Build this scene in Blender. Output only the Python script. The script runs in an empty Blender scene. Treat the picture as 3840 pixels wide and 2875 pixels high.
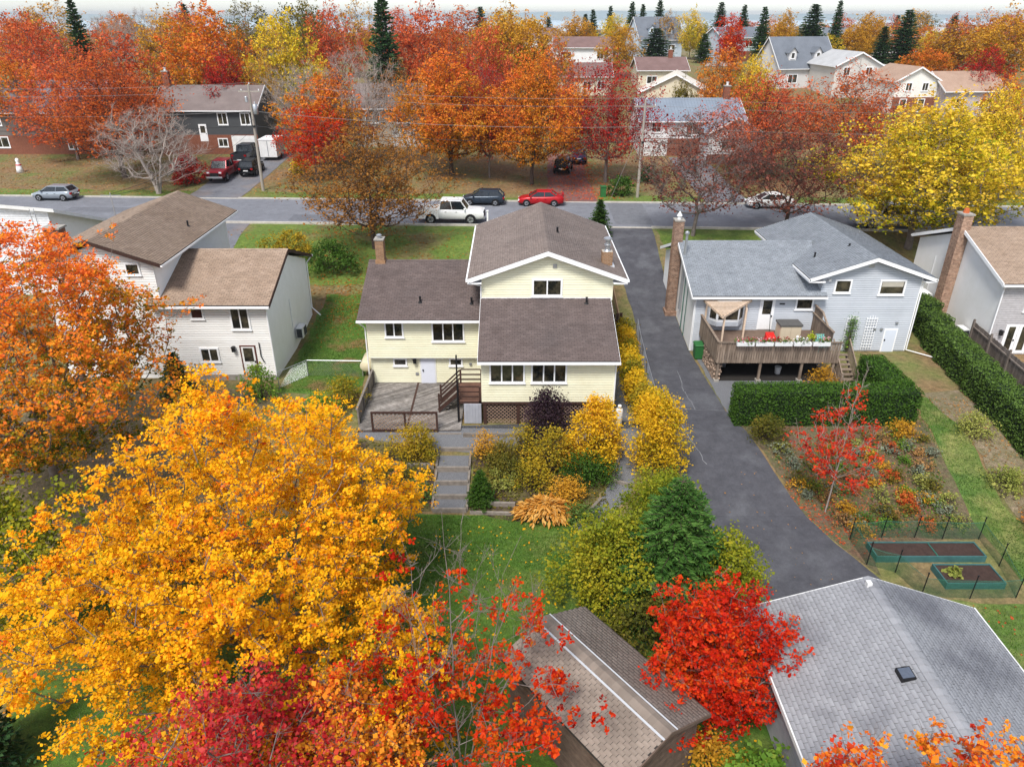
import bpy, math, random
import numpy as np
from mathutils import Vector, Matrix

# ------------------------------------------------------------ camera, sky, sun, exposure
S = bpy.context.scene
COL = S.collection
R = math.radians
cam = bpy.data.objects.new('camera', bpy.data.cameras.new('camera'))
COL.objects.link(cam)
cam.location = (0, 0, 20)
cam.rotation_euler = (R(63), 0, 0)
cam.data.sensor_width = 36
cam.data.lens = 25.55
cam.data.clip_start = 0.5
cam.data.clip_end = 9000
S.camera = cam
SUN_EL, SUN_AZ = 56, 202          # azimuth measured clockwise from +Y (into the picture)
wd = bpy.data.worlds.new('World'); S.world = wd; wd.use_nodes = True
wn = wd.node_tree; bg = wn.nodes['Background']
sky = wn.nodes.new('ShaderNodeTexSky'); sky.sky_type = 'NISHITA'
sky.sun_disc = False
sky.sun_elevation = R(SUN_EL); sky.sun_rotation = R(SUN_AZ)
sky.air_density = 0.8; sky.dust_density = 0.8; sky.ozone_density = 1.0
hs = wn.nodes.new('ShaderNodeHueSaturation'); hs.inputs['Saturation'].default_value = 0.5
wn.links.new(sky.outputs[0], hs.inputs['Color'])
wn.links.new(hs.outputs[0], bg.inputs['Color'])
bg.inputs['Strength'].default_value = 0.118
sl = bpy.data.lights.new('sun', 'SUN'); sl.energy = 2.15; sl.angle = R(16); sl.color = (1, .965, .91)
sun = bpy.data.objects.new('sun', sl); COL.objects.link(sun)
az, el = R(SUN_AZ), R(SUN_EL)
sd = Vector((math.sin(az)*math.cos(el), math.cos(az)*math.cos(el), math.sin(el)))
sun.rotation_euler = sd.to_track_quat('Z', 'Y').to_euler()
sun.location = (-40, -20, 60)
S.view_settings.view_transform = 'Standard'
S.view_settings.look = 'None'
S.view_settings.gamma = 1
S.view_settings.exposure = 1.0
S.render.engine = 'CYCLES'
S.cycles.use_denoising = True
S.cycles.max_bounces = 5
S.cycles.diffuse_bounces = 2
S.cycles.glossy_bounces = 2
S.cycles.transparent_max_bounces = 10
S.cycles.transmission_bounces = 3
S.cycles.caustics_reflective = False
S.cycles.caustics_refractive = False

# ------------------------------------------------------------ small helpers
def srgb(h):
    if isinstance(h, str):
        h = [int(h[i:i+2], 16)/255 for i in (0, 2, 4)]
        return tuple(c/12.92 if c <= .04045 else ((c+.055)/1.055)**2.4 for c in h)
    return tuple(h)

def tag(o, label=None, cat=None, group=None, kind=None):
    if label: o['label'] = label
    if cat: o['category'] = cat
    if group: o['group'] = group
    if kind: o['kind'] = kind
    return o

def adopt(o, parent):
    """make o, built in world coordinates, a child of parent"""
    if parent is not None:
        o.parent = parent
        if parent.parent is None:
            o.matrix_parent_inverse = parent.matrix_basis.inverted()
    return o

def root(name, loc, label, cat, group=None, rz=0):
    o = bpy.data.objects.new(name, None); COL.objects.link(o)
    o.empty_display_size = .3
    o.location = loc; o.rotation_euler = (0, 0, rz)
    o.matrix_basis = Matrix.Translation(loc) @ Matrix.Rotation(rz, 4, 'Z')
    return tag(o, label, cat, group)

LOCAL = False     # parts given in the thing's own frame instead of world coordinates
def link(name, me, mat, parent=None):
    o = bpy.data.objects.new(name, me); COL.objects.link(o)
    if mat is not None and not me.materials: me.materials.append(mat)
    if parent is not None:
        if LOCAL: o.parent = parent
        else: adopt(o, parent)
    return o

def np_mesh(name, V, F, tint=None, smooth=False):
    V = np.asarray(V, dtype=np.float32); F = np.asarray(F, dtype=np.int32)
    me = bpy.data.meshes.new(name)
    n, k = F.shape
    me.vertices.add(len(V)); me.vertices.foreach_set('co', V.ravel())
    me.loops.add(n*k); me.loops.foreach_set('vertex_index', F.ravel())
    me.polygons.add(n)
    me.polygons.foreach_set('loop_start', np.arange(0, n*k, k, dtype=np.int32))
    if smooth: me.polygons.foreach_set('use_smooth', np.ones(n, dtype=bool))
    if tint is not None:
        a = me.attributes.new('tint', 'FLOAT', 'FACE')
        a.data.foreach_set('value', np.asarray(tint, dtype=np.float32))
    me.update(calc_edges=True)
    return me

class MB:
    """collects faces of one mesh"""
    def __init__(s): s.v = []; s.f = []; s.t = []; s.cur = .5
    def face(s, pts):
        n = len(s.v); s.v += [tuple(p) for p in pts]
        s.f.append(tuple(range(n, n+len(pts)))); s.t.append(s.cur)
    def raw(s, v, f):
        n = len(s.v); s.v += [tuple(p) for p in v]
        s.f += [tuple(i+n for i in q) for q in f]; s.t += [s.cur]*len(f)
        return s
    def box(s, x0, x1, y0, y1, z0, z1):
        v = [(x, y, z) for z in (z0, z1) for y in (y0, y1) for x in (x0, x1)]
        return s.raw(v, [(0, 2, 3, 1), (4, 5, 7, 6), (0, 1, 5, 4), (2, 6, 7, 3), (0, 4, 6, 2), (1, 3, 7, 5)])
    def hexa(s, a, b):
        """bottom quad a, top quad b (same winding, anticlockwise from above)"""
        return s.raw(list(a)+list(b), [(3, 2, 1, 0), (4, 5, 6, 7), (0, 1, 5, 4), (1, 2, 6, 5), (2, 3, 7, 6), (3, 0, 4, 7)])
    def prism(s, poly, z0, z1):
        n = len(poly)
        a = [(p[0], p[1], z0) for p in poly]; b = [(p[0], p[1], z1) for p in poly]
        return s.raw(a+b, [tuple(range(n-1, -1, -1)), tuple(range(n, 2*n))]+[(i, (i+1) % n, (i+1) % n+n, i+n) for i in range(n)])
    def tube(s, pts, r, k=6, cap=True):
        pts = [Vector(p) for p in pts]
        rr = r if isinstance(r, (list, tuple)) else [r]*len(pts)
        base = []
        for i, p in enumerate(pts):
            d = (pts[min(i+1, len(pts)-1)]-pts[max(i-1, 0)]).normalized()
            u = d.orthogonal().normalized() if abs(d.z) > .9 else d.cross(Vector((0, 0, 1))).normalized()
            w = d.cross(u)
            base += [p+(u*math.cos(2*math.pi*j/k)+w*math.sin(2*math.pi*j/k))*rr[i] for j in range(k)]
        f = []
        for i in range(len(pts)-1):
            for j in range(k):
                a = i*k+j; b = i*k+(j+1) % k
                f.append((a, b, b+k, a+k))
        if cap: f += [tuple(range(k-1, -1, -1)), tuple(range((len(pts)-1)*k, len(pts)*k))]
        return s.raw(base, f)
    def bar(s, p, q, w, h):
        """box of section w x h from p to q (h upward-ish)"""
        p = Vector(p); q = Vector(q); d = (q-p).normalized()
        up = Vector((0, 0, 1)) if abs(d.z) < .95 else Vector((0, 1, 0))
        a = d.cross(up).normalized()*w/2; b = a.cross(d).normalized()*h/2
        return s.hexa([p-a-b, p+a-b, p+a+b, p-a+b], [q-a-b, q+a-b, q+a+b, q-a+b])
    def lathe(s, prof, c, k=12, axis='z'):
        v = []
        for r_, z in prof:
            for j in range(k):
                a = 2*math.pi*j/k; x, y = r_*math.cos(a), r_*math.sin(a)
                v.append({'z': (c[0]+x, c[1]+y, c[2]+z), 'x': (c[0]+z, c[1]+x, c[2]+y), 'y': (c[0]+x, c[1]+z, c[2]+y)}[axis])
        f = [(i*k+j, i*k+(j+1) % k, (i+1)*k+(j+1) % k, (i+1)*k+j) for i in range(len(prof)-1) for j in range(k)]
        f += [tuple(range(k-1, -1, -1)), tuple(range((len(prof)-1)*k, len(prof)*k))]
        return s.raw(v, f)
    def mesh(s, name, smooth=False):
        me = bpy.data.meshes.new(name)
        me.from_pydata(s.v, [], s.f)
        a = me.attributes.new('tint', 'FLOAT', 'FACE'); a.data.foreach_set('value', s.t)
        if smooth: me.polygons.foreach_set('use_smooth', [True]*len(s.f))
        me.update()
        return me
    def build(s, name, mat, parent=None, smooth=False):
        return link(name, s.mesh(name, smooth), mat, parent)

def part_box(name, mat, parent, *b):
    return MB().box(*b).build(name, mat, parent)

CAMP = Vector((0, 0, 20))
def piece(name, mesh, M4, parent, mat=None):
    o = bpy.data.objects.new(name, mesh); COL.objects.link(o)
    if mat is not None and not mesh.materials: mesh.materials.append(mat)
    o.matrix_basis = M4
    if parent is not None:
        o.parent = parent
        if parent.parent is None and not LOCAL: o.matrix_parent_inverse = parent.matrix_basis.inverted()
    return o

def clip(poly, a, b):
    """keep the part of a 2D polygon where a.x + b >= 0  (a is a 2-vector)"""
    out = []
    for i in range(len(poly)):
        p, q = poly[i], poly[(i+1) % len(poly)]
        dp = p[0]*a[0]+p[1]*a[1]+b; dq = q[0]*a[0]+q[1]*a[1]+b
        if dp >= 0: out.append(p)
        if dp*dq < 0:
            t = dp/(dp-dq); out.append((p[0]+(q[0]-p[0])*t, p[1]+(q[1]-p[1])*t))
    return out

# ------------------------------------------------------------ procedural materials
MATS = {}
def mat(name, c, rough=.8, var=.12, scale=5., c2=None, bump=0., bscale=60., metal=0., spec=.3,
        tint=0., rnd=0., stretch=None, big=None, cut=None, alpha=None, fine=None):
    if name in MATS: return MATS[name]
    m = bpy.data.materials.new(name); m.use_nodes = True; MATS[name] = m
    nt = m.node_tree; N = nt.nodes; L = nt.links
    b = N['Principled BSDF']
    b.inputs['Roughness'].default_value = rough
    b.inputs['Metallic'].default_value = metal
    b.inputs['Specular IOR Level'].default_value = spec
    c = srgb(c); c2 = srgb(c2) if c2 is not None else tuple(x*(1-2*var) for x in c)
    geo = N.new('ShaderNodeNewGeometry'); pos = geo.outputs['Position']
    if stretch:
        mp = N.new('ShaderNodeMapping'); mp.inputs['Scale'].default_value = stretch
        L.new(pos, mp.inputs['Vector']); pos = mp.outputs[0]
    nz = N.new('ShaderNodeTexNoise'); nz.inputs['Scale'].default_value = scale
    nz.inputs['Detail'].default_value = 6; nz.inputs['Roughness'].default_value = .62
    L.new(pos, nz.inputs['Vector'])
    rp = N.new('ShaderNodeMapRange'); lo, hi = cut or (.3, .7)
    rp.inputs[1].default_value = lo; rp.inputs[2].default_value = hi
    L.new(nz.outputs['Fac'], rp.inputs[0])
    mx = N.new('ShaderNodeMix'); mx.data_type = 'RGBA'
    mx.inputs['A'].default_value = (*c, 1); mx.inputs['B'].default_value = (*c2, 1)
    L.new(rp.outputs[0], mx.inputs['Factor']); col = mx.outputs['Result']
    if big:     # (scale, colour, amount, lo, hi): broad stains
        n2 = N.new('ShaderNodeTexNoise'); n2.inputs['Scale'].default_value = big[0]; n2.inputs['Detail'].default_value = 5
        L.new(geo.outputs['Position'], n2.inputs['Vector'])
        r2 = N.new('ShaderNodeMapRange'); r2.inputs[1].default_value = big[3]; r2.inputs[2].default_value = big[4]
        r2.inputs[4].default_value = big[2]
        L.new(n2.outputs['Fac'], r2.inputs[0])
        m2 = N.new('ShaderNodeMix'); m2.data_type = 'RGBA'; m2.inputs['B'].default_value = (*srgb(big[1]), 1)
        L.new(col, m2.inputs['A']); L.new(r2.outputs[0], m2.inputs['Factor']); col = m2.outputs['Result']
    def scaled(src, amt, col, lo=0., hi=1.):
        mr = N.new('ShaderNodeMapRange'); mr.inputs[1].default_value = lo; mr.inputs[2].default_value = hi; mr.inputs[3].default_value = 1-amt; mr.inputs[4].default_value = 1+amt
        L.new(src, mr.inputs[0])
        vm = N.new('ShaderNodeVectorMath'); vm.operation = 'SCALE'
        L.new(col, vm.inputs[0]); L.new(mr.outputs[0], vm.inputs['Scale'])
        return vm.outputs[0]
    if fine:    # (scale, amount): fine speckle
        for k_, fs in enumerate((fine[0], fine[0]*4.3)):
            n4 = N.new('ShaderNodeTexNoise'); n4.inputs['Scale'].default_value = fs; n4.inputs['Detail'].default_value = 3; n4.inputs['Roughness'].default_value = .7
            L.new(geo.outputs['Position'], n4.inputs['Vector']); col = scaled(n4.outputs['Fac'], fine[1]*(1, .8)[k_], col, .3, .7)
    if tint:
        at = N.new('ShaderNodeAttribute'); at.attribute_name = 'tint'; col = scaled(at.outputs['Fac'], tint, col)
    if rnd:
        oi = N.new('ShaderNodeObjectInfo'); col = scaled(oi.outputs['Random'], rnd, col)
    L.new(col, b.inputs['Base Color'])
    if bump:
        n3 = N.new('ShaderNodeTexNoise'); n3.inputs['Scale'].default_value = bscale; n3.inputs['Detail'].default_value = 4
        L.new(geo.outputs['Position'], n3.inputs['Vector'])
        bp = N.new('ShaderNodeBump'); bp.inputs['Strength'].default_value = bump; bp.inputs['Distance'].default_value = .05
        L.new(n3.outputs['Fac'], bp.inputs['Height']); L.new(bp.outputs[0], b.inputs['Normal'])
    if alpha is not None: b.inputs['Alpha'].default_value = alpha
    return m

def leaf_mat(name, cols, trans=.35, rough=.55):
    if name in MATS: return MATS[name]
    m = bpy.data.materials.new(name); m.use_nodes = True; MATS[name] = m
    nt = m.node_tree; N = nt.nodes; L = nt.links
    N.remove(N['Principled BSDF']); out = N['Material Output']
    at = N.new('ShaderNodeAttribute'); at.attribute_name = 'tint'
    cr = N.new('ShaderNodeValToRGB')
    e = cr.color_ramp.elements
    while len(e) < len(cols): e.new(.5)
    for i, c in enumerate(cols):
        e[i].position = i/(len(cols)-1); e[i].color = (*srgb(c), 1)
    L.new(at.outputs['Fac'], cr.inputs[0])
    d = N.new('ShaderNodeBsdfDiffuse'); t = N.new('ShaderNodeBsdfTranslucent'); g = N.new('ShaderNodeBsdfGlossy')
    g.inputs['Roughness'].default_value = rough
    g.inputs['Color'].default_value = (1, 1, 1, 1)
    L.new(cr.outputs[0], d.inputs[0]); L.new(cr.outputs[0], t.inputs[0])
    a = N.new('ShaderNodeMixShader'); a.inputs[0].default_value = trans
    L.new(d.outputs[0], a.inputs[1]); L.new(t.outputs[0], a.inputs[2])
    f = N.new('ShaderNodeMixShader'); f.inputs[0].default_value = .005
    L.new(a.outputs[0], f.inputs[1]); L.new(g.outputs[0], f.inputs[2])
    L.new(f.outputs[0], out.inputs[0])
    return m

# ------------------------------------------------------------ terrain height: the street lies about 3 m above the back gardens
ZT = [(-60, -1.2), (27.8, -1.2), (33.6, -.03), (44.5, 0), (50, .75), (58, 1.9), (62.5, 2.65), (80, 2.65), (98, 3.6), (130, 6), (170, 9),
      (220, 9.5), (320, 5), (520, -8), (2000, -14), (7000, -20)]
def zt(y):
    for (a, b), (c, d) in zip(ZT, ZT[1:]):
        if y <= c: return b+(d-b)*(y-a)/(c-a)
    return ZT[-1][1]
def near_kerb(x): return 65.6-.047*x
def far_kerb(x): return 75.0-.047*x

def patch(name, poly, m, dz, parent=None, kind='structure'):
    """sheet that follows the terrain, dz above it"""
    mb = MB(); ys = [y for y, _ in ZT]
    for a, b in zip(ys, ys[1:]):
        q = clip(clip(poly, (0, 1), -a), (0, -1), b)
        if len(q) > 2: mb.face([(p[0], p[1], zt(p[1])+dz) for p in q])
    o = mb.build(name, m, parent)
    if parent is None: tag(o, kind=kind)
    return o
# ------------------------------------------------------------ material set
GRASS = mat('lawn_grass', '506a26', .9, scale=.9, c2='6a7834', bump=.8, bscale=25, big=(.3, '7d6a48', .75, .52, .66), fine=(3.5, .32))
YARD = mat('leafy_yard', '66703a', .9, scale=.35, c2='7a6848', bump=.8, bscale=22, cut=(.36, .6), big=(.13, '836448', .75, .45, .62), fine=(2.8, .34))
ASPH = mat('road_asphalt', '787a80', .85, scale=1.2, c2='6e7076', bump=.2, bscale=120, big=(.25, '868890', .5, .45, .7), fine=(2, .1))
DRIVE = mat('driveway_asphalt', '4f4f54', .8, scale=1.6, c2='45454a', bump=.25, bscale=110, big=(.5, '626367', .6, .5, .68), fine=(2.2, .16))
DRIVE2 = mat('old_driveway_asphalt', '74757a', .85, scale=1.6, c2='64656b', bump=.2, bscale=110, big=(.3, '8a7a70', .5, .5, .7))
KERB = mat('kerb_concrete', 'c9c3b8', .85, scale=3, c2='aca69c', bump=.2)
CONC = mat('plain_concrete', 'a9a49c', .85, scale=3, c2='8f8a82', bump=.2)
GRAV = mat('grey_gravel', '8b8c8f', .95, scale=30, c2='5d5e62', bump=1., bscale=55)
SOIL = mat('garden_soil', '54453a', .95, scale=3, c2='3f352c', bump=1., bscale=30, big=(.9, '666038', .8, .48, .6), fine=(6, .4))
MULCH = mat('leafy_mulch', '6a5848', .95, scale=2.2, c2='585c38', bump=1., bscale=24, big=(.5, '744e44', .6, .48, .62), fine=(6, .4))
TIMB = mat('weathered_timber', '8d857c', .9, scale=5, c2='6f675f', rnd=.15, stretch=(1, 1, 1))
DECKW = mat('deck_timber', '928c87', .85, scale=3, c2='6f6963', rnd=.36, bump=.2, fine=(5, .2))
DBROWN = mat('dark_brown_stain', '4a342c', .75, scale=6, c2='3a2822', rnd=.1)
TAN = mat('lattice_wood', 'a48c7c', .85, scale=6, c2='86705f')
WHITE = mat('white_trim', 'f0f0f0', .5, var=.03)
WHITE2 = mat('weathered_white', 'e4e4e2', .6, scale=2, c2='d2d2d0')
YELL = mat('pale_yellow_vinyl', 'efecd0', .6, scale=.8, c2='e8e4c6', rnd=.035, big=(.7, 'd6d0ae', .35, .52, .75), fine=(3, .03))
YELLP = mat('pale_yellow_wall', 'e9e5c8', .65, scale=.8, c2='e2dcbe')
GREYB = mat('blue_grey_vinyl', 'c6cad0', .6, scale=.8, c2='bcc1c8', rnd=.035, big=(.7, 'a8adb4', .35, .52, .75))
CREAM = mat('cream_vinyl', 'efeeeb', .6, scale=.8, c2='e9e7e2', rnd=.035, big=(.7, 'cfc8bc', .35, .52, .75))
STUCCO = mat('white_stucco', 'f3f2f0', .85, scale=1.5, c2='ecebe7', bump=.12, bscale=30)
GLASS = mat('window_glass', '1c1d1b', .06, scale=1.3, c2='5a5342', spec=.7, cut=(.42, .66))  # brownish patches paint reflections and interior tones into the pane colour
CURT = mat('drawn_blind', 'b8b2a4', .8, scale=2, c2='a39c8e')
SHING_B = mat('brown_purple_shingle', '6c605d', .95, scale=1.1, c2='5e5350', tint=.16, bump=.4, bscale=80, spec=.12, big=(.35, '57504f', .55, .5, .72))
SHING_M = mat('grey_brown_shingle', '8a7d76', .92, scale=1.1, c2='7d7069', tint=.12, bump=.4, bscale=80, spec=.2, big=(.3, '6d625e', .5, .5, .72))
SHING_T = mat('tan_shingle', 'a38f7e', .92, scale=1.3, c2='937f6e', tint=.16, bump=.4, bscale=80, spec=.15, big=(.3, '84705f', .5, .5, .7))
SHING_G = mat('grey_shingle', '8b9096', .92, scale=1.3, c2='7b8086', tint=.14, bump=.4, bscale=80, spec=.2)
SHING_L = mat('light_grey_shingle', 'a0a1a5', .92, scale=1.4, c2='929397', tint=.1, rnd=.09, bump=.4, bscale=90, spec=.15, big=(.4, '6c6d74', .85, .5, .7))
SHING_S = mat('shed_shingle', '988c81', .92, scale=1.6, c2='877b71', tint=.12, rnd=.1, bump=.4, bscale=90, spec=.2, big=(.5, '6f645b', .5, .5, .7))
CAPM = mat('aluminium_flashing', 'd6d8da', .4, metal=.3, var=.05)
BRICK_O = mat('orange_brown_brick', '9c7a5c', .9, scale=8, c2='82644a', tint=.15, rnd=.15)
BRICK_R = mat('mixed_red_brick', 'ad8f7a', .9, scale=6, c2='7d5e4c', tint=.25, rnd=.25)
BRICK_P = mat('plain_red_brick', '8c5a46', .9, scale=9, c2='6f4233')
MORTAR = mat('mortar', 'b5aca0', .95, scale=6)
GALV = mat('galvanised_metal', 'b9bcc0', .4, metal=.7, var=.06)
BLACKM = mat('black_metal', '1c1c1e', .5, var=.1)
GREENP = mat('green_paint', '2f6b58', .6, c2='2a5a52', scale=3)
NETM = mat('green_garden_net', '2f6a4c', .8, var=.1, alpha=.2)
BARK = mat('grey_bark', '8a7f78', .95, scale=5, c2='6a5f58', bump=.5, bscale=30)
BARKD = mat('dark_bark', '5b4c44', .95, scale=5, c2='42362f', bump=.5, bscale=30)
BARKL = mat('pale_bark', 'b3a69c', .95, scale=5, c2='94877e', bump=.4, bscale=30)

# ------------------------------------------------------------ the ground
def jag(poly, step, amp, seed=1):
    r = random.Random(seed); out = []
    for i, p in enumerate(poly):
        q = poly[(i+1) % len(poly)]; d = math.dist(p, q); n = max(1, int(d/step))
        for k in range(n):
            t = k/n; j = 0 if k == 0 else 1
            out.append((p[0]+(q[0]-p[0])*t+r.uniform(-amp, amp)*j, p[1]+(q[1]-p[1])*t+r.uniform(-amp, amp)*j))
    return out

gx = [-7000, -400, -120, -60, -30, 0, 30, 60, 120, 400, 7000]
gy = [y for y, _ in ZT]
gv = [(x, y, zt(y)) for y in gy for x in gx]
k = len(gx)
tag(link('ground', np_mesh('ground', gv, [(j*k+i, j*k+i+1, (j+1)*k+i+1, (j+1)*k+i) for j in range(len(gy)-1) for i in range(k-1)]), YARD), kind='structure')

X0, X1 = -90, 70
patch('street', [(X0, near_kerb(X0)), (X1, near_kerb(X1)), (X1, far_kerb(X1)), (X0, far_kerb(X0))], ASPH, .06)
for nm, fn, d in (('kerb_near', near_kerb, -.22), ('kerb_far', far_kerb, .0)):
    m_ = MB()
    for a, b in ((-90, -31), (-31, 8.4), (8.4, 12.6), (12.6, 70)) if nm == 'kerb_near' else ((-90, -34.5), (-34.5, -28.6), (-28.6, 3.2), (3.2, 9), (9, 70)):
        low = (nm == 'kerb_near' and a == 8.4) or (nm != 'kerb_near' and a in (-34.5, 3.2))
        h = zt(70)+(.1 if low else .19)
        m_.hexa([(a, fn(a)+d, 2.5), (b, fn(b)+d, 2.5), (b, fn(b)+d+.22, 2.5), (a, fn(a)+d+.22, 2.5)],
                [(a, fn(a)+d, h), (b, fn(b)+d, h), (b, fn(b)+d+.22, h), (a, fn(a)+d+.22, h)])
    tag(m_.build(nm, KERB), kind='structure')
# verge lawns in front of the houses
for i, (a, b) in enumerate(((-44, -30.3), (-24.0, 8.3), (12.9, 22), (22, 60))):
    patch('front_lawn', jag([(a, 53.5 if i != 3 else 56), (b, 53.5 if i != 3 else 56), (b, near_kerb(b)-.24), (a, near_kerb(a)-.24)], 1.5, .12, i), GRASS if i != 3 else YARD, .012)
for i, (a, b) in enumerate(((-70, -34.6), (-28.5, 2.9), (9.2, 20), (20, 60))):
    patch('far_verge', jag([(a, far_kerb(a)+.24), (b, far_kerb(b)+.24), (b, far_kerb(b)+3.6), (a, far_kerb(a)+3.6)], 1.2, .3, i+9), GRASS, .02)
patch('driveway', jag([(8.45, 65.1), (12.6, 64.95), (12.2, 58), (11.75, 50), (11.75, 44), (11.9, 40), (12.05, 35.9), (12.9, 32.4), (13.6, 28.8), (14.5, 25.8),
                       (15.6, 23.2), (16.3, 19.3), (8.6, 19.3), (9.7, 22.5), (8.7, 28), (8.3, 33), (8.3, 38), (8.75, 48.6), (8.6, 56)], .8, .035, 3), DRIVE, .02)
UNDER = mat('roof_underlay', '3a3735', .95)
for nm_, px, c_ in (('asphalt_repair', [(-21, 67.6), (-14.5, 67.3), (-14.5, 69.4), (-21, 69.7)], '6c6e74'), ('asphalt_repair', [(9.5, 66.0), (13.0, 65.9), (13.2, 74.3), (9.7, 74.5)], '727479'), ('asphalt_repair', [(-44, 71.0), (-36, 70.6), (-36, 72.4), (-44, 72.8)], '707278')):
    patch(nm_, jag(px, .7, .05, 2), mat('repair_'+c_, c_, .85, scale=2, fine=(3, .12)), .064)
cr = MB()
rr = random.Random(5)
for pts in (((9.0, 38.6), (9.0, 36.4), (9.25, 34), (9.6, 32.6), (9.9, 31.2)), ((9.2, 36.2), (10.4, 36.0), (12.0, 35.9)), ((10.4, 41), (10.2, 38.2), (10.4, 36))):
    for p, q in zip(pts, pts[1:]):
        n = 5; prev = None
        for i in range(n+1):
            t = i/n; c = (p[0]+(q[0]-p[0])*t+rr.uniform(-.05, .05), p[1]+(q[1]-p[1])*t+rr.uniform(-.05, .05)); w = rr.uniform(.012, .035)
            cur = ((c[0]-w, c[1]-w*.6), (c[0]+w, c[1]+w*.6))
            if prev: cr.face([(x, y, zt(y)+.026) for x, y in (prev[0], prev[1], cur[1], cur[0])])
            prev = cur
cro = tag(cr.build('crack_filler', mat('pale_crack_filler', '7c7d80', .9)), kind='structure')
patch('house_driveway', jag([(-30.6, 67.0), (-24.2, 66.7), (-23.6, 60), (-20.2, 54), (-21, 51), (-28, 51.5), (-29.8, 58)], 1.2, .05, 4), DRIVE2, .02)
patch('dark_house_driveway', jag([(-34.4, 76.9), (-28.7, 76.6), (-28.6, 88), (-28.6, 98.2), (-34.6, 98.2), (-34.6, 88)], 1.2, .05, 5), DRIVE2, .03)
patch('maple_driveway', jag([(3.4, 75.1), (8.9, 74.8), (8.6, 88), (9.6, 98), (4.6, 98), (4.2, 88)], 1.2, .15, 6), mat('leafy_driveway', '6e5c58', .9, scale=1.5, c2='7d4c44', cut=(.4, .6), fine=(3, .3)), .03)
patch('brick_house_driveway', [(20, 74.1), (24.5, 73.9), (24.5, 96), (20, 96)], DRIVE2, .03)
patch('far_drive', [(44, 180), (50, 180), (62, 232), (52, 232)], CONC, .1)
patch('far_lawn', [(50, 150), (62, 150), (80, 215), (62, 215)], mat('bright_far_grass', '6f9a3a', .9, scale=.5, c2='86a94c'), .06)

patch('back_lawn', jag([(-17, 8), (8.6, 8), (8.9, 22), (7.5, 26.5), (3.2, 27.2), (2.5, 27.9), (-4, 27.9), (-17, 27.7)], 1, .15, 7), mat('backyard_grass', '3f611d', .9, scale=1.1, c2='56702c', bump=.8, bscale=25, big=(.4, '75743f', .6, .52, .7), fine=(4, .35)), .01)
patch('side_lawn', jag([(-13.9, 38), (-8.9, 38), (-9.0, 52), (-14, 52)], 1, .2, 8), mat('side_grass', '466a22', .9, scale=.8, c2='5a702e', bump=.8, bscale=25, big=(.5, '7d6040', .85, .52, .62), fine=(4, .35)), .012)
patch('strip_lawn', jag([(23.3, 37.5), (24.6, 37.5), (24.3, 33), (23.6, 28.5), (24.5, 24.8), (26.5, 20), (33, 14), (16.6, 14), (16.4, 22.3), (21.2, 22), (21.5, 26.3), (22.1, 31)], .8, .1, 9), mat('strip_grass', '48672a', .9, scale=.9, c2='5f6d32', bump=.8, bscale=25, big=(.5, '8a8550', .7, .46, .66), fine=(4, .35)), .014)
patch('perennial_bed', jag([(12.2, 34.2), (22.6, 34.6), (22.1, 31), (21.5, 26.2), (16.0, 25.8), (15.6, 23.6), (14.6, 25.8), (13.7, 28.8), (13.0, 32.4)], .6, .1, 10), MULCH, .012)
patch('hedge_bed', jag([(24.2, 38), (26.6, 38.4), (26.4, 30), (27.2, 20), (26.7, 20), (24.6, 24.8), (23.8, 28.5), (24.4, 33)], .6, .12, 11), mat('dry_bed', '8a7a66', .95, scale=2, c2='66623f', bump=.9, bscale=30, fine=(6, .35)), .016)
patch('patio_gravel', jag([(-8.2, 33.9), (5.6, 33.9), (7.8, 34), (7.9, 48), (5.8, 48), (5.8, 34.4), (5.6, 32.9), (-.8, 32.4), (-2.1, 32.0), (-4.2, 32.2), (-8.2, 33.2)], .8, .06, 12), GRAV, .02)
patch('garden_bed', jag([(-8.5, 33.1), (-3.9, 32.2), (-3.9, 28.05), (-8.5, 28.05)], .6, .08, 13), SOIL, .014)
patch('terraced_bed', jag([(-2.0, 32.1), (5.4, 32.9), (5.3, 31), (4.1, 28.9), (2.9, 27.5), (.6, 27.3), (-2.0, 28.0)], .6, .08, 14), SOIL, .014)
patch('slope_path', jag([(5.9, 33.9), (7.3, 33.9), (6.3, 31), (5.8, 29.2), (4.4, 27.4), (3.2, 26.4), (2.9, 27.0), (4.3, 28.8), (5.5, 31.2)], .6, .05, 15), GRAV, .022)
patch('hedge_gravel', jag([(12.0, 44), (19.5, 44), (20.4, 35.6), (12.1, 35.4)], .6, .06, 16), GRAV, .022)
patch('neighbour_yard', jag([(-40, 22), (-14, 22), (-14, 38.6), (-40, 38.6)], 1, .2, 17), mat('bare_yard', '82705a', .95, scale=1.2, c2='666140', bump=.7, bscale=25, fine=(5, .35)), .01)

# far hills beyond the bay, and the bay itself
hv = MB(); rr = random.Random(3); pv = None
for i in range(61):
    x = -4500+i*150; h = 10+rr.uniform(0, 8)+9*math.sin(i*.23)+5*math.sin(i*.61)
    cur = (x, h)
    if pv: hv.hexa([(pv[0], 3800, -25), (x, 3800, -25), (x, 4600, -25), (pv[0], 4600, -25)], [(pv[0], 4000, pv[1]), (x, 4000, h), (x, 4500, h), (pv[0], 4500, pv[1])])
    pv = cur
tag(hv.build('hills', mat('far_hill', '7d8f98', .95, scale=.01, c2='8d9a98')), kind='structure')
tag(MB().box(-6000, 6000, 1200, 3900, -13, -11.5).build('water', mat('bay_water', '9fb4bd', .25, scale=.01, c2='93aab4')), kind='structure')
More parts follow.
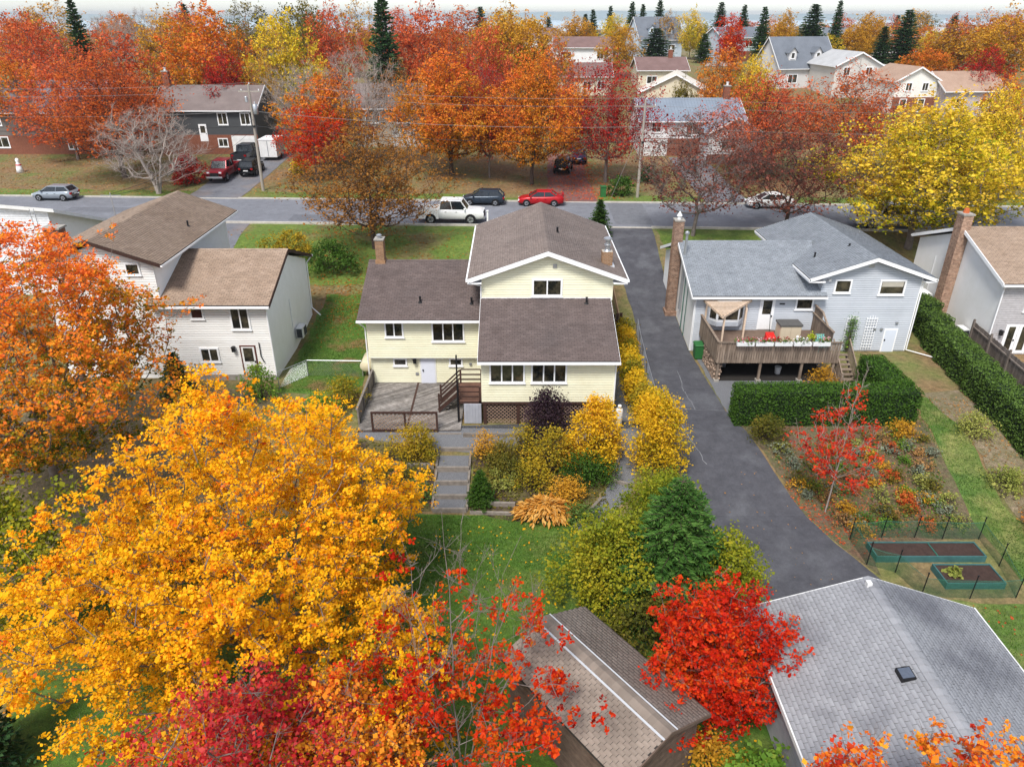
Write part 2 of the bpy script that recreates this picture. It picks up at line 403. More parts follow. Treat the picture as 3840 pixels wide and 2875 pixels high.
# ------------------------------------------------------------ building kit
class Wall:
    """a vertical plane: origin o, direction u along it, outward normal n"""
    def __init__(s, o, u, n): s.o = Vector((*o, 0)); s.u = Vector((*u, 0)); s.n = Vector((*n, 0))
    def pt(s, u, z, d): p = s.o+s.u*u+s.n*d; return (p.x, p.y, z)
    def mat4(s, u=0, z=0):
        p = s.o+s.u*u
        return Matrix(((s.u.x, s.n.x, 0, p.x), (s.u.y, s.n.y, 0, p.y), (0, 0, 1, z), (0, 0, 0, 1)))
    def box(s, mb, u0, u1, z0, z1, d0, d1):
        a = [s.pt(u0, z0, d1), s.pt(u1, z0, d1), s.pt(u1, z0, d0), s.pt(u0, z0, d0)]
        b = [(p[0], p[1], z1) for p in a]
        if s.u.cross(s.n).z > 0: a = a[::-1]; b = b[::-1]
        return mb.hexa(a, b)

def siding(wall, W, u0, u1, z0, z1, e, m, ext=None, name='siding_board'):
    """overlapping clapboards; ext(z) -> (ua, ub) narrows them in a gable. Each is a piece of the wall"""
    z = z0; cache = None
    while z < z1-.04:
        zz = min(z+e, z1)
        if ext is None:
            if cache is None or zz-z < e-.001:
                mb = MB(); cache = mb
                mb.hexa([(0, 0, 0), (0, .038, 0), (u1-u0, .038, 0), (u1-u0, 0, 0)], [(0, 0, zz-z-.026), (0, .03, zz-z-.026), (u1-u0, .03, zz-z-.026), (u1-u0, 0, zz-z-.026)])
                me = mb.mesh(name)
            piece(name, me, W.mat4(u0, z), wall, m)
        else:
            a0, b0 = ext(z); a1, b1 = ext(zz); a0, b0, a1, b1 = max(a0, u0), min(b0, u1), max(a1, u0), min(b1, u1)
            if b0-a0 > .05:
                if b1 < a1: a1 = b1 = (a1+b1)/2
                mb = MB(); mb.hexa([(a0, 0, 0), (a0, .038, 0), (b0, .038, 0), (b0, 0, 0)], [(a1, 0, zz-z-.026), (a1, .03, zz-z-.026), (b1, .03, zz-z-.026), (b1, 0, zz-z-.026)])
                piece(name, mb.mesh(name), W.mat4(0, z), wall, m)
        z = zz

def window(par, W, u0, u1, z0, z1, n=2, fw=.09, glass=None, fm=None, ds=.046, blind=False, name='window'):
    fm = fm or WHITE; g = glass or GLASS
    mb = MB(); d0, d1 = ds-.02, ds+.05
    W.box(mb, u0, u0+fw, z0, z1, d0, d1); W.box(mb, u1-fw, u1, z0, z1, d0, d1)
    W.box(mb, u0+fw, u1-fw, z1-fw, z1, d0, d1); W.box(mb, u0+fw, u1-fw, z0, z0+fw, d0, d1)
    fr = mb.build(name, fm, par)
    w = (u1-u0-2*fw)/n
    for i in range(n):
        a = u0+fw+i*w; b = a+w
        if i: 
            W.box(q := MB(), a-.035, a+.035, z0+fw, z1-fw, d0, d1-.012); q.build('mullion', fm, fr)
        W.box(q := MB(), a+(.035 if i else 0), b-(.035 if i < n-1 else 0), z0+fw, z1-fw, ds-.01, ds+.012); q.build('pane', g, fr)
        if blind:
            W.box(q := MB(), a+.05, b-.05, z0+fw+(z1-z0)*.45, z1-fw, ds+.013, ds+.017); q.build('blind', CURT, fr)
    W.box(q := MB(), u0-.04, u1+.04, z0-.05, z0-.002, d0, d1+.03); q.build('sill', fm, fr)
    return fr

SHM = {x.name for x in (SHING_B, SHING_M, SHING_T, SHING_G, SHING_L, SHING_S)}
def slab(par, e0, e1, r1, r0, th, m, name='roof'):
    """sloping roof slab, top face through the four points (eave 0, eave 1, ridge 1, ridge 0)"""
    P = [Vector(p) for p in (e0, e1, r1, r0)]
    nrm = (P[1]-P[0]).cross(P[3]-P[0]).normalized()
    if nrm.z < 0: P = [P[1], P[0], P[3], P[2]]; nrm = -nrm
    dn = Vector((0, 0, -th))
    return MB().hexa([p+dn for p in P], P).build(name, UNDER if m.name in SHM else m, par)

def shingles(par, e0, e1, r1, r0, m, expo=.145, tab=.3, th=.028, seed=0, single=0, name='shingle', gap=.014):
    e0, e1, r1, r0 = (np.array(p, float) for p in (e0, e1, r1, r0))
    rng = np.random.default_rng(seed)
    Lv = np.linalg.norm(r0-e0); n = int(Lv/expo)+1; nv = np.cross(e1-e0, r0-e0); nv /= np.linalg.norm(nv)
    if nv[2] < 0: nv = -nv
    Vs, Fs, Ts, indiv = [], [], [], []
    for i in range(n):
        v0, v1 = i*expo/Lv, min(1., (i*expo+expo*1.05)/Lv)
        if v0 >= 1: break
        la, lb = e0+(r0-e0)*v0, e1+(r1-e1)*v0; ha, hb = e0+(r0-e0)*v1, e1+(r1-e1)*v1
        Lu = np.linalg.norm(lb-la); s = -(tab*(.5*(i % 2)+rng.uniform(-.06, .06)))
        ct = rng.normal(0, .035)
        while s < Lu:
            a, b = max(0, s), min(Lu, s+tab-gap); s += tab
            if b-a < .04: continue
            h = th*rng.uniform(.75, 1.35)
            A, B = la+(lb-la)*a/Lu, la+(lb-la)*b/Lu; C, Dd = ha+(hb-ha)*b/Lu, ha+(hb-ha)*a/Lu
            vv = [A, B, A+nv*h, B+nv*h, Dd+nv*.002, C+nv*.002]
            Vs.append(vv); Ts.append(np.clip(.5+ct+rng.normal(0, .2), 0, 1))
    V = np.array(Vs); T = np.array(Ts); N = len(V)
    keep = np.ones(N, bool)
    if single:
        order = np.argsort(np.linalg.norm(V[:, 2]-np.array(CAMP), axis=1))
        vis = [q for q in order]
        # the largest in the picture, as far as the frame reaches
        sel = []
        for q in vis:
            x, y, z = V[q, 2]; zc = y*.891-(z-20)*.454; yc = -y*.454-(z-20)*.891
            if zc > 0 and abs(x/zc) < .70 and abs(yc/zc) < .52: sel.append(q)
            if len(sel) >= single: break
        u = (e1-e0)/np.linalg.norm(e1-e0); w = (r0-e0)/Lv
        B3 = np.array([u, w, nv])
        meshes = {}
        for q in sel:
            keep[q] = False
            c = V[q, 0]; loc = (V[q]-c) @ B3.T
            key = (round(loc[1, 0], 1), round(loc[4, 1], 2))
            if key not in meshes:
                meshes[key] = np_mesh(name, loc, [(0, 1, 3, 2), (2, 3, 5, 4)], [.5, .5]); meshes[key].materials.append(m)
            sx = loc[1, 0]/max(1e-6, meshes[key].vertices[1].co.x)
            M4 = Matrix(((u[0]*sx, w[0], nv[0], c[0]), (u[1]*sx, w[1], nv[1], c[1]), (u[2]*sx, w[2], nv[2], c[2]), (0, 0, 0, 1)))
            piece(name, meshes[key], M4, par)
    V = V[keep]; T = T[keep]; N = len(V)
    F = (np.arange(N)[:, None, None]*6+np.array([[0, 1, 3, 2], [2, 3, 5, 4]])).reshape(-1, 4)
    o = link(name+'_courses', np_mesh(name, V.reshape(-1, 3), F, np.repeat(T, 2)), m, par)
    tag(o, kind='stuff')
    return o

def ridge_cap(par, p, q, m, w=.16, step=.28, name='ridge_cap'):
    p, q = Vector(p), Vector(q); L = (q-p).length; n = int(L/step); d = (q-p)/L
    s = d.cross(Vector((0, 0, 1))).normalized()
    mb = MB(); rg = random.Random(int(L*100))
    for i in range(n):
        a = p+d*(i*L/n); b = p+d*((i+1.1)*L/n); lift = Vector((0, 0, .03)); dn = Vector((0, 0, -w*.34))
        mb.cur = rg.random()
        mb.face([a-s*w+dn+lift, b-s*w+dn+lift*.5, b+lift*.5, a+lift]); mb.face([a+lift, b+lift*.5, b+s*w+dn+lift*.5, a+s*w+dn+lift])
    return mb.build(name, m, par)

def bricks(par, x0, x1, y0, y1, z0, z1, m, single=0, bl=.2, bh=.066, j=.014, name='brick'):
    """brick column: mortar core, courses of bricks on the four faces"""
    core = part_box('mortar_core', MORTAR, par, x0+.012, x1-.012, y0+.012, y1-.012, z0, z1)
    items = []; rg = random.Random(int(x0*10+y0)); z = z0; row = 0
    while z+bh <= z1+.001:
        for face in range(4):
            L = (x1-x0) if face < 2 else (y1-y0)
            n = max(1, round(L/(bl+j))); w = L/n; off = (.5*w if row % 2 else 0)
            s = -off
            while s < L-.01:
                a, b = max(0, s)+j/2, min(L, s+w)-j/2; s += w
                if b-a < .03: continue
                if face == 0: bx = (x0+a, x0+b, y0, y0+.05)
                elif face == 1: bx = (x0+a, x0+b, y1-.05, y1)
                elif face == 2: bx = (x0, x0+.05, y0+a, y0+b)
                else: bx = (x1-.05, x1, y0+a, y0+b)
                items.append((face, bx, z))
        z += bh+j; row += 1
    side = 2 if (x0+x1) > 0 else 3
    vis = [it for it in items if it[0] == 0]+[it for it in items if it[0] == side]
    cache = {}
    chosen = vis[-single:] if single else []
    for it in chosen:
        bx = it[1]; key = (round(bx[1]-bx[0], 2), round(bx[3]-bx[2], 2))
        if key not in cache: cache[key] = MB().box(0, key[0], 0, key[1], 0, bh).mesh(name); cache[key].materials.append(m)
        piece(name, cache[key], Matrix.Translation((bx[0], bx[2], it[2])), core)
    ids = set(map(id, chosen)); mb = MB()
    for it in items:
        if id(it) in ids: continue
        mb.cur = rg.random(); mb.box(*it[1], it[2], it[2]+bh)
    if mb.f: tag(mb.build(name+'_courses', m, par), kind='stuff')
    return core

def vent_pipe(par, x, y, z, h=.35, name='vent_pipe'):
    mb = MB(); mb.lathe([(.16, 0), (.1, .05), (.06, .08), (.06, h), (.075, h), (.075, h+.03)], (x, y, z-.03), 8)
    return mb.build(name, BLACKM, par)

def gutter(par, p, q, m=None, name='gutter'):
    return MB().bar(p, q, .12, .11).build(name, m or WHITE, par)

def lantern(par, W, u, z, d=.046):
    mb = MB(); W.box(mb, u-.06, u+.06, z-.02, z+.16, d, d+.05); W.box(mb, u-.09, u+.09, z-.16, z+.1, d+.05, d+.22)
    W.box(mb, u-.11, u+.11, z+.1, z+.15, d+.03, d+.25)
    return mb.build('wall_lantern', BLACKM, par)
# ------------------------------------------------------------ pale yellow house
yh = root('yellow_house', (1.5, 39, 0), 'pale yellow clapboard house with brown roofs behind the wooden deck', 'house')
SE = .145
# lower (basement) wall of the side wing, overhanging upper storey
bw = part_box('basement_wall', YELLP, yh, -8.4, -1.7, 39.22, 48.0, -.4, 2.0)
Wb = Wall((0, 39.22), (1, 0), (0, -1))
siding(bw, Wb, -8.4, -1.7, .12, 1.92, SE, YELL)
uw = MB().prism([(-8.4, 38.92), (-1.7, 38.92), (-1.7, 48.2), (-8.4, 48.2)], 1.9, 4.35).build('wing_wall', YELLP, yh)
Wu = Wall((0, 38.92), (1, 0), (0, -1))
siding(uw, Wu, -8.4, -1.7, 1.88, 4.3, SE, YELL)
MB().box(-8.43, -1.7, 38.9, 39.3, 1.84, 1.9).build('overhang_trim', WHITE, yh)
for x in (-8.43,): MB().box(x, x+.07, 38.885, 38.95, 1.88, 4.35).box(x+.01, x+.08, 39.185, 39.25, .05, 1.86).build('corner_post', YELL, yh)
window(yh, Wu, -7.38, -6.28, 3.2, 4.17, 2); window(yh, Wu, -4.66, -2.76, 2.93, 4.15, 3)
window(yh, Wb, -7.08, -6.25, 1.22, 1.74, 1); window(yh, Wb, -3.75, -2.94, 1.22, 1.74, 1)
d_ = MB(); Wb.box(d_, -5.5, -4.54, -.02, 1.92, .0, .062); dr = d_.build('door', WHITE2, yh)
q = MB(); Wb.box(q, -5.42, -4.62, .03, 1.84, .062, .075); q.build('door_leaf', mat('pale_door', 'd9dce6', .5, var=.02), dr)
q = MB(); Wb.box(q, -5.36, -5.28, .9, 1.0, .075, .13); q.build('handle', BLACKM, dr)
q = MB(); Wb.box(q, -5.6, -4.44, -.1, .02, .0, .2); q.build('threshold', CONC, dr)
lantern(yh, Wb, -5.78, 1.62)
q = MB(); Wb.box(q, -5.78, -5.6, .62, .78, .02, .08); q.build('outlet_box', GALV, yh)
q = MB(); Wb.box(q, -2.55, -2.4, 1.3, 1.42, .02, .12); q.build('vent_hood', GALV, yh)
rs, rn = .38, .0
e0, e1, r1, r0 = (-8.85, 38.48, 4.44), (-1.72, 38.48, 4.44), (-1.72, 43.6, 6.38), (-8.85, 43.6, 6.38)
rf = slab(yh, e0, e1, r1, r0, .16, SHING_B); shingles(rf, e0, e1, r1, r0, SHING_B, seed=1)
slab(yh, (-1.72, 48.72, 4.44), (-8.85, 48.72, 4.44), r0, r1, .16, SHING_B, 'roof_front')
ridge_cap(yh, r0, (-1.75, 43.6, 6.38), SHING_B)
gutter(yh, (-8.88, 38.42, 4.34), (-1.74, 38.42, 4.34))
q = MB(); q.face([(-8.86, 38.5, 4.26), (-8.86, 43.6, 6.2), (-8.86, 48.7, 4.26), (-8.86, 48.7, 4.42), (-8.86, 43.6, 6.37), (-8.86, 38.5, 4.42)]); q.build('rake_board', WHITE, yh)
MB().face([(-8.4, 38.92, 4.3), (-8.4, 43.5, 6.15), (-8.4, 48.2, 4.3)]); 
g_ = MB().raw([(-8.4, 38.92, 4.3), (-8.4, 43.5, 6.15), (-8.4, 48.2, 4.3), (-8.3, 38.92, 4.3), (-8.3, 43.5, 6.15), (-8.3, 48.2, 4.3)], [(0, 1, 2), (5, 4, 3), (0, 3, 4, 1), (1, 4, 5, 2)]).build('wing_gable', YELLP, yh)
MB().tube([(-8.78, 38.42, 4.3), (-8.6, 38.7, 4.0), (-8.5, 38.85, 3.8), (-8.5, 38.85, .2)], .04, 6).build('downspout', WHITE, yh)
vent_pipe(yh, -5.35, 39.9, 4.99); vent_pipe(yh, -2.35, 39.8, 4.95)
# wing chimney on the ridge
ch = MB().box(-8.4, -7.8, 43.2, 43.9, 5.7, 6.45).build('chimney', BRICK_O, yh)
bricks(ch, -8.36, -7.84, 43.25, 43.85, 6.3, 7.7, BRICK_O, 0)
MB().box(-8.4, -7.8, 43.2, 43.9, 7.7, 7.77).build('chimney_cap', CONC, ch)
MB().lathe([(.11, 0), (.11, .14), (.17, .16), (.17, .21), (.08, .26)], (-8.1, 43.5, 7.77), 10).build('flue_cap', GALV, ch)

# main two-storey block with gable towards the garden
mw = MB().raw([(x, y, z) for y in (39.02, 49.5) for x, z in ((-1.7, -.3), (5.66, -.3), (5.66, 6.72), (1.98, 8.05), (-1.7, 6.72))],
              [(0, 1, 2, 3, 4), (9, 8, 7, 6, 5), (0, 5, 6, 1), (1, 6, 7, 2), (2, 7, 8, 3), (3, 8, 9, 4), (4, 9, 5, 0)]).build('main_wall', YELLP, yh)
Wg = Wall((0, 39.02), (1, 0), (0, -1))
sl_ = (8.05-6.72)/3.68
def gext(z): return (-1.7, 5.66) if z < 6.72 else (1.98-(8.05-z)/sl_, 1.98+(8.05-z)/sl_)
siding(mw, Wg, -1.7, 5.66, 5.5, 8.05, SE, YELL, gext)
window(yh, Wg, 1.12, 2.85, 5.68, 6.74, 2, .11)
q = MB(); Wg.box(q, 2.28, 2.5, 7.36, 7.58, .0, .09); Wg.box(q, 2.32, 2.46, 7.4, 7.54, .09, .1); q.build('flood_light', GALV, yh)
for x in (-1.73, 5.63): MB().box(x, x+.07, 38.985, 39.06, 5.45, 6.75).build('corner_post', YELL, yh)
pk, zr, ze = 1.98, 8.42, 6.83
le0, le1, lr1, lr0 = (-2.47, 50.1, ze), (-2.47, 38.55, ze), (pk, 38.55, zr), (pk, 50.1, zr)
ml = slab(yh, le0, le1, lr1, lr0, .15, SHING_M, 'main_roof'); shingles(ml, le0, le1, lr1, lr0, SHING_M, seed=2)
re0, re1, rr1, rr0 = (6.42, 38.55, ze), (6.42, 50.1, ze), (pk, 50.1, zr), (pk, 38.55, zr)
mr_ = slab(yh, re0, re1, rr1, rr0, .15, SHING_M, 'main_roof'); shingles(mr_, re0, re1, rr1, rr0, SHING_M, seed=3)
ridge_cap(yh, lr1, lr0, SHING_M)
for s, xx in ((-1, -2.49), (1, 6.44)):
    for yy, nm in ((38.53, 'rake_board'), (50.1, 'rake_board')):
        q = MB(); q.hexa([(xx, yy, ze-.26), (pk, yy, zr-.26), (pk, yy+.04, zr-.26), (xx, yy+.04, ze-.26)], [(xx, yy, ze+.0), (pk, yy, zr+.0), (pk, yy+.04, zr+.0), (xx, yy+.04, ze+.0)])
        q.build(nm, WHITE, yh)
    gutter(yh, (xx+.03*s, 38.5, ze-.1), (xx+.03*s, 50.15, ze-.1))
    # boxed soffit return at the gable foot
    MB().box(min(xx, -1.7 if s < 0 else 5.66), max(xx, -1.7 if s < 0 else 5.66), 38.57, 50.05, ze-.3, ze-.22).build('soffit', WHITE, yh)
MB().tube([(-2.4, 38.5, 6.7), (-2.0, 38.75, 6.45), (-1.76, 38.95, 6.3), (-1.76, 38.95, 4.6)], .04, 6).build('downspout', WHITE, yh)
vent_pipe(yh, 2.75, 43.4, 8.13)
c2 = MB().box(5.02, 5.85, 39.95, 40.65, 6.9, 7.15).build('chimney', CAPM, yh)
bricks(c2, 5.12, 5.72, 40.0, 40.55, 7.0, 7.95, BRICK_O, 0)
MB().lathe([(.19, 0), (.17, .03), (.13, .08), (.13, .3), (.19, .32), (.19, .38), (.13, .4), (.13, .62), (.24, .66), (.24, .74), (.12, .8)], (5.42, 40.27, 7.95), 12).build('flue_pipe', GALV, c2)

# one-storey rear addition on posts
xw = MB().box(-1.6, 5.4, 34.42, 39.0, 1.36, 3.95).build('addition_wall', YELLP, yh)
Wx = Wall((0, 34.42), (1, 0), (0, -1))
siding(xw, Wx, -1.6, 5.4, 1.38, 3.78, SE, YELL)
window(yh, Wx, -1.2, .68, 2.52, 3.72, 3, .09); window(yh, Wx, 1.0, 2.9, 2.52, 3.72, 3, .09)
for x in (-1.63, 5.36): MB().box(x, x+.07, 34.385, 34.45, 1.36, 3.8).build('corner_post', YELL, yh)
e0, e1, r1, r0 = (-1.78, 33.98, 3.98), (5.6, 33.98, 3.98), (5.6, 39.0, 5.56), (-1.78, 39.0, 5.56)
xf = slab(yh, e0, e1, r1, r0, .15, SHING_B, 'addition_roof'); shingles(xf, e0, e1, r1, r0, SHING_B, seed=4)
MB().box(-1.72, 5.66, 38.96, 39.0, 5.5, 5.62).build('flashing', WHITE, yh)
gutter(yh, (-1.8, 33.9, 3.87), (5.63, 33.9, 3.87))
for xx in (-1.8, 5.585):
    q = MB(); q.hexa([(xx, 33.98, 3.78), (xx+.035, 33.98, 3.78), (xx+.035, 39.0, 5.36), (xx, 39.0, 5.36)], [(xx, 33.98, 3.975), (xx+.035, 33.98, 3.975), (xx+.035, 39.0, 5.555), (xx, 39.0, 5.555)]); q.build('rake_board', WHITE, yh)
MB().tube([(5.5, 33.92, 3.8), (5.45, 34.3, 3.6), (5.46, 34.36, 3.5), (5.46, 34.36, .1)], .04, 6).build('downspout', WHITE, yh)
vent_pipe(yh, 4.2, 38.55, 5.44)
MB().box(-1.62, 5.42, 34.36, 34.5, 1.22, 1.37).build('skirt_beam', DBROWN, yh)
for x in (-1.55, .25, 2.6, 5.2): MB().box(x, x+.18, 34.4, 34.55, -.1, 1.22).build('skirt_post', DBROWN, yh)
def lattice(par, W, u0, u1, z0, z1, d, m, step=.21, w=.034, name='lattice'):
    """criss-cross slats clipped to the panel, all real strips"""
    mb = MB()
    for s, off in ((1, 0), (-1, .008)):
        c = u0-(z1-z0)
        while c < u1+(z1-z0):
            ww = w*.7
            if s > 0: poly = [(c-ww, z0), (c+ww, z0), (c+ww+(z1-z0), z1), (c-ww+(z1-z0), z1)]
            else: poly = [(c-ww+(z1-z0), z0), (c+ww+(z1-z0), z0), (c+ww, z1), (c-ww, z1)]
            poly = clip(clip(poly, (1, 0), -u0), (-1, 0), u1)
            if len(poly) > 2:
                a = [W.pt(p[0], p[1], d+off) for p in poly]; b = [W.pt(p[0], p[1], d+off+.007) for p in poly]
                n = len(a); mb.raw(a+b, [tuple(range(n)), tuple(range(2*n-1, n-1, -1))]+[(i, (i+1) % n, (i+1) % n+n, i+n) for i in range(n)])
            c += step
    return tag(mb.build(name, m, par), kind='stuff')
for a, b in ((-1.37, .25), (.43, 2.6), (2.78, 5.2)): lattice(yh, Wx, a, b, .02, 1.22, -.04, TAN)
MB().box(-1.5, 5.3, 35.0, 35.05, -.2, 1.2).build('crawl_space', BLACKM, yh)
# a propane cylinder beside the addition, heating-oil tank beside the wing
pt = root('propane_tank', (5.75, 34.0, 0), 'white propane cylinder against the corner of the yellow house addition', 'gas tank')
MB().lathe([(.14, 0), (.2, .05), (.2, 1.05), (.17, 1.16), (.08, 1.22), (.1, 1.23), (.1, 1.36), (.05, 1.37)], (5.75, 34.0, .02), 14).build('cylinder', WHITE2, pt, True)
MB().lathe([(.17, 0), (.17, .06)], (5.75, 34.0, 0), 12).build('foot_ring', WHITE2, pt)
ot = root('oil_tank', (-9.1, 40.6, 0), 'cream heating oil tank beside the end wall of the yellow house', 'oil tank')
MB().lathe([(.3, 0), (.36, .06), (.36, 1.5), (.3, 1.56)], (-8.95, 40.0, .75), 14, 'y').build('cylinder', mat('cream_tank', 'ddd2b2', .5, scale=2), ot, True)
for y in (40.3, 41.2):
    for dx in (-.2, .2): MB().box(-8.95+dx-.03, -8.95+dx+.03, y, y+.06, 0, .5).build('leg', BLACKM, ot)

# ------------------------------------------------------------ deck of the yellow house
dk = root('wooden_deck', (-5.5, 36.4, 0), 'weathered diagonal plank deck with lattice railing behind the yellow house', 'deck')
fr_ = part_box('deck_frame', DBROWN, dk, -8.3, -2.75, 33.65, 39.1, -.15, .045)
pr = random.Random(4)
for (xa, xb), s in (((-8.3, -5.72), 1), ((-5.6, -2.75), 1)):
    ya, yb = 33.62, 39.18
    rect = [(xa, ya), (xb, ya), (xb, yb), (xa, yb)]
    a = R(33) if xa < -6 else R(38)
    nx, ny = -math.sin(a), math.cos(a); w = .14
    lo = min(p[0]*nx+p[1]*ny for p in rect); hi = max(p[0]*nx+p[1]*ny for p in rect); t = lo
    while t < hi:
        q = clip(clip(rect, (nx, ny), -t), (-nx, -ny), t+w-.022)
        if len(q) > 2:
            z = .06+pr.uniform(-.006, .006)
            MB().prism(q, .046, z+.03).build('plank', DECKW, fr_)
        t += w
MB().box(-5.715, -5.605, 33.62, 39.18, .046, .1).build('plank', DBROWN, fr_)
Wf = Wall((0, 33.6), (1, 0), (0, -1))
fa = MB(); Wf.box(fa, -7.5, -3.95, 1.1, 1.2, -.04, .07); rl = fa.build('railing', DBROWN, dk)
for x in (-7.5, -5.75, -4.05): q = MB(); Wf.box(q, x, x+.1, -.4, 1.1, -.03, .06); q.build('post', DBROWN, rl)
q = MB(); Wf.box(q, -7.4, -4.05, .02, .14, -.02, .04); q.build('bottom_rail', DBROWN, rl)
lattice(rl, Wf, -7.4, -5.75, .14, 1.1, .0, TAN); lattice(rl, Wf, -5.65, -4.05, .14, 1.1, .0, TAN)
q = MB(); Wf.box(q, -8.3, -4.0, -.4, .0, -.0, .05); q.build('skirt_board', DBROWN, dk)
Wl = Wall((-8.36, 0), (0, 1), (-1, 0))
q = MB(); Wl.box(q, 34.2, 39.1, .95, 1.03, -.06, .06); sr = q.build('side_railing', TIMB, dk)
for i in range(30):
    q = MB(); y = 34.25+i*.162; Wl.box(q, y, y+.13, .0, .95, -.01, .015); q.build('slat', TIMB, sr)
for y in (34.2, 35.8, 37.4, 39.0): q = MB(); Wl.box(q, y, y+.1, -.3, .95, -.09, -.015); q.build('post', TIMB, sr)
for i in range(2): MB().box(-3.95, -2.7, 33.1-.02+i*.28, 33.38+i*.28, -.3, -.16+i*.13).build('step', TIMB, dk)
# entry landing and stair against the addition
ld = root('entry_stair', (-2.3, 35.6, 0), 'dark brown landing and stair with railings between deck and addition door', 'stairs')
lf = part_box('landing', DBROWN, ld, -2.95, -1.66, 34.5, 36.7, 1.2, 1.33)
for i in range(9): part_box('plank', mat('brown_deck_board', '6d4f42', .8, scale=4, c2='5a4036', rnd=.15), lf, -2.96, -1.66, 34.5+i*.245, 34.5+i*.245+.232, 1.332, 1.36)
for x in (-2.95, -1.78):
    for y in (34.5, 36.6): part_box('post', DBROWN, ld, x, x+.1, y, y+.1, 0, 2.2)
for y in (34.52, 36.62):
    for z in (1.55, 1.85, 2.17): part_box('rail', DBROWN, ld, -2.85, -1.78, y+.02, y+.06, z, z+.07)
for z in (1.55, 1.85, 2.17): part_box('rail', DBROWN, ld, -2.93, -2.89, 34.6, 35.5, z, z+.07)
for i in range(6): part_box('tread', TIMB, ld, -3.95+i*.17, -3.95+i*.17+.24, 35.6, 36.6, .1+i*.2, .14+i*.2)
for y in (35.55, 36.65):
    MB().bar((-4.1, y, .2), (-2.95, y, 1.3), .05, .2).build('stringer', DBROWN, ld)
    for dz in (.45, .7, .95): MB().bar((-4.0, y, .15+dz), (-2.95, y, 1.2+dz), .045, .08).build('rail', DBROWN, ld)
    part_box('post', DBROWN, ld, -4.1, -4.0, y-.05, y+.05, 0, 1.25)
part_box('tall_post', BLACKM, ld, -2.96, -2.88, 34.42, 34.5, 0, 4.1)
cb = part_box('storage_door', mat('grey_boards', 'a9abb2', .7, scale=3, c2='9a9ca3', rnd=.06), ld, -2.6, -1.66, 34.46, 34.5, 0, 1.2)
for i in range(6): part_box('board', MATS['grey_boards'], cb, -2.6+i*.157, -2.6+i*.157+.147, 34.42, 34.458, .02, 1.18)

# ------------------------------------------------------------ terraced garden behind the yellow house
gp = root('garden_steps', (-3, 30, -.6), 'gravel garden steps edged with grey timbers down to the lawn', 'steps')
ys = [32.1, 30.75, 29.85, 28.95, 28.1]
for i, y in enumerate(ys):
    z = zt(y)
    if i < 4:
        yb = ys[i+1]
        z2 = zt((y+yb)/2)+.08
        part_box('gravel_tread', GRAV, gp, -3.72, -2.22, yb, y, z2-.5, z2)
        part_box('timber_riser', TIMB, gp, -3.78, -2.16, yb-.12, yb-.002, z2-.5, z2+.05)
        for x in (-3.86, -2.2): part_box('timber_edge', TIMB, gp, x, x+.11, yb, y, z2-.4, z2+.1)
part_box('timber_riser', TIMB, gp, -3.8, -2.1, 32.1, 32.22, -.6, -.12)
for nm, lab, a, b, w, h in (
        ('retaining_timber', 'grey retaining timber beside the garden steps below the yellow shrub', (-8.2, 30.9, -.45), (-3.95, 30.9, -.45), .14, .34),
        ('retaining_timber', 'short pale retaining timber above the lawn near the orange hosta', (-1.3, 28.45, -1.0), (.15, 28.4, -1.0), .14, .28),
        ('retaining_timber', 'low timber edging along the top of the lawn', (-2.0, 27.95, -1.12), (.6, 27.85, -1.12), .12, .18),
        ('retaining_timber', 'long timber beside the sloping gravel path', (4.95, 29.9, -.66), (5.75, 32.3, -.25), .14, .3),
        ('retaining_timber', 'grey timber across the sloping gravel path', (5.0, 30.0, -.68), (5.9, 29.6, -.72), .14, .16),
        ('retaining_timber', 'timber edging beside the lower gravel path by the lawn', (2.9, 26.9, -1.16), (4.3, 28.8, -.96), .14, .2)):
    tag(MB().bar(a, b, w, h).build(nm, TIMB), lab, 'timber')
tag(MB().box(-2.6, 1.0, 33.15, 33.3, -.3, .1).build('retaining_timber', TIMB), 'pale timber edge along the gravel under the addition', 'timber')
# wooden gate and stack of boards behind the main block
gt = root('wooden_gate', (6.6, 46.3, .2), 'dark brown leaning gate between the yellow house and the driveway', 'gate')
for i in range(8): MB().bar((5.75+i*.235, 46.2, .2), (5.78+i*.235, 46.2, 1.5+.05*i), .2, .03).build('board', DBROWN, gt)
MB().bar((5.7, 46.15, .5), (7.6, 46.15, .5), .08, .06).build('rail', DBROWN, gt); MB().bar((5.7, 46.15, 1.25), (7.6, 46.15, 1.35), .08, .06).build('rail', DBROWN, gt)
rp_ = root('wooden_ramp', (6.6, 49, .5), 'tan timber steps beside the yellow house near the gate', 'steps')
for i in range(5): part_box('tread', mat('tan_boards', 'b39474', .85, scale=4, c2='9c7f62', rnd=.12), rp_, 5.8, 7.3, 47.2+i*.7, 47.86+i*.7, .3, .8+i*.14)
MB().bar((7.4, 47, 1.3), (7.4, 50.8, 2.0), .06, .5).build('side_board', MATS['tan_boards'], rp_)
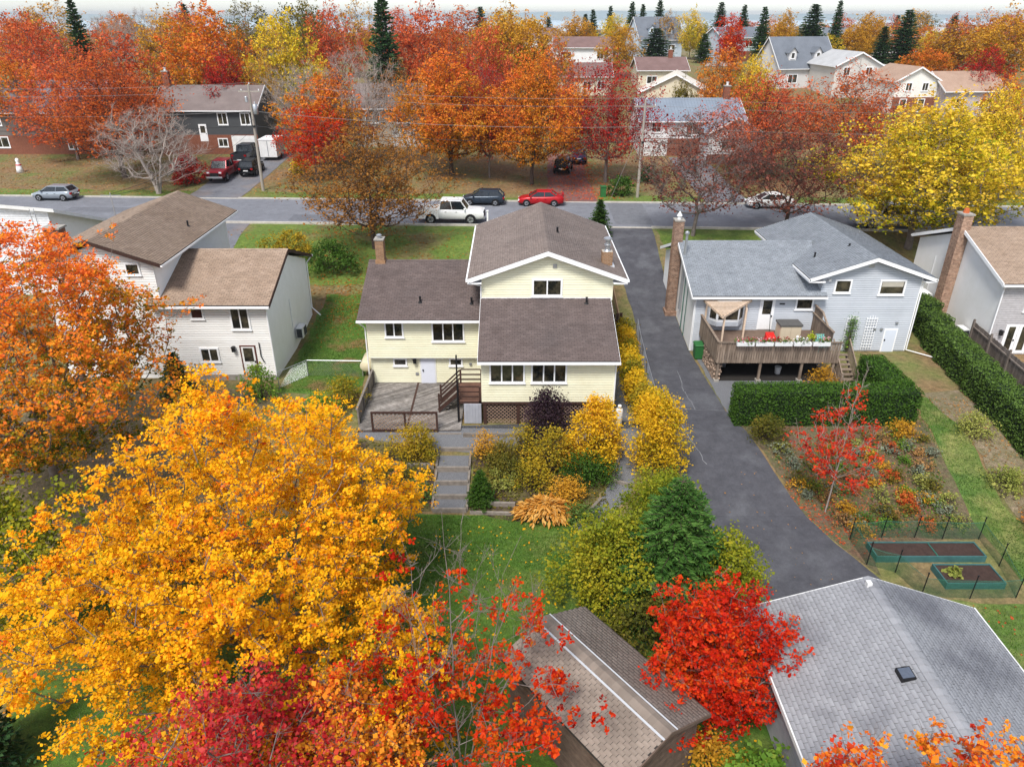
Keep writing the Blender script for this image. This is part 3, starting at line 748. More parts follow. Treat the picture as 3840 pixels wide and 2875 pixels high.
# chain-link fence beside the driveway and at the side lawn
def chain_fence(label, pts, h, step=1.9):
    f = root('chain_fence', (*pts[0], zt(pts[0][1])), label, 'fence')
    for (ax, ay), (bx, by) in zip(pts, pts[1:]):
        L = math.dist((ax, ay), (bx, by)); n = max(1, int(L/step))
        for i in range(n+1):
            x, y = ax+(bx-ax)*i/n, ay+(by-ay)*i/n
            MB().tube([(x, y, zt(y)-.2), (x, y, zt(y)+h)], .03, 6).build('post', GALV, f)
            if i:
                MB().tube([(px, py, zt(py)+h-.02), (x, y, zt(y)+h-.02)], .022, 5).build('top_rail', GALV, f)
                mb = MB(); s = .12; Lp = math.dist((px, py), (x, y)); k = int(Lp/s)
                for j in range(k):
                    for sg in (0, 1):
                        c0 = j/k; c1 = min(1, max(0, c0+(h/Lp if sg else -h/Lp)))
                        hh = h*abs(c1-c0)*Lp/h
                        A = (px+(x-px)*c0, py+(y-py)*c0, zt(py+(y-py)*c0)+.03); B = (px+(x-px)*c1, py+(y-py)*c1, zt(py+(y-py)*c1)+.03+hh*.97)
                        if hh > .05: mb.tube([A, B], .004, 3, False)
                tag(mb.build('wire_mesh', GALV, f), kind='stuff')
            px, py = x, y
chain_fence('green-grey chain link fence along the edge of the shared driveway', [(8.1, 36.4), (8.25, 40), (8.6, 46.2)], 1.15)
chain_fence('low chain link fence across the lawn between the cream and yellow houses', [(-13.9, 38.6), (-12.6, 40.3), (-9.2, 40.2)], 1.1)
# ------------------------------------------------------------ blue-grey house with raised deck
gh = root('grey_house', (19, 46, 0), 'blue-grey clapboard house with grey roof and raised wooden deck', 'house')
lw = MB().raw([(x, y, z) for x in (11.8, 19.7) for y, z in ((44.0, -.4), (54.2, -.4), (54.2, 3.85), (49.1, 5.75), (44.0, 3.85))],
              [(0, 4, 3, 2, 1), (5, 6, 7, 8, 9), (0, 1, 6, 5), (0, 5, 9, 4), (4, 9, 8, 3), (3, 8, 7, 2), (2, 7, 6, 1)]).build('low_wing_wall', STUCCO, gh)
Wr = Wall((0, 43.98), (1, 0), (0, -1))
siding(lw, Wr, 11.8, 19.7, .1, 3.85, .15, GREYB)
hw = MB().raw([(x, y, z) for y in (44.0, 54.4) for x, z in ((19.7, -.4), (26.0, -.4), (26.0, 5.05), (22.66, 6.18), (19.7, 5.18))],
              [(0, 1, 2, 3, 4), (9, 8, 7, 6, 5), (0, 5, 6, 1), (1, 6, 7, 2), (2, 7, 8, 3), (3, 8, 9, 4), (4, 9, 5, 0)]).build('gable_wall', mat('grey_wall', 'c2c7cd', .65), gh)
s_ = .338
siding(hw, Wr, 19.7, 26.0, .1, 6.18, .15, GREYB, lambda z: (19.7, 26.0) if z < 5.05 else (max(19.7, 22.66-(6.18-z)/s_), 22.66+(6.18-z)/s_))
for x in (11.78, 25.95): MB().box(x, x+.07, 43.94, 44.01, .05, 3.85 if x < 20 else 5.1).build('corner_post', WHITE, gh)
e0, e1, r1, r0 = (11.45, 43.55, 4.02), (20.0, 43.55, 4.02), (20.6, 49.1, 6.02), (11.45, 49.1, 6.02)
f1 = slab(gh, e0, e1, r1, r0, .16, SHING_G, 'low_roof'); shingles(f1, e0, e1, r1, r0, SHING_G, seed=11)
slab(gh, (20.6, 54.65, 4.02), (11.45, 54.65, 4.02), r0, r1, .16, SHING_G, 'low_roof_front'); ridge_cap(gh, r0, (20.6, 49.1, 6.02), SHING_G)
gutter(gh, (11.42, 43.48, 3.9), (20.02, 43.48, 3.9))
q = MB(); q.hexa([(11.41, 43.55, 3.8), (11.45, 43.55, 3.8), (11.45, 49.1, 5.8), (11.41, 49.1, 5.8)], [(11.41, 43.55, 4.01), (11.45, 43.55, 4.01), (11.45, 49.1, 6.01), (11.41, 49.1, 6.01)])
q.hexa([(11.41, 49.1, 5.8), (11.45, 49.1, 5.8), (11.45, 54.65, 3.8), (11.41, 54.65, 3.8)], [(11.41, 49.1, 6.01), (11.45, 49.1, 6.01), (11.45, 54.65, 4.01), (11.41, 54.65, 4.01)]); q.build('rake_board', WHITE, gh)
pk, zr, ze = 22.66, 6.52, 5.17
for (xa, sd_) in ((18.66, 21), (26.66, 22)):
    A, B, C, D_ = ((xa, 55, ze), (xa, 43.5, ze), (pk, 43.5, zr), (pk, 55, zr)) if xa < pk else ((xa, 43.5, ze), (xa, 55, ze), (pk, 55, zr), (pk, 43.5, zr))
    o_ = slab(gh, A, B, C, D_, .15, SHING_G, 'gable_roof'); shingles(o_, A, B, C, D_, SHING_G, seed=sd_)
    for yy in (43.48, 55.0):
        q = MB(); q.hexa([(xa, yy, ze-.24), (pk, yy, zr-.24), (pk, yy+.04, zr-.24), (xa, yy+.04, ze-.24)], [(xa, yy, ze), (pk, yy, zr), (pk, yy+.04, zr), (xa, yy+.04, ze)]); q.build('rake_board', WHITE, gh)
    gutter(gh, (xa, 43.48, ze-.1), (xa, 55.0, ze-.1))
    MB().box(min(xa, 19.7 if xa < pk else 26), max(xa, 19.7 if xa < pk else 26), 43.53, 54.95, ze-.28, ze-.2).build('soffit', WHITE, gh)
ridge_cap(gh, (pk, 43.5, zr), (pk, 55, zr), SHING_G)
vent_pipe(gh, 20.0, 46.6, 5.6); vent_pipe(gh, 22.2, 46.7, 6.35, .15)
window(gh, Wr, 20.48, 21.56, 4.08, 5.0, 1, .1); window(gh, Wr, 23.34, 25.0, 3.95, 4.96, 1, .1, blind=True)
window(gh, Wr, 18.22, 19.36, 2.95, 3.75, 1, .1)
q = MB(); Wr.box(q, 22.4, 22.75, 5.75, 6.0, .02, .05); q.build('gable_vent', GALV, gh)
def panel_door(par, W, u0, u1, z0, z1, m, glass=None, hs=1):
    q = MB(); W.box(q, u0, u1, z0, z1, .0, .066); d = q.build('door', WHITE, par)
    q = MB(); W.box(q, u0+.09, u1-.09, z0+.04, z1-.09, .066, .078); q.build('door_leaf', m, d)
    if glass:
        q = MB(); W.box(q, u0+.2, u1-.2, z0+(z1-z0)*glass[0], z0+(z1-z0)*glass[1], .079, .088); q.build('pane', GLASS, d)
    q = MB(); h = u1-.17 if hs > 0 else u0+.1; W.box(q, h, h+.07, z0+.9, z0+1.0, .075, .13); q.build('handle', BLACKM, d)
    return d
panel_door(gh, Wr, 15.95, 16.92, 1.58, 3.74, WHITE, (.5, .93))
panel_door(gh, Wr, 24.36, 25.24, -.1, 1.62, mat('pale_blue_door', 'd3d9e4', .5, var=.02), None, -1)
q = MB(); Wr.box(q, 17.2, 17.55, 3.28, 3.42, .024, .035); q.build('house_number_plate', BLACKM, gh)
for x in (24.05, 24.95, 23.6): q = MB(); Wr.box(q, x, x+.16, 1.55 if x < 24.5 else 2.0, 1.68 if x < 24.5 else 2.12, .02, .14); q.build('wall_fitting', GALV, gh)
q = MB(); Wr.box(q, 20.0, 20.16, 4.9, 5.08, .02, .2); q.build('flood_light', WHITE2, gh)
# bay window
bay = MB().hexa([(12.75, 43.95, 2.0), (13.15, 43.45, 2.0), (14.55, 43.45, 2.0), (14.95, 43.95, 2.0)], [(12.75, 43.95, 3.7), (13.15, 43.45, 3.7), (14.55, 43.45, 3.7), (14.95, 43.95, 3.7)]).build('bay_window', WHITE, gh)
for a, b in (((12.75, 43.95), (13.15, 43.45)), ((13.15, 43.45), (14.55, 43.45)), ((14.55, 43.45), (14.95, 43.95))):
    dx, dy = b[0]-a[0], b[1]-a[1]; L = math.hypot(dx, dy); W_ = Wall(a, (dx/L, dy/L), (dy/L, -dx/L))
    q = MB(); W_.box(q, .08, L-.08, 2.45, 3.5, .003, .012); q.build('pane', GLASS, bay)
    q = MB(); W_.box(q, .0, L, 2.0, 2.3, .003, .02); q.build('bay_panel', GREYB, bay)
# brick chimney and pipes on the driveway side
c3 = part_box('chimney', BRICK_R, gh, 11.0, 11.8, 48.75, 49.75, .2, .9)
bricks(c3, 11.1, 11.72, 48.9, 49.6, .9, 7.4, BRICK_R, 240)
MB().box(11.06, 11.76, 48.86, 49.64, 7.4, 7.48).build('chimney_cap', CONC, c3)
MB().lathe([(.14, 0), (.14, .2), (.2, .24), (.05, .5), (.03, .55)], (11.4, 49.2, 7.48), 10).build('flue_cap', WHITE2, c3)
MB().tube([(11.66, 47.6, 1.6), (11.66, 47.6, 6.9)], .09, 8).lathe([(.16, 0), (.16, .12), (.06, .2)], (11.66, 47.6, 6.9), 8).build('metal_flue', GALV, gh)
MB().tube([(11.72, 46.9, .4), (11.72, 46.9, 4.9)], .03, 6).tube([(11.72, 46.0, .3), (11.72, 46.0, 4.6)], .025, 6).build('conduit', GREENP, gh)
MB().tube([(11.5, 43.5, 3.85), (11.74, 43.9, 3.5), (11.74, 43.9, .1)], .04, 6).build('downspout', WHITE, gh)
MB().tube([(26.55, 43.5, 5.05), (26.08, 43.9, 4.75), (26.08, 43.9, .15), (27.6, 42.6, .08)], .045, 6).build('downspout', WHITE, gh)
# trellises on the wall
for k_, (u0, u1) in enumerate(((21.72, 22.5), (23.0, 23.72))):
    tr = root('trellis', (u0, 43.8, 0), ('white wall trellis half covered by a climbing vine', 'bare white arched trellis beside the pale garden door')[k_], 'trellis')
    for i in range(5):
        u = u0+.02+i*(u1-u0-.06)/4; q = MB(); Wr.box(q, u, u+.035, .15, 2.45+.12*math.sin(math.pi*i/4), .1, .12); q.build('slat', WHITE, tr)
    for i in range(11): q = MB(); Wr.box(q, u0, u1, .35+i*.2, .385+i*.2, .12, .14); q.build('slat', WHITE, tr)

# raised deck
gd = root('raised_deck', (15.9, 41.7, 0), 'raised brown deck with slatted railing on posts behind the grey house', 'deck')
GDW = mat('brown_deck_floor', '7a6658', .85, scale=4, c2='66554a', rnd=.14)
GRW = mat('weathered_railing', '8f7f70', .88, scale=6, c2='6c5d50', rnd=.2, stretch=(1, 1, .25))
fl = part_box('deck_floor', DBROWN, gd, 12.3, 19.5, 39.5, 43.93, 1.32, 1.52)
for i in range(31): part_box('plank', GDW, fl, 12.3, 19.5, 39.52+i*.142, 39.52+i*.142+.13, 1.522, 1.55)
rl = part_box('railing', GRW, gd, 12.22, 19.6, 39.36, 39.5, 2.6, 2.66)
for i in range(50): part_box('slat', GRW, rl, 12.28+i*.146, 12.28+i*.146+.115, 39.43, 39.46, 1.28, 2.6)
part_box('fascia', GRW, rl, 12.24, 19.58, 39.462, 39.498, 1.3, 1.5)
rl2 = part_box('railing', GRW, gd, 12.2, 12.34, 39.5, 43.9, 2.6, 2.66)
for i in range(30): part_box('slat', GRW, rl2, 12.24, 12.27, 39.52+i*.146, 39.52+i*.146+.115, 1.28, 2.6)
rl3 = part_box('railing', GRW, gd, 19.42, 19.56, 40.6, 43.9, 2.75, 2.81)
for i in range(22): part_box('slat', GRW, rl3, 19.48, 19.51, 40.62+i*.148, 40.62+i*.148+.135, 1.3, 2.75)
MB().bar((19.5, 43.9, 3.3), (19.5, 42.6, 3.3), .1, .08).bar((19.5, 42.6, 3.3), (19.5, 41.6, 2.8), .1, .08).build('privacy_cap', GRW, gd)
for i in range(9): part_box('slat', GRW, rl3, 19.52, 19.55, 42.6+i*.145, 42.6+i*.145+.13, 2.81, 3.26)
for x in (12.35, 14.9, 17.4, 19.3):
    for y in (39.5, 41.7): part_box('post', GRW, gd, x, x+.14, y, y+.14, .12, 1.32)
    part_box('footing', CONC, gd, x-.08, x+.22, 39.42, 39.72, -.2, .14)
for i in range(7): part_box('stair_tread', GRW, gd, 19.62, 20.6, 40.4-i*.27, 40.66-i*.27, 1.3-i*.2, 1.35-i*.2)
for x in (19.62, 20.6):
    MB().bar((x, 40.7, 1.2), (x, 38.7, -.15), .05, .2).build('stringer', GRW, gd)
    MB().bar((x, 40.7, 2.3), (x, 38.7, .85), .06, .08).build('stair_rail', GRW, gd)
    part_box('post', GRW, gd, x-.05, x+.05, 38.65, 38.75, -.2, .95)
    for i in range(12): part_box('slat', GRW, gd, x-.015, x+.015, 38.8+i*.155, 38.87+i*.155, .15+i*.105, .9+i*.112)
part_box('deck_shade_screen', BLACKM, gd, 12.6, 19.4, 42.2, 42.24, 0, 1.3); patch('under_deck_shade', [(12.4, 39.6), (19.4, 39.6), (19.4, 43.9), (12.4, 43.9)], mat('painted_deck_shade', '2e2a27', .95, fine=(5, .3)), .03)  # black screen and dark ground sheet put the shade under the deck into colour
# corner pergola
pg = root('corner_pergola', (13.5, 42, 1.55), 'small tan triangular pergola in the corner of the raised deck', 'pergola')
PGW = mat('tan_pergola_wood', 'd8c3ae', .8, scale=6, c2='c2a88f', rnd=.1)
for x, y in ((12.45, 43.75), (15.0, 43.75), (12.9, 41.2), (14.65, 42.6)): part_box('post', PGW, pg, x, x+.1, y, y+.1, 1.55, 3.55)
A_, B_, C_ = Vector((12.3, 43.85, 3.6)), Vector((15.35, 43.85, 3.6)), Vector((12.75, 40.95, 3.6))
for p, q in ((A_, B_), (B_, C_), (C_, A_)): MB().bar(p, q, .06, .14).build('beam', PGW, pg)
for i in range(1, 11):
    t = i/11; MB().bar(A_.lerp(C_, t)+Vector((-.06, 0, .1)), B_.lerp(C_, t)+Vector((.06, 0, .1)), .05, .08).build('slat', PGW, pg)
# things on and under the deck
bx = root('deck_box', (17.3, 42.2, 1.55), 'beige plastic deck box with dark lid on the raised deck', 'storage box')
PLB = mat('beige_plastic', 'c8b9a0', .6, var=.04)
part_box('body', PLB, bx, 16.75, 18.05, 41.9, 42.75, 1.552, 2.62)
part_box('lid', mat('dark_grey_lid', '5f5d5a', .6), bx, 16.7, 18.1, 41.84, 42.82, 2.62, 2.74)
for x in (16.78, 17.41): part_box('door_panel', PLB, bx, x, x+.61, 41.87, 41.9, 1.6, 2.56)
sc = root('snow_scoop', (16.4, 42.3, 1.55), 'red snow scoop standing by the deck box on the deck', 'shovel')
RED = mat('red_plastic', 'd02a24', .45, var=.05)
MB().hexa([(16.0, 42.0, 1.56), (16.62, 42.0, 1.56), (16.62, 42.45, 1.56), (16.0, 42.45, 1.56)], [(16.02, 41.96, 1.8), (16.6, 41.96, 1.8), (16.56, 42.5, 2.0), (16.06, 42.5, 2.0)]).build('scoop', RED, sc)
MB().tube([(16.3, 42.45, 1.8), (16.36, 43.0, 3.1)], .018, 6).build('handle', BLACKM, sc)
fb_lab = ['white planter of red geraniums at the post end of the deck railing', 'white planter with pink and white flowers next to it on the railing', 'white planter of red and white blooms in the middle of the deck railing',
          'white planter of white flowers beside the lime green plant', 'white planter with sparse flowers by the deck stair']
LEAFG = leaf_mat('green_plant_leaves', ['2f4a1e', '4c6a2a', '6a8638', '86a048'])
FLOW = leaf_mat('red_white_petals', ['8c1220', 'c8283a', 'e86a78', 'f4e2e0', 'ffffff'])
def np_leaves(rng, C, m, spread, size, up=.8, kind='quad', flat=1., gain=.25, rel=None, elong=1., sub=0):
    jit = None
    if sub:      # leaves sit in small sprays around each twig end
        C = np.repeat(C, sub, 0)+rng.normal(0, 1, (len(C)*sub, 3))*np.array([spread, spread, spread*flat]); m = max(2, round(m/sub)); spread = spread*.36
        jit = np.repeat(rng.normal(0, .12, len(C)), m)
    N = len(C)*m
    P = np.repeat(C, m, 0)+rng.normal(0, 1, (N, 3))*np.array([spread, spread, spread*flat])
    n = rng.normal(0, 1, (N, 3)); n[:, 2] = np.abs(n[:, 2])+up; n /= np.linalg.norm(n, axis=1)[:, None]
    t = rng.normal(0, 1, (N, 3)); t -= n*(t*n).sum(1)[:, None]; t /= np.linalg.norm(t, axis=1)[:, None]
    b = np.cross(n, t); s = (size*rng.lognormal(-.06, .32, N))[:, None]
    if kind == 'quad':
        V = np.stack([P-t*s*.5*elong, P+b*s*.4-n*s*.08, P+t*s*.55*elong, P-b*s*.4-n*s*.08], 1)
        F = (np.arange(N)[:, None]*4+np.array([0, 1, 2, 3])).reshape(-1, 4)
    else:   # three-lobed maple leaf
        V = np.stack([P-t*s*.45, P-b*s*.52+t*s*.08-n*s*.12, P-b*s*.17+t*s*.12, P+t*s*.58-n*s*.08, P+b*s*.17+t*s*.12, P+b*s*.52+t*s*.08-n*s*.12], 1)
        F = (np.arange(N)[:, None, None]*6+np.array([[0, 2, 1], [0, 3, 2], [0, 4, 3], [0, 5, 4]])).reshape(-1, 3)
    ph = rng.uniform(0, 6.28, 6)
    lo = (np.sin(P[:, 0]*1.1+ph[0])+np.sin(P[:, 1]*1.2+ph[1])+np.sin(P[:, 2]*1.4+ph[2])+np.sin(P[:, 0]*2.7+P[:, 2]*1.7+ph[3]))/4
    T = .5+gain*lo+rng.normal(0, .13, N)
    if jit is not None: T = T+jit
    if rel is not None: T = T+rel(P)
    T = np.clip(T, 0, 1)
    if kind != 'quad': T = np.repeat(T, 4)
    return V.reshape(-1, 3), F, T
for i in range(5):
    x0 = 13.25+i*1.12
    fb = root('flower_box', (x0, 39.3, 2.6), fb_lab[i], 'planter', 'planters on the deck railing')
    part_box('trough', WHITE2, fb, x0, x0+1.02, 39.12, 39.35, 2.52, 2.74)
    rng = np.random.default_rng(i); C = np.stack([rng.uniform(x0, x0+1, 14), rng.uniform(39.1, 39.36, 14), rng.uniform(2.76, 2.9, 14)], 1)
    V, F, T = np_leaves(rng, C, 9, .07, .09); tag(link('leaves', np_mesh('leaves', V, F, T), LEAFG, fb), kind='stuff')
    V, F, T = np_leaves(rng, C[:10]+[0, 0, .1], 7, .06, .08); tag(link('flowers', np_mesh('flowers', V, F, np.clip(T*1.2-.3*(i in (0, 2))+.3*(i == 3), 0, 1)), FLOW, fb), kind='stuff')
lp = root('potted_plant', (17.7, 39.4, 2.66), 'lime green plant in a pot on the deck railing', 'plant')
MB().lathe([(.1, 0), (.14, .2)], (17.72, 39.42, 2.67), 10).build('pot', DBROWN, lp)
rng = np.random.default_rng(77); V, F, T = np_leaves(rng, np.array([[17.72, 39.42, 3.0]]), 160, .12, .1); link('leaves', np_mesh('leaves', V, F, T), leaf_mat('lime_pot_leaves', ['8a9a1e', 'b4c02a', 'd6dc3c']), lp)
tc = root('garden_chair', (18.8, 40.4, 1.55), 'teal plastic garden chair on the deck by the stair', 'chair')
TEAL = mat('teal_plastic', '6fb0a8', .5, var=.05)
part_box('seat', TEAL, tc, 18.55, 19.05, 40.2, 40.7, 1.95, 2.0)
for i in range(5): MB().bar((18.58+i*.11, 40.72, 2.0), (18.56+i*.115, 40.9, 2.55), .08, .02).build('back_slat', TEAL, tc)
for x in (18.56, 19.0):
    for y in (40.22, 40.66): part_box('leg', TEAL, tc, x, x+.05, y, y+.05, 1.552, 1.95)
gb = root('wheelie_bin', (12.0, 42.9, 0), 'green wheeled bin beside the grey house wall at the driveway', 'bin')
GBN = mat('green_bin_plastic', '2f6a38', .5, var=.06)
MB().hexa([(11.82, 42.6, .08), (12.3, 42.6, .08), (12.3, 43.15, .08), (11.82, 43.15, .08)], [(11.76, 42.54, 1.0), (12.36, 42.54, 1.0), (12.36, 43.2, 1.0), (11.76, 43.2, 1.0)]).build('body', GBN, gb)
MB().hexa([(11.73, 42.5, 1.0), (12.39, 42.5, 1.0), (12.39, 43.24, 1.0), (11.73, 43.24, 1.0)], [(11.78, 42.55, 1.06), (12.34, 42.55, 1.06), (12.34, 43.2, 1.1), (11.78, 43.2, 1.1)]).build('lid', GBN, gb)
for x in (11.86, 12.2): MB().lathe([(.1, 0), (.1, .06)], (x, 43.1, .1), 10, 'x').build('wheel', BLACKM, gb)
wp = root('firewood_stack', (12.1, 41.3, 0), 'stack of split firewood logs under the raised deck', 'firewood')
lm = [MB().lathe([(.075, 0), (.08, .2), (.07, .42)], (0, 0, 0), 6, 'x').mesh('log') for _ in range(1)][0]
LOGM = mat('firewood_bark', 'b59f8c', .9, scale=9, c2='7d685a', rnd=.3); lm.materials.append(LOGM)
rg = random.Random(9)
for j in range(8):
    for i in range(25):
        s = rg.uniform(.8, 1.15)
        piece('log', lm, Matrix.Translation((12.3+rg.uniform(-.05, .05), 39.75+i*.155+(j % 2)*.07, .1+j*.14)) @ Matrix.Rotation(rg.uniform(0, 3), 4, 'X') @ Matrix.Scale(s, 4), wp)
for i, (x, y, l) in enumerate(((13.4, 41.6, 'grey'), (16.5, 40.6, 'white'))):
    bk = root('plastic_bucket', (x, y, 0), f'{l} plastic bucket stored under the raised deck', 'bucket')
    MB().lathe([(.16, 0), (.2, .42), (.21, .42), (.21, .45)], (x, y, .03), 12).build('bucket_body', GALV if i == 0 else WHITE2, bk)

# ------------------------------------------------------------ cream and white house with tan roofs
lh = root('cream_house', (-20, 44, 0), 'cream clapboard house with tan roofs and a white stucco end wall', 'house')
ww = MB().raw([(x, y, z) for x in (-20.5, -14.4) for y, z in ((39.82, -.3), (49.0, -.3), (49.0, 4.8), (44.4, 6.5), (39.82, 4.8))],
              [(0, 4, 3, 2, 1), (5, 6, 7, 8, 9), (0, 1, 6, 5), (0, 5, 9, 4), (4, 9, 8, 3), (3, 8, 7, 2), (2, 7, 6, 1)]).build('wing_wall', STUCCO, lh)
Wc = Wall((0, 39.8), (1, 0), (0, -1))
siding(ww, Wc, -20.5, -14.4, .35, 4.8, .15, CREAM)
part_box('foundation', CONC, lh, -20.5, -14.42, 39.74, 39.82, -.3, .34)
e0, e1, r1, r0 = (-21.2, 39.38, 4.98), (-14.05, 39.38, 4.98), (-14.05, 44.4, 6.84), (-21.2, 44.4, 6.84)
o_ = slab(lh, e0, e1, r1, r0, .15, SHING_T); shingles(o_, e0, e1, r1, r0, SHING_T, seed=31)
slab(lh, (-14.05, 49.42, 4.98), (-21.2, 49.42, 4.98), r0, r1, .15, SHING_T, 'roof_front'); ridge_cap(lh, r0, r1, SHING_T)
q = MB()
for a, b in (((39.38, 4.98), (44.4, 6.84)), ((44.4, 6.84), (49.42, 4.98))):
    q.hexa([(-14.05, a[0], a[1]-.2), (-14.01, a[0], a[1]-.2), (-14.01, b[0], b[1]-.2), (-14.05, b[0], b[1]-.2)], [(-14.05, a[0], a[1]), (-14.01, a[0], a[1]), (-14.01, b[0], b[1]), (-14.05, b[0], b[1])])
q.build('rake_board', DBROWN, lh); gutter(lh, (-20.5, 39.3, 4.86), (-14.02, 39.3, 4.86)); gutter(lh, (-20.5, 49.5, 4.86), (-14.0, 49.5, 4.86))
MB().tube([(-14.2, 39.32, 4.8), (-14.35, 39.7, 4.5), (-14.35, 39.74, .3)], .045, 6).build('downspout', WHITE, lh)
MB().tube([(-14.1, 49.4, 4.8), (-14.33, 49.0, 4.5), (-14.33, 48.9, 1.2), (-13.6, 48.2, .9)], .045, 6).build('downspout', WHITE, lh)
MB().tube([(-14.36, 44.2, 3.6), (-14.36, 44.2, 1.6)], .04, 6).build('conduit', WHITE, lh)
window(lh, Wc, -18.85, -18.05, 3.98, 4.76, 1, .09, glass=mat('reddish_blind_glass', '4a2a28', .25, scale=2)); window(lh, Wc, -16.55, -15.4, 3.3, 4.74, 2, .1); window(lh, Wc, -18.75, -17.6, 1.2, 2.15, 2, .1)
d_ = panel_door(lh, Wc, -16.32, -15.36, .3, 2.3, WHITE2, (.48, .92)); d_.data.materials[0] = mat('red_brown_frame', '5f3228', .7)
lantern(lh, Wc, -16.65, 2.1)
MB().tube([(-15.1, 39.7, 2.5), (-15.1, 39.7, 1.6), (-14.95, 39.7, 1.2)], .03, 5).build('hose_pipe', BLACKM, lh)
hp = root('heat_pump', (-14.0, 44.9, .7), 'white heat pump unit on the stucco end wall of the cream house', 'heat pump')
part_box('casing', WHITE2, hp, -14.3, -13.85, 44.4, 45.3, .75, 1.45); part_box('grille', mat('dark_grille', '3c3f42', .6), hp, -14.25, -13.9, 44.36, 44.4, .8, 1.4)
part_box('grille', MATS['dark_grille'], hp, -13.85, -13.82, 44.7, 45.25, .82, 1.38)
for y in (44.5, 45.15): part_box('bracket', GALV, hp, -14.38, -13.9, y, y+.05, .68, .75)
mw2 = MB().raw([(x, y, z) for y in (40.02, 51.6) for x, z in ((-27.1, -.3), (-20.5, -.3), (-20.5, 7.15), (-23.75, 8.35), (-27.1, 7.15))],
               [(0, 1, 2, 3, 4), (9, 8, 7, 6, 5), (0, 5, 6, 1), (1, 6, 7, 2), (2, 7, 8, 3), (3, 8, 9, 4), (4, 9, 5, 0)]).build('main_wall', STUCCO, lh)
Wm = Wall((0, 40.0), (1, 0), (0, -1))
siding(mw2, Wm, -27.1, -20.5, .35, 8.35, .15, CREAM, lambda z: (-27.1, -20.5) if z < 7.15 else (-23.75-(8.35-z)*2.79, -23.75+(8.35-z)*2.7))
pk, zr, ze = -23.75, 8.74, 7.36
for xa, sd_ in ((-27.75, 41), (-19.78, 42)):
    A, B, C, D_ = ((xa, 52.2, ze), (xa, 39.55, ze), (pk, 39.55, zr), (pk, 52.2, zr)) if xa < pk else ((xa, 39.55, ze), (xa, 52.2, ze), (pk, 52.2, zr), (pk, 39.55, zr))
    o_ = slab(lh, A, B, C, D_, .15, SHING_T, 'main_roof'); shingles(o_, A, B, C, D_, SHING_T, seed=sd_)
    for yy in (39.52, 52.2):
        q = MB(); q.hexa([(xa, yy, ze-.22), (pk, yy, zr-.22), (pk, yy+.04, zr-.22), (xa, yy+.04, ze-.22)], [(xa, yy, ze), (pk, yy, zr), (pk, yy+.04, zr), (xa, yy+.04, ze)]); q.build('rake_board', DBROWN, lh)
    gutter(lh, (xa, 39.5, ze-.1), (xa, 52.25, ze-.1))
ridge_cap(lh, (pk, 39.55, zr), (pk, 52.2, zr), SHING_T); vent_pipe(lh, -20.9, 46.4, 7.75)
window(lh, Wm, -22.1, -21.25, 6.6, 7.33, 1, .09); window(lh, Wm, -25.6, -24.3, 5.9, 7.0, 2, .09); window(lh, Wm, -25.6, -23.6, 2.6, 4.0, 3, .09)

# white house at the edge, its roof falling away towards the street
fh = root('white_house', (-39, 52, 0), 'white clapboard house with a brick chimney next to the cream house', 'house')
fw_ = MB().raw([(x, y, z) for x, z1, z2 in ((-46, 8.6, 5.2), (-33.3, 7.5, 4.4)) for y, z in ((52, 0), (60.5, 1), (60.5, z2), (52, z1))],
               [(0, 3, 2, 1), (4, 5, 6, 7), (0, 4, 7, 3), (3, 7, 6, 2), (2, 6, 5, 1), (1, 5, 4, 0)]).build('wall', STUCCO, fh)
Ww = Wall((0, 51.98), (1, 0), (0, -1))
siding(fw_, Ww, -46, -33.3, 1.2, 8.5, .17, mat('white_vinyl', 'eef0f2', .6, rnd=.02), lambda z: (-46, -33.3 if z < 7.5 else -33.3-(z-7.5)*11.5))
MB().hexa([(-46.3, 51.6, 8.5), (-32.6, 51.6, 7.35), (-32.6, 61, 4.0), (-46.3, 61, 5.0)], [(-46.3, 51.6, 8.75), (-32.6, 51.6, 7.6), (-32.6, 61, 4.25), (-46.3, 61, 5.25)]).build('roof', WHITE2, fh)
cc = part_box('chimney', BRICK_P, fh, -32.9, -31.7, 50.2, 51.0, 1, 1.5); bricks(cc, -32.85, -31.75, 50.2, 51.0, 1.5, 6.5, BRICK_P, 60); part_box('chimney_cap', CONC, cc, -32.95, -31.65, 50.1, 51.1, 6.5, 6.62)
an = MB()
for x in (-33.5, -33.2): an.tube([(x, 50.4, 6.4), (x, 50.4, 7.9)], .025, 5)
for i in range(5): an.tube([(-33.5, 50.4, 6.6+i*.28), (-33.2, 50.4, 6.6+i*.28)], .02, 5)
an.build('roof_ladder', GALV, fh)

# ------------------------------------------------------------ white and grey house with tan roof beyond the long hedge
rh = root('tan_roof_house', (36, 48, .3), 'white walled house with tan roof and tall brick chimney beyond the long hedge', 'house')
rw = MB().raw([(x, y, z) for x in (31.0, 43) for y, z in ((43.5, -.3), (54.2, -.3), (54.2, 4.85), (48.9, 6.7), (43.5, 4.85))],
              [(0, 4, 3, 2, 1), (5, 6, 7, 8, 9), (0, 1, 6, 5), (0, 5, 9, 4), (4, 9, 8, 3), (3, 8, 7, 2), (2, 7, 6, 1)]).build('wall', STUCCO, rh)
We = Wall((0, 43.48), (1, 0), (0, -1))
siding(rw, We, 31, 43, .3, 4.85, .15, mat('taupe_grey_vinyl', 'bdb9ba', .6, rnd=.02))
e0, e1, r1, r0 = (30.65, 43.1, 4.98), (43.3, 43.1, 4.98), (43.3, 48.9, 7.05), (30.65, 48.9, 7.05)
o_ = slab(rh, e0, e1, r1, r0, .15, SHING_T); shingles(o_, e0, e1, r1, r0, SHING_T, seed=51)
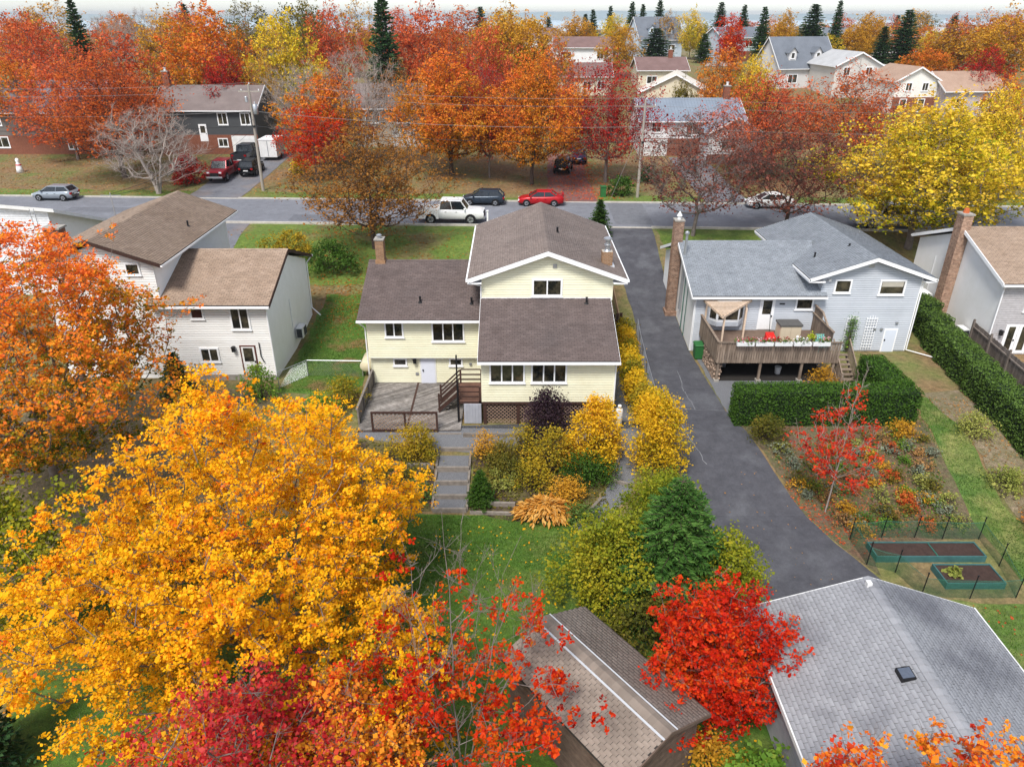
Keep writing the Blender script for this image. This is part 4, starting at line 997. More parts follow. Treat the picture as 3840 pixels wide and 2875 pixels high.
slab(rh, (43.3, 54.7, 4.98), (30.65, 54.7, 4.98), r0, r1, .15, SHING_T, 'roof_front'); ridge_cap(rh, r0, r1, SHING_T)
q = MB()
for a, b in (((43.1, 4.98), (48.9, 7.05)), ((48.9, 7.05), (54.7, 4.98))):
    q.hexa([(30.6, a[0], a[1]-.22), (30.65, a[0], a[1]-.22), (30.65, b[0], b[1]-.22), (30.6, b[0], b[1]-.22)], [(30.6, a[0], a[1]+.02), (30.65, a[0], a[1]+.02), (30.65, b[0], b[1]+.02), (30.6, b[0], b[1]+.02)])
q.build('rake_board', WHITE, rh); gutter(rh, (30.6, 43.03, 4.86), (43.3, 43.03, 4.86)); gutter(rh, (30.6, 54.8, 4.86), (43.3, 54.8, 4.86))
MB().tube([(30.7, 43.05, 4.8), (30.95, 43.4, 4.5), (30.95, 43.4, .3)], .045, 6).build('downspout', WHITE, rh)
MB().tube([(30.96, 51.5, 4.2), (30.96, 51.5, 1.5)], .03, 6).build('conduit', WHITE, rh)
window(rh, We, 32.6, 34.0, 3.0, 4.5, 2, .1); window(rh, We, 36.6, 38.2, 3.0, 4.5, 2, .1)
for u in (31.9, 32.75, 33.6, 34.45): panel_door(rh, We, u, u+.82, .1, 2.1, WHITE, (.12, .94))
lantern(rh, We, 31.6, 1.6)
cc = part_box('chimney', BRICK_R, rh, 30.25, 30.99, 48.4, 49.35, 0, .5); bricks(cc, 30.3, 30.97, 48.45, 49.3, .5, 7.9, BRICK_R, 240)
part_box('chimney_cap', CONC, cc, 30.25, 31.02, 48.4, 49.35, 7.9, 8.0); MB().lathe([(.2, 0), (.16, .3)], (30.63, 48.9, 8.0), 10).build('chimney_pot', mat('terracotta', 'c4683a', .8), cc)
t2 = root('oil_tank', (30.3, 50.7, .6), 'white oil tank against the white wall behind the long hedge', 'oil tank')
MB().lathe([(.3, 0), (.42, .06), (.42, 1.5), (.3, 1.56)], (30.4, 50.1, 1.45), 14, 'y').build('cylinder', WHITE2, t2, True)
for y in (50.3, 51.4): part_box('leg', BLACKM, t2, 30.2, 30.6, y, y+.08, .6, 1.1)
ac = root('heat_pump', (30.2, 46, .2), 'white heat pump standing beside the board fence', 'heat pump')
part_box('casing', WHITE2, ac, 30.4, 30.85, 45.2, 46.1, .25, 1.0); part_box('grille', MATS['dark_grille'], ac, 30.45, 30.8, 45.17, 45.2, .32, .95); part_box('stand', GALV, ac, 30.42, 30.83, 45.25, 46.05, .1, .25)
bf = root('board_fence', (30, 41, 0), 'weathered grey board fence behind the long hedge', 'fence')
FW = mat('grey_fence_board', '8b8078', .9, scale=4, c2='6c625a', rnd=.22, stretch=(1, 1, .3))
n_ = 60; rg = random.Random(12); fbm = MB().box(-.012, .012, -.074, .074, 0, 1.8).mesh('board')
for i in range(n_):
    t = i/n_; x, y = 30.6-1.1*t, 44.6-9.6*t; z = zt(y)
    piece('board', fbm, Matrix.Translation((x, y, z+rg.uniform(-.02, .03))) @ Matrix.Rotation(-.11, 4, 'Z'), bf, FW)
for i in range(5):
    t = i/4; x, y = 30.6-1.1*t, 44.6-9.6*t
    part_box('post', FW, bf, x-.13, x-.02, y-.06, y+.06, zt(y)-.2, zt(y)+2.0)
for z in (.35, 1.5): MB().bar((30.55, 44.6, z), (29.45, 35, z-.05), .05, .09).build('rail', FW, bf)

# ------------------------------------------------------------ grey garage in front
ga = root('garage', (12.1, 15, -1.2), 'garage with weathered light grey shingle roof at the end of the driveway', 'garage')
GW = mat('garage_siding', 'b9bbc0', .75, scale=2, c2='a3a5aa', rnd=.05)
gw = MB().raw([(x, y, z) for y in (11.4, 18.75) for x, z in ((8.5, -1.3), (15.75, -1.3), (15.75, 1.42), (12.12, 2.7), (8.5, 1.42))],
              [(0, 1, 2, 3, 4), (9, 8, 7, 6, 5), (0, 5, 6, 1), (1, 6, 7, 2), (2, 7, 8, 3), (3, 8, 9, 4), (4, 9, 5, 0)]).build('wall', GW, ga)
Wq = Wall((8.49, 0), (0, -1), (-1, 0)); siding(gw, Wq, -18.75, -11.4, -1.1, 1.4, .15, GW)
pk, zr, ze = 12.12, 2.92, 1.5
for xa, sd_, sg in ((8.12, 61, 230), (16.12, 62, 70)):
    A, B, C, D_ = ((xa, 19.05, ze), (xa, 11.0, ze), (pk, 11.0, zr), (pk, 19.05, zr)) if xa < pk else ((xa, 11.0, ze), (xa, 19.05, ze), (pk, 19.05, zr), (pk, 11.0, zr))
    o_ = slab(ga, A, B, C, D_, .12, SHING_L); shingles(o_, A, B, C, D_, SHING_L, expo=.14, tab=.305, seed=sd_, single=sg, gap=.011, th=.015)
    part_box('fascia', WHITE2, ga, xa-.05, xa, 11.0, 19.06, ze-.16, ze+.015) if xa < pk else part_box('fascia', WHITE2, ga, xa, xa+.05, 11.0, 19.06, ze-.16, ze+.015)
    for yy in (19.05, 10.96):
        q = MB(); q.hexa([(xa, yy, ze-.16), (pk, yy, zr-.16), (pk, yy+.04, zr-.16), (xa, yy+.04, ze-.16)], [(xa, yy, ze), (pk, yy, zr), (pk, yy+.04, zr), (xa, yy+.04, ze)]); q.build('rake_board', WHITE2, ga)
ridge_cap(ga, (pk, 11.0, zr+.005), (pk, 19.05, zr+.005), SHING_L, .17, .26)
vz = zr-(pk-11.5)*.355
vt = MB().hexa([(11.32, 14.88, vz-.12), (11.73, 14.88, vz+.03), (11.73, 15.3, vz+.03), (11.32, 15.3, vz-.12)], [(11.33, 14.88, vz+.08), (11.72, 14.88, vz+.16), (11.72, 15.32, vz+.16), (11.33, 15.32, vz+.08)]).build('roof_vent', BLACKM, ga)
MB().hexa([(11.36, 14.92, vz+.088), (11.69, 14.92, vz+.156), (11.69, 15.28, vz+.156), (11.36, 15.28, vz+.088)], [(11.36, 14.92, vz+.095), (11.69, 14.92, vz+.165), (11.69, 15.28, vz+.165), (11.36, 15.28, vz+.095)]).build('solar_panel', mat('solar_glass', '5c6472', .2, scale=8), vt)
MB().box(11.9, 12.06, 18.6, 18.78, zr-.09, zr+.1).build('small_vent', WHITE2, ga)
# big door towards the driveway
Wd = Wall((0, 18.76), (-1, 0), (0, 1)); q = MB(); Wd.box(q, -14.4, -9.8, -1.2, .95, 0, .05); gdr = q.build('garage_door', WHITE2, ga)
for i in range(4): q = MB(); Wd.box(q, -14.35, -9.85, -1.18+i*.53, -.68+i*.53, .05, .065); q.build('panel', WHITE2, gdr)

# ------------------------------------------------------------ brown shed, turned
sh = root('garden_shed', (2.5, 16.2, -1.2), 'small brown shed with brown shingle roof between the red maples', 'shed')
_u = Vector((.61, -.792, 0)); _v = Vector((.792, .61, 0)); _c = Vector((2.53, 16.2, 0))
def T(a, b, z): p = _c+_u*a+_v*b; return (p.x, p.y, z)
SHW = mat('shed_boards', '6e5d52', .85, scale=5, c2='57483f', rnd=.1)
sw = MB().raw([T(a, b, z) for a in (-2.15, 2.9) for b, z in ((-1.6, -1.3), (1.6, -1.3), (1.6, 1.42), (0, 1.92), (-1.6, 1.42))],
              [(0, 1, 2, 3, 4), (9, 8, 7, 6, 5), (0, 5, 6, 1), (1, 6, 7, 2), (2, 7, 8, 3), (3, 8, 9, 4), (4, 9, 5, 0)]).build('wall', SHW, sh)
Wn = Wall((_c+_u*2.9).xy, (_v.x, _v.y), (_u.x, _u.y))
siding(sw, Wn, -1.6, 1.6, -1.1, 1.9, .14, SHW, lambda z: (-1.6, 1.6) if z < 1.42 else (-(1.92-z)*3.2, (1.92-z)*3.2))
Wv = Wall((_c-_v*1.6).xy, (_u.x, _u.y), (-_v.x, -_v.y)); siding(sw, Wv, -2.15, 2.9, -1.1, 1.4, .14, SHW)
for b, sd_, sg in ((-1.85, 71, 170), (1.85, 72, 130)):
    A, B, C, D_ = (T(3.15, b, 1.42), T(-2.4, b, 1.42), T(-2.4, 0, 2.05), T(3.15, 0, 2.05)) if b > 0 else (T(-2.4, b, 1.42), T(3.15, b, 1.42), T(3.15, 0, 2.05), T(-2.4, 0, 2.05))
    o_ = slab(sh, A, B, C, D_, .1, SHING_S); shingles(o_, A, B, C, D_, SHING_S, expo=.13, tab=.24, seed=sd_, single=sg, gap=.014, th=.02)
    q = MB(); q.hexa([T(3.15, b, 1.3), T(3.19, b, 1.3), T(3.19, 0, 1.93), T(3.15, 0, 1.93)], [T(3.15, b, 1.43), T(3.19, b, 1.43), T(3.19, 0, 2.06), T(3.15, 0, 2.06)]); q.build('rake_board', SHW, sh)
ridge_cap(sh, T(-2.4, 0, 2.06), T(3.15, 0, 2.06), mat('shed_ridge_shingle', '867b71', .92, scale=1.6, c2='766b62', tint=.12, spec=.1), .22, .24)
for b, w in ((-.28, .035), (.27, .022)):
    z = 2.05-abs(b)*.34+.022; q = MB(); q.hexa([T(-2.42, b-w, z), T(3.17, b-w, z), T(3.17, b+w, z), T(-2.42, b+w, z)], [T(-2.42, b-w, z+.02), T(3.17, b-w, z+.02), T(3.17, b+w, z+.02), T(-2.42, b+w, z+.02)]); q.build('flashing_strip', CAPM, sh)
# ------------------------------------------------------------ vegetation
def skeleton(rng, H, Rr, cb, n, stems=1, spread=.2, bf=.25, lobes=.22, prof=(.75, .6), seg=.7, tr_top=.75, shell=.42, lean=(0, 0)):
    """branch skeleton that reaches n points spread through an uneven crown"""
    P = np.zeros((0, 3)); ph = rng.uniform(0, 6.28, 6)
    while len(P) < n:
        m = n*4; h = rng.random(m); th = rng.uniform(0, 2*np.pi, m)
        env = np.sin(np.pi*h**prof[0])**prof[1]
        ok = rng.random(m) < env**2; h, th, env = h[ok], th[ok], env[ok]; m = len(h)
        lob = 1+lobes*(np.sin(2*th+ph[0]+4*h)*.6+np.sin(3*th+ph[1]-7*h)*.6+np.sin(5*th+ph[2]+11*h)*.5)
        r = Rr*env*lob*rng.random(m)**shell*np.where(rng.random(m) < .13, rng.uniform(1., 1.24, m), 1.); z = cb+(H-cb)*(h*(1+.05*np.sin(4*th+ph[3])))
        P = np.vstack([P, np.stack([r*np.cos(th)+lean[0]*h, r*np.sin(th)+lean[1]*h, z], 1)])
    P = P[:n]
    cap = n*8+200
    pos = np.zeros((cap, 3)); par = np.full(cap, -1); pl = np.zeros(cap); ok = np.zeros(cap, bool); c = 1
    for s in range(stems):
        a = 2*np.pi*s/stems+rng.uniform(0, 1); last = 0; k = 8
        fx = spread*Rr*(1 if stems > 1 else .25)
        for i in range(1, k+1):
            t = i/k; w = rng.normal(0, .05*Rr*t, 2)
            pos[c] = (math.cos(a)*fx*t+w[0]+lean[0]*t*.6, math.sin(a)*fx*t+w[1]+lean[1]*t*.6, H*tr_top*t)
            par[c] = last; pl[c] = pl[last]+np.linalg.norm(pos[c]-pos[last]); ok[c] = pos[c, 2] > cb*.75; last = c; c += 1
    order = np.argsort(np.linalg.norm(P-np.array([0, 0, cb]), axis=1)); tips = []
    for q in order:
        p = P[q]; d = np.linalg.norm(pos[:c]-p, axis=1)
        cost = d+bf*pl[:c]+1.3*np.maximum(0, pos[:c, 2]-p[2]+.3*d)+(~ok[:c])*50
        j = int(np.argmin(cost)); D = d[j]; k = max(1, min(6, int(D/seg)+1)); last = j; a = pos[j].copy()
        bend = rng.normal(0, .045*D, 3)
        for i in range(1, k+1):
            t = i/k; w = math.sin(math.pi*t)
            pos[c] = a+(p-a)*t+bend*w+np.array([0, 0, -.1*D*w]); par[c] = last
            pl[c] = pl[last]+np.linalg.norm(pos[c]-pos[last]); ok[c] = True; last = c; c += 1
        tips.append(last)
    return pos[:c], par[:c], np.array(tips)

def radii(par, tips, rt, ex, n):
    rad = np.zeros(n); rad[tips] = rt**ex
    for i in range(n-1, 0, -1):
        if rad[i] == 0: rad[i] = rt**ex
        rad[par[i]] += rad[i]
    return rad**(1/ex)

def tubes(A, B, ra, rb, k):
    d = B-A; L = np.linalg.norm(d, axis=1)[:, None]; d = d/np.maximum(L, 1e-6)
    ref = np.where(np.abs(d[:, 2:3]) > .9, np.array([[1., 0, 0]]), np.array([[0, 0, 1.]]))
    u = np.cross(d, ref); u /= np.linalg.norm(u, axis=1)[:, None]; w = np.cross(d, u)
    ang = 2*np.pi*np.arange(k)/k; cs = np.cos(ang)[None, :, None]; sn = np.sin(ang)[None, :, None]
    ring = u[:, None]*cs+w[:, None]*sn
    V = np.concatenate([A[:, None]+ring*ra[:, None, None], B[:, None]+ring*rb[:, None, None]], 1)
    j = np.arange(k); f = np.stack([j, (j+1) % k, (j+1) % k+k, j+k], 1)
    F = (np.arange(len(A))[:, None, None]*2*k+f).reshape(-1, 4)
    return V.reshape(-1, 3), F

def branch_mesh(rng, pos, par, tips, rt=.012, ex=2.35, twigs=0, tl=.6, tr=.006, base=1.25):
    n = len(pos); rad = radii(par, tips, rt, ex, n); i = np.arange(1, n)
    A, B = pos[par[i]], pos[i]; rb = rad[i]; ra = np.minimum(rad[par[i]], rb*1.35)
    low = pos[par[i], 2] < .05; ra = np.where(low, ra*base, ra)
    big = rb > .05
    Vs, Fs, off = [], [], 0
    def add(V, F):
        nonlocal off
        Vs.append(V); Fs.append(F+off); off += len(V)
    if big.any(): add(*tubes(A[big], B[big], ra[big], rb[big], 7))
    if (~big).any(): add(*tubes(A[~big], B[~big], ra[~big], rb[~big], 3))
    if twigs:
        dirn = pos[tips]-pos[par[tips]]; dirn /= np.maximum(np.linalg.norm(dirn, axis=1), 1e-6)[:, None]
        S0 = np.repeat(pos[tips], twigs, 0)-np.repeat(dirn, twigs, 0)*rng.uniform(0, .5, (len(tips)*twigs, 1))
        dv = np.repeat(dirn, twigs, 0)*.8+rng.normal(0, .55, (len(S0), 3))+np.array([0, 0, .25]); dv /= np.linalg.norm(dv, axis=1)[:, None]
        E0 = S0+dv*rng.uniform(.5, 1.2, (len(S0), 1))*tl
        add(*tubes(S0, E0, np.full(len(S0), tr), np.full(len(S0), tr*.5), 3))
        S1 = np.repeat(S0*.5+E0*.5, 2, 0); dv2 = np.repeat(dv, 2, 0)*.7+rng.normal(0, .6, (len(S1), 3)); dv2 /= np.linalg.norm(dv2, axis=1)[:, None]
        E1 = S1+dv2*tl*rng.uniform(.25, .6, (len(S1), 1)); add(*tubes(S1, E1, np.full(len(S1), tr*.7), np.full(len(S1), tr*.4), 3))
    return np_mesh('trunk', np.vstack(Vs), np.vstack(Fs), smooth=True)

PAL = dict(
    gold=['7a7a1c', 'b89c1a', 'eaae18', 'fabb18', 'fcbc1a', 'f8a818', 'ee881a', 'd8581c'],
    flame=['4a5c18', '6e741c', 'ac8c1f', 'e09628', 'f08e28', 'f2842c', 'f07a30', 'e66a34'],
    scarlet=['6a100a', '98180c', 'bc240e', 'd03410', 'd84c12', 'd86616', 'b07a1c'],
    red=['6c0c08', 'a0160c', 'c2240e', 'd43212', 'da4c16', 'da6c1c'],
    crimson=['620e18', '8e161e', 'ac1e26', 'c02c2c', 'c44646', 'cc4a1e', 'd08a20', 'd8a020'],
    yellow=['6c7a1c', '9c9c1e', 'ccb426', 'e8c638', 'f0cc48', 'eebc4c'],
    brown=['64461e', '845a26', 'a06a2e', 'b07834', '8e6228'],
    russet=['8e4422', 'b25028', 'ca622c', 'd47634', 'c86e28'],
    rose=['9c4430', 'bc4c2e', 'd26036', 'da7642', 'd0702e'],
    orange=['94781e', 'c08422', 'd8862a', 'e27a2e', 'de6632'],
    amber=['86701f', 'b08426', 'cc962c', 'd8a638', 'c88630'],
    maroon=['741418', '981c1e', 'b42a22', 'c43e2c', 'b04024'],
    plum=['562e28', '703c32', '844a3c', '94584a', '784434'],
    purple=['2c2028', '3c2c34', '4c3a40', '5a464a'],
    olive=['3c441c', '545820', '706a28', '8c7a30', '9c8034'],
    lime=['4a581a', '6a701c', '908426', 'b09628', 'c6a22a', 'c08826'],
    forsy=['747420', 'a89a22', 'd4ae24', 'e6b826', 'eab028', 'dc902a'],
    fir=['1c3022', '2a4428', '3a5832', '4c6c40', '5e7e4e'],
    firb=['1c2c26', '2a4034', '3a5646', '4c6e58'],
    hedge=['253f15', '35551c', '476824', '58782e', '6a863a'],
    hedgel=['384c1e', '4e682a', '66803c', '7e944a'],
    spur=['5c6a2c', '8c9444', 'aaaa58', 'c0b868'],
    tanl=['7a5a34', '9c7444', 'b88a56', 'c89c64'],
    hosta=['a86a2a', 'c88a34', 'dca04a', 'e6b868', 'c89a58'],
    sage=['5c6452', '747c68', '8c947c', '9ca48c'],
    limeg=['46581a', '62721c', '868c24', 'a8a02a', 'c2aa2c'],
    fern=['3c5a1e', '567a28', '6e9434', '8aa03c', 'a88a30'])
def LM(p, **k): return leaf_mat(p+'_leaves', PAL[p], **k)

def slot_mat(o, m):
    if not o.data.materials: o.data.materials.append(m)
    o.material_slots[0].link = 'OBJECT'; o.material_slots[0].material = m

def plant_tree(name, label, loc, tmesh, cmesh, bark, leafm, s=(1, 1, 1), rz=0, group=None, cat='tree'):
    r = root(name, loc, label, cat, group, rz)
    r.scale = s
    for nm, me, m in (('trunk', tmesh, bark), ('crown', cmesh, leafm)):
        if me is None: continue
        o = bpy.data.objects.new(nm, me); COL.objects.link(o); o.parent = r; slot_mat(o, m)
    return r

def make_tree(seed, H, Rr, cb, n, m, leaf, kind='quad', twigs=3, lspread=.3, rt=.012, tl=.5, skip=0., gain=.25, hgrad=0., up=.7, flat=.8, **kw):
    rng = np.random.default_rng(seed)
    pos, par, tips = skeleton(rng, H, Rr, cb, n, **kw)
    t = branch_mesh(rng, pos, par, tips, rt, twigs=twigs, tl=tl, tr=max(.006, rt*.5))
    if m == 0: return t, None
    C = pos[tips]; pt = pos[par[tips]]; C2 = C*.6+pt*.4
    if skip: 
        keep = rng.random(len(C)) > skip*np.clip(((C[:, 2]-cb)/(H-cb)-.2)*1.9, .1, 1); C, C2 = C[keep], C2[keep]
    C = np.vstack([C, C2+rng.normal(0, .12, C2.shape)])
    rel = (lambda P: hgrad*((P[:, 2]-cb)/(H-cb)-.5)) if hgrad else None
    V, F, Tn = np_leaves(rng, C, m, lspread, leaf, up, kind, flat, gain, rel, sub=4 if m > 9 else 2)
    return t, np_mesh('crown', V, F, Tn)

# ---- the large trees in the near gardens
def Z(y): return zt(y)
t, c = make_tree(1, 11.8, 7.3, 1.4, 1250, 70, .09, 'quad', 2, .24, .011, gain=.18, hgrad=.12, prof=(.46, .8), lobes=.28, shell=.4, tr_top=.85, flat=.55)
plant_tree('golden_maple', 'huge golden orange maple on the back lawn beside the brown shed', (-9.0, 19.0, -1.2), t, c, BARK, LM('gold'))
t, c = make_tree(2, 13.6, 6.8, 3.2, 1100, 44, .115, 'quad', 2, .26, .011, gain=.2, hgrad=.62, prof=(.8, .62), lobes=.26, shell=.36, tr_top=.85, flat=.65)
plant_tree('flame_maple', 'orange maple with green lower leaves in front of the cream house', (-21.6, 28.5, -.95), t, c, BARK, LM('flame'))
t, c = make_tree(3, 10.4, 3.0, 1.6, 240, 40, .1, 'quad', 3, .18, .0062, gain=.3, stems=5, spread=.6, prof=(.55, .65), lobes=.28, skip=.93, tr_top=.9, hgrad=-.3, bf=.5)
plant_tree('scarlet_maple', 'sparse many-stemmed scarlet maple with bare upper twigs beside the brown shed', (-1.5, 14.1, -1.2), t, c, BARK, LM('scarlet'))
t, c = make_tree(4, 7.4, 2.9, 1.5, 420, 36, .1, 'quad', 3, .28, .011, gain=.3, prof=(.6, .6), lobes=.26, skip=.3)
plant_tree('crimson_maple', 'crimson pink maple in front of the golden orange maple', (-6.6, 11.6, -1.2), t, c, BARK, LM('crimson'))
t, c = make_tree(5, 5.9, 2.15, .6, 500, 40, .09, 'quad', 2, .17, .007, gain=.3, prof=(.55, .7), lobes=.5, tr_top=.88)
plant_tree('red_maple', 'dense bright red maple between the brown shed and the grey garage', (6.5, 17.0, -1.2), t, c, BARK, LM('red'))
t, c = make_tree(6, 8.0, 2.0, 2.2, 150, 18, .1, 'maple', 1, .12, .0055, gain=.2, stems=1, spread=.5, prof=(.45, .8), lobes=.35, skip=.8, tr_top=.95, seg=.5, bf=.7)
plant_tree('red_sapling', 'slender sparse red sapling beside the paved driveway and clipped hedge', (14.9, 28.05, -1.15), t, c, BARKL, leaf_mat('coral_leaves', ['8c1410', 'b8241a', 'd03a20', 'dc5028', 'd86030']))
for sd_, (x, y, h, r_), lab in ((7, (7.15, 9.7, 8.3, 1.0), 'thin orange maple top rising beside the grey garage roof'), (8, (10.0, 9.9, 8.1, 1.6), 'orange yellow maple top over the near edge of the garage roof'),
                                (9, (2.9, 10.4, 5.2, 1.4), 'orange maple sapling in front of the brown shed'), (10, (-4.6, 12.6, 5.8, 2.1), 'orange and olive maple between the crimson and scarlet maples')):
    t, c = make_tree(sd_, h, r_, 4.6 if sd_ < 9 else 2.0, {7: 45, 10: 300}.get(sd_, 90), 28, .1, 'quad', 3, .18, .01, gain=.3, lobes=.3, prof=(.8, .6), tr_top=.9)
    plant_tree('orange_maple', lab, (x, y, -1.2), t, c, BARK, leaf_mat('mixed_orange_leaves', ['b83020', 'd84a22', 'e87a24', 'f09c2a', 'f2b034', 'd86a28']))
# understorey at the edge: olive thicket and dark evergreens beside the golden maple
def shrub(name, label, loc, rx, ry, h, n, m, leaf, pal, seed, group=None, spread=.16, cat='shrub', kind='quad', up=.6, gain=.25, elong=1., stem=BARKD, base=.12):
    rng = np.random.default_rng(seed); r = root(name, loc, label, cat, group)
    th = rng.uniform(0, 6.28, n); u = rng.random(n)**.4; v = rng.uniform(0, 1, n); ph = rng.uniform(0, 6, 3)
    lob = 1+.2*np.sin(3*th+ph[0])+.16*np.sin(5*th+ph[1]+5*v)
    env = np.sqrt(np.clip(1-(2*np.clip(v, .35, 1)-.7)**2/1.69, .05, 1))*lob
    C = np.stack([rx*u*env*np.cos(th), ry*u*env*np.sin(th), h*(base+(1-base)*v*(1+.12*np.sin(4*th+ph[2])))], 1)
    V, F, T_ = np_leaves(rng, C, m, spread, leaf, up, kind, .8, gain, elong=elong)
    o = bpy.data.objects.new('foliage', np_mesh('foliage', V, F, T_)); COL.objects.link(o); o.parent = r; o.data.materials.append(LM(pal))
    k = min(n, 26); B = C[:k]; A = B*np.array([.15, .15, 0])
    A[:, 2] = -.1
    V, F = tubes(A, B, np.full(k, .018), np.full(k, .007), 4)
    o = bpy.data.objects.new('stems', np_mesh('stems', V, F)); COL.objects.link(o); o.parent = r; o.data.materials.append(stem)
    return r
shrub('tall_shrub', 'olive yellow thicket under the orange maple at the yard edge', (-18.8, 21.0, -1.2), 3.6, 3.0, 5.8, 640, 18, .14, 'limeg', 21, spread=.28)
shrub('tall_shrub', 'olive green shrub behind the golden maple', (-14.6, 23.5, -1.2), 2.0, 2.0, 3.6, 200, 16, .15, 'olive', 22, spread=.25)
shrub('tall_shrub', 'dull green and gold undergrowth between golden and scarlet maples', (-4.6, 14.6, -1.2), 2.2, 1.7, 3.4, 220, 16, .16, 'gold', 23, spread=.25)

def conifer(seed, H, Rr, n_wh, per, needle, nl, droop=.25, base=.06, pw=.78, wid=.24):
    rng = np.random.default_rng(seed); A, B, C, Dn, SZ = [], [], [], [], []
    for i in range(n_wh):
        h = base+(1-base)*(i/n_wh)**.92; L = Rr*(1-h)**pw*rng.uniform(.85, 1.1)+.08; a0 = rng.uniform(0, 6.28)
        for j in range(per):
            a = a0+2*math.pi*j/per+rng.normal(0, .18); l = L*rng.uniform(.72, 1.15)
            d = np.array([math.cos(a), math.sin(a), .22-droop*(1-h)]); d /= np.linalg.norm(d)
            p0 = np.array([0, 0, np.clip(h+rng.normal(0, .4/n_wh), .02, .985)*H]); A.append(p0); B.append(p0+d*l)
            sd = np.cross(d, [0, 0, 1.])
            k = max(3, int(l/nl))
            for q in range(k):
                t = (q+.6)/k
                for sg in (-1, 1):
                    w = sd*sg*rng.uniform(.35, .75)+d*rng.uniform(.4, .8)+np.array([0, 0, rng.normal(.05, .16)])
                    C.append(p0+d*l*t); Dn.append(w/np.linalg.norm(w)); SZ.append((.25+.75*(1-t))*min(.6, l*.38)+needle)
            C.append(p0+d*l*.96); Dn.append(d); SZ.append(needle*1.6)
    A, B, C, Dn, SZ = map(np.array, (A, B, C, Dn, SZ))
    up = rng.normal(0, .35, Dn.shape)+np.array([0, 0, 1.]); w = np.cross(Dn, up); w /= np.linalg.norm(w, axis=1)[:, None]; s = SZ[:, None]
    nn = np.cross(w, Dn)
    V1 = np.stack([C, C+Dn*s*.5+w*s*wid-nn*s*.04, C+Dn*s, C+Dn*s*.5-w*s*wid-nn*s*.04], 1)
    V2 = np.stack([C, C+Dn*s*.5+nn*s*.15, C+Dn*s*.9, C+Dn*s*.5-nn*s*.17], 1)
    V = np.concatenate([V1, V2], 0); F = (np.arange(len(V))[:, None]*4+np.arange(4)).reshape(-1, 4)
    T_ = np.clip(.45+.25*rng.normal(0, 1, len(C))*.7+.1*np.sin(C[:, 2]*3), 0, 1)
    tv, tf = tubes(A, B, np.full(len(A), .022), np.full(len(A), .006), 4)
    sv, sf = tubes(np.array([[0, 0, -.2]]), np.array([[0, 0, H*.99]]), np.array([.03*H**.8]), np.array([.01]), 8)
    return np_mesh('trunk', np.vstack([sv, tv]), np.vstack([sf, tf+len(sv)])), np_mesh('crown', V.reshape(-1, 3), F, np.concatenate([T_, T_]))
ct, cc_ = conifer(31, 6.4, 2.6, 48, 11, .1, .095, .1, .06, .66, .12)
plant_tree('spruce_tree', 'young dark green spruce among the yellow-green bushes beside the driveway', (6.1, 21.5, -1.2), ct, cc_, BARKD, leaf_mat('spruce_needles', ['28461f', '3a5e28', '507634', '688c44', '7e9e54'], trans=.2))
SPR = [conifer(40+i, 10, 2.6+.5*i, 36, 9, .24, .4, .3, .08) for i in range(2)]
plant_tree('spruce_tree', 'dark green spruce beside the golden maple at the lawn edge', (-16.4, 14.6, -1.2), *SPR[0], BARKD, LM('fir', trans=.1), (.55, .55, .52))
plant_tree('spruce_tree', 'small blue-green spruce under the golden maple', (-14.6, 11.6, -1.2), *SPR[1], BARKD, LM('firb', trans=.1), (.5, .5, .45), 1)
plant_tree('spruce_tree', 'dark evergreen beside the cream house door under the orange maple', (-19.2, 37.2, 0), *SPR[1], BARKD, LM('fir', trans=.1), (.42, .42, .3), 2)

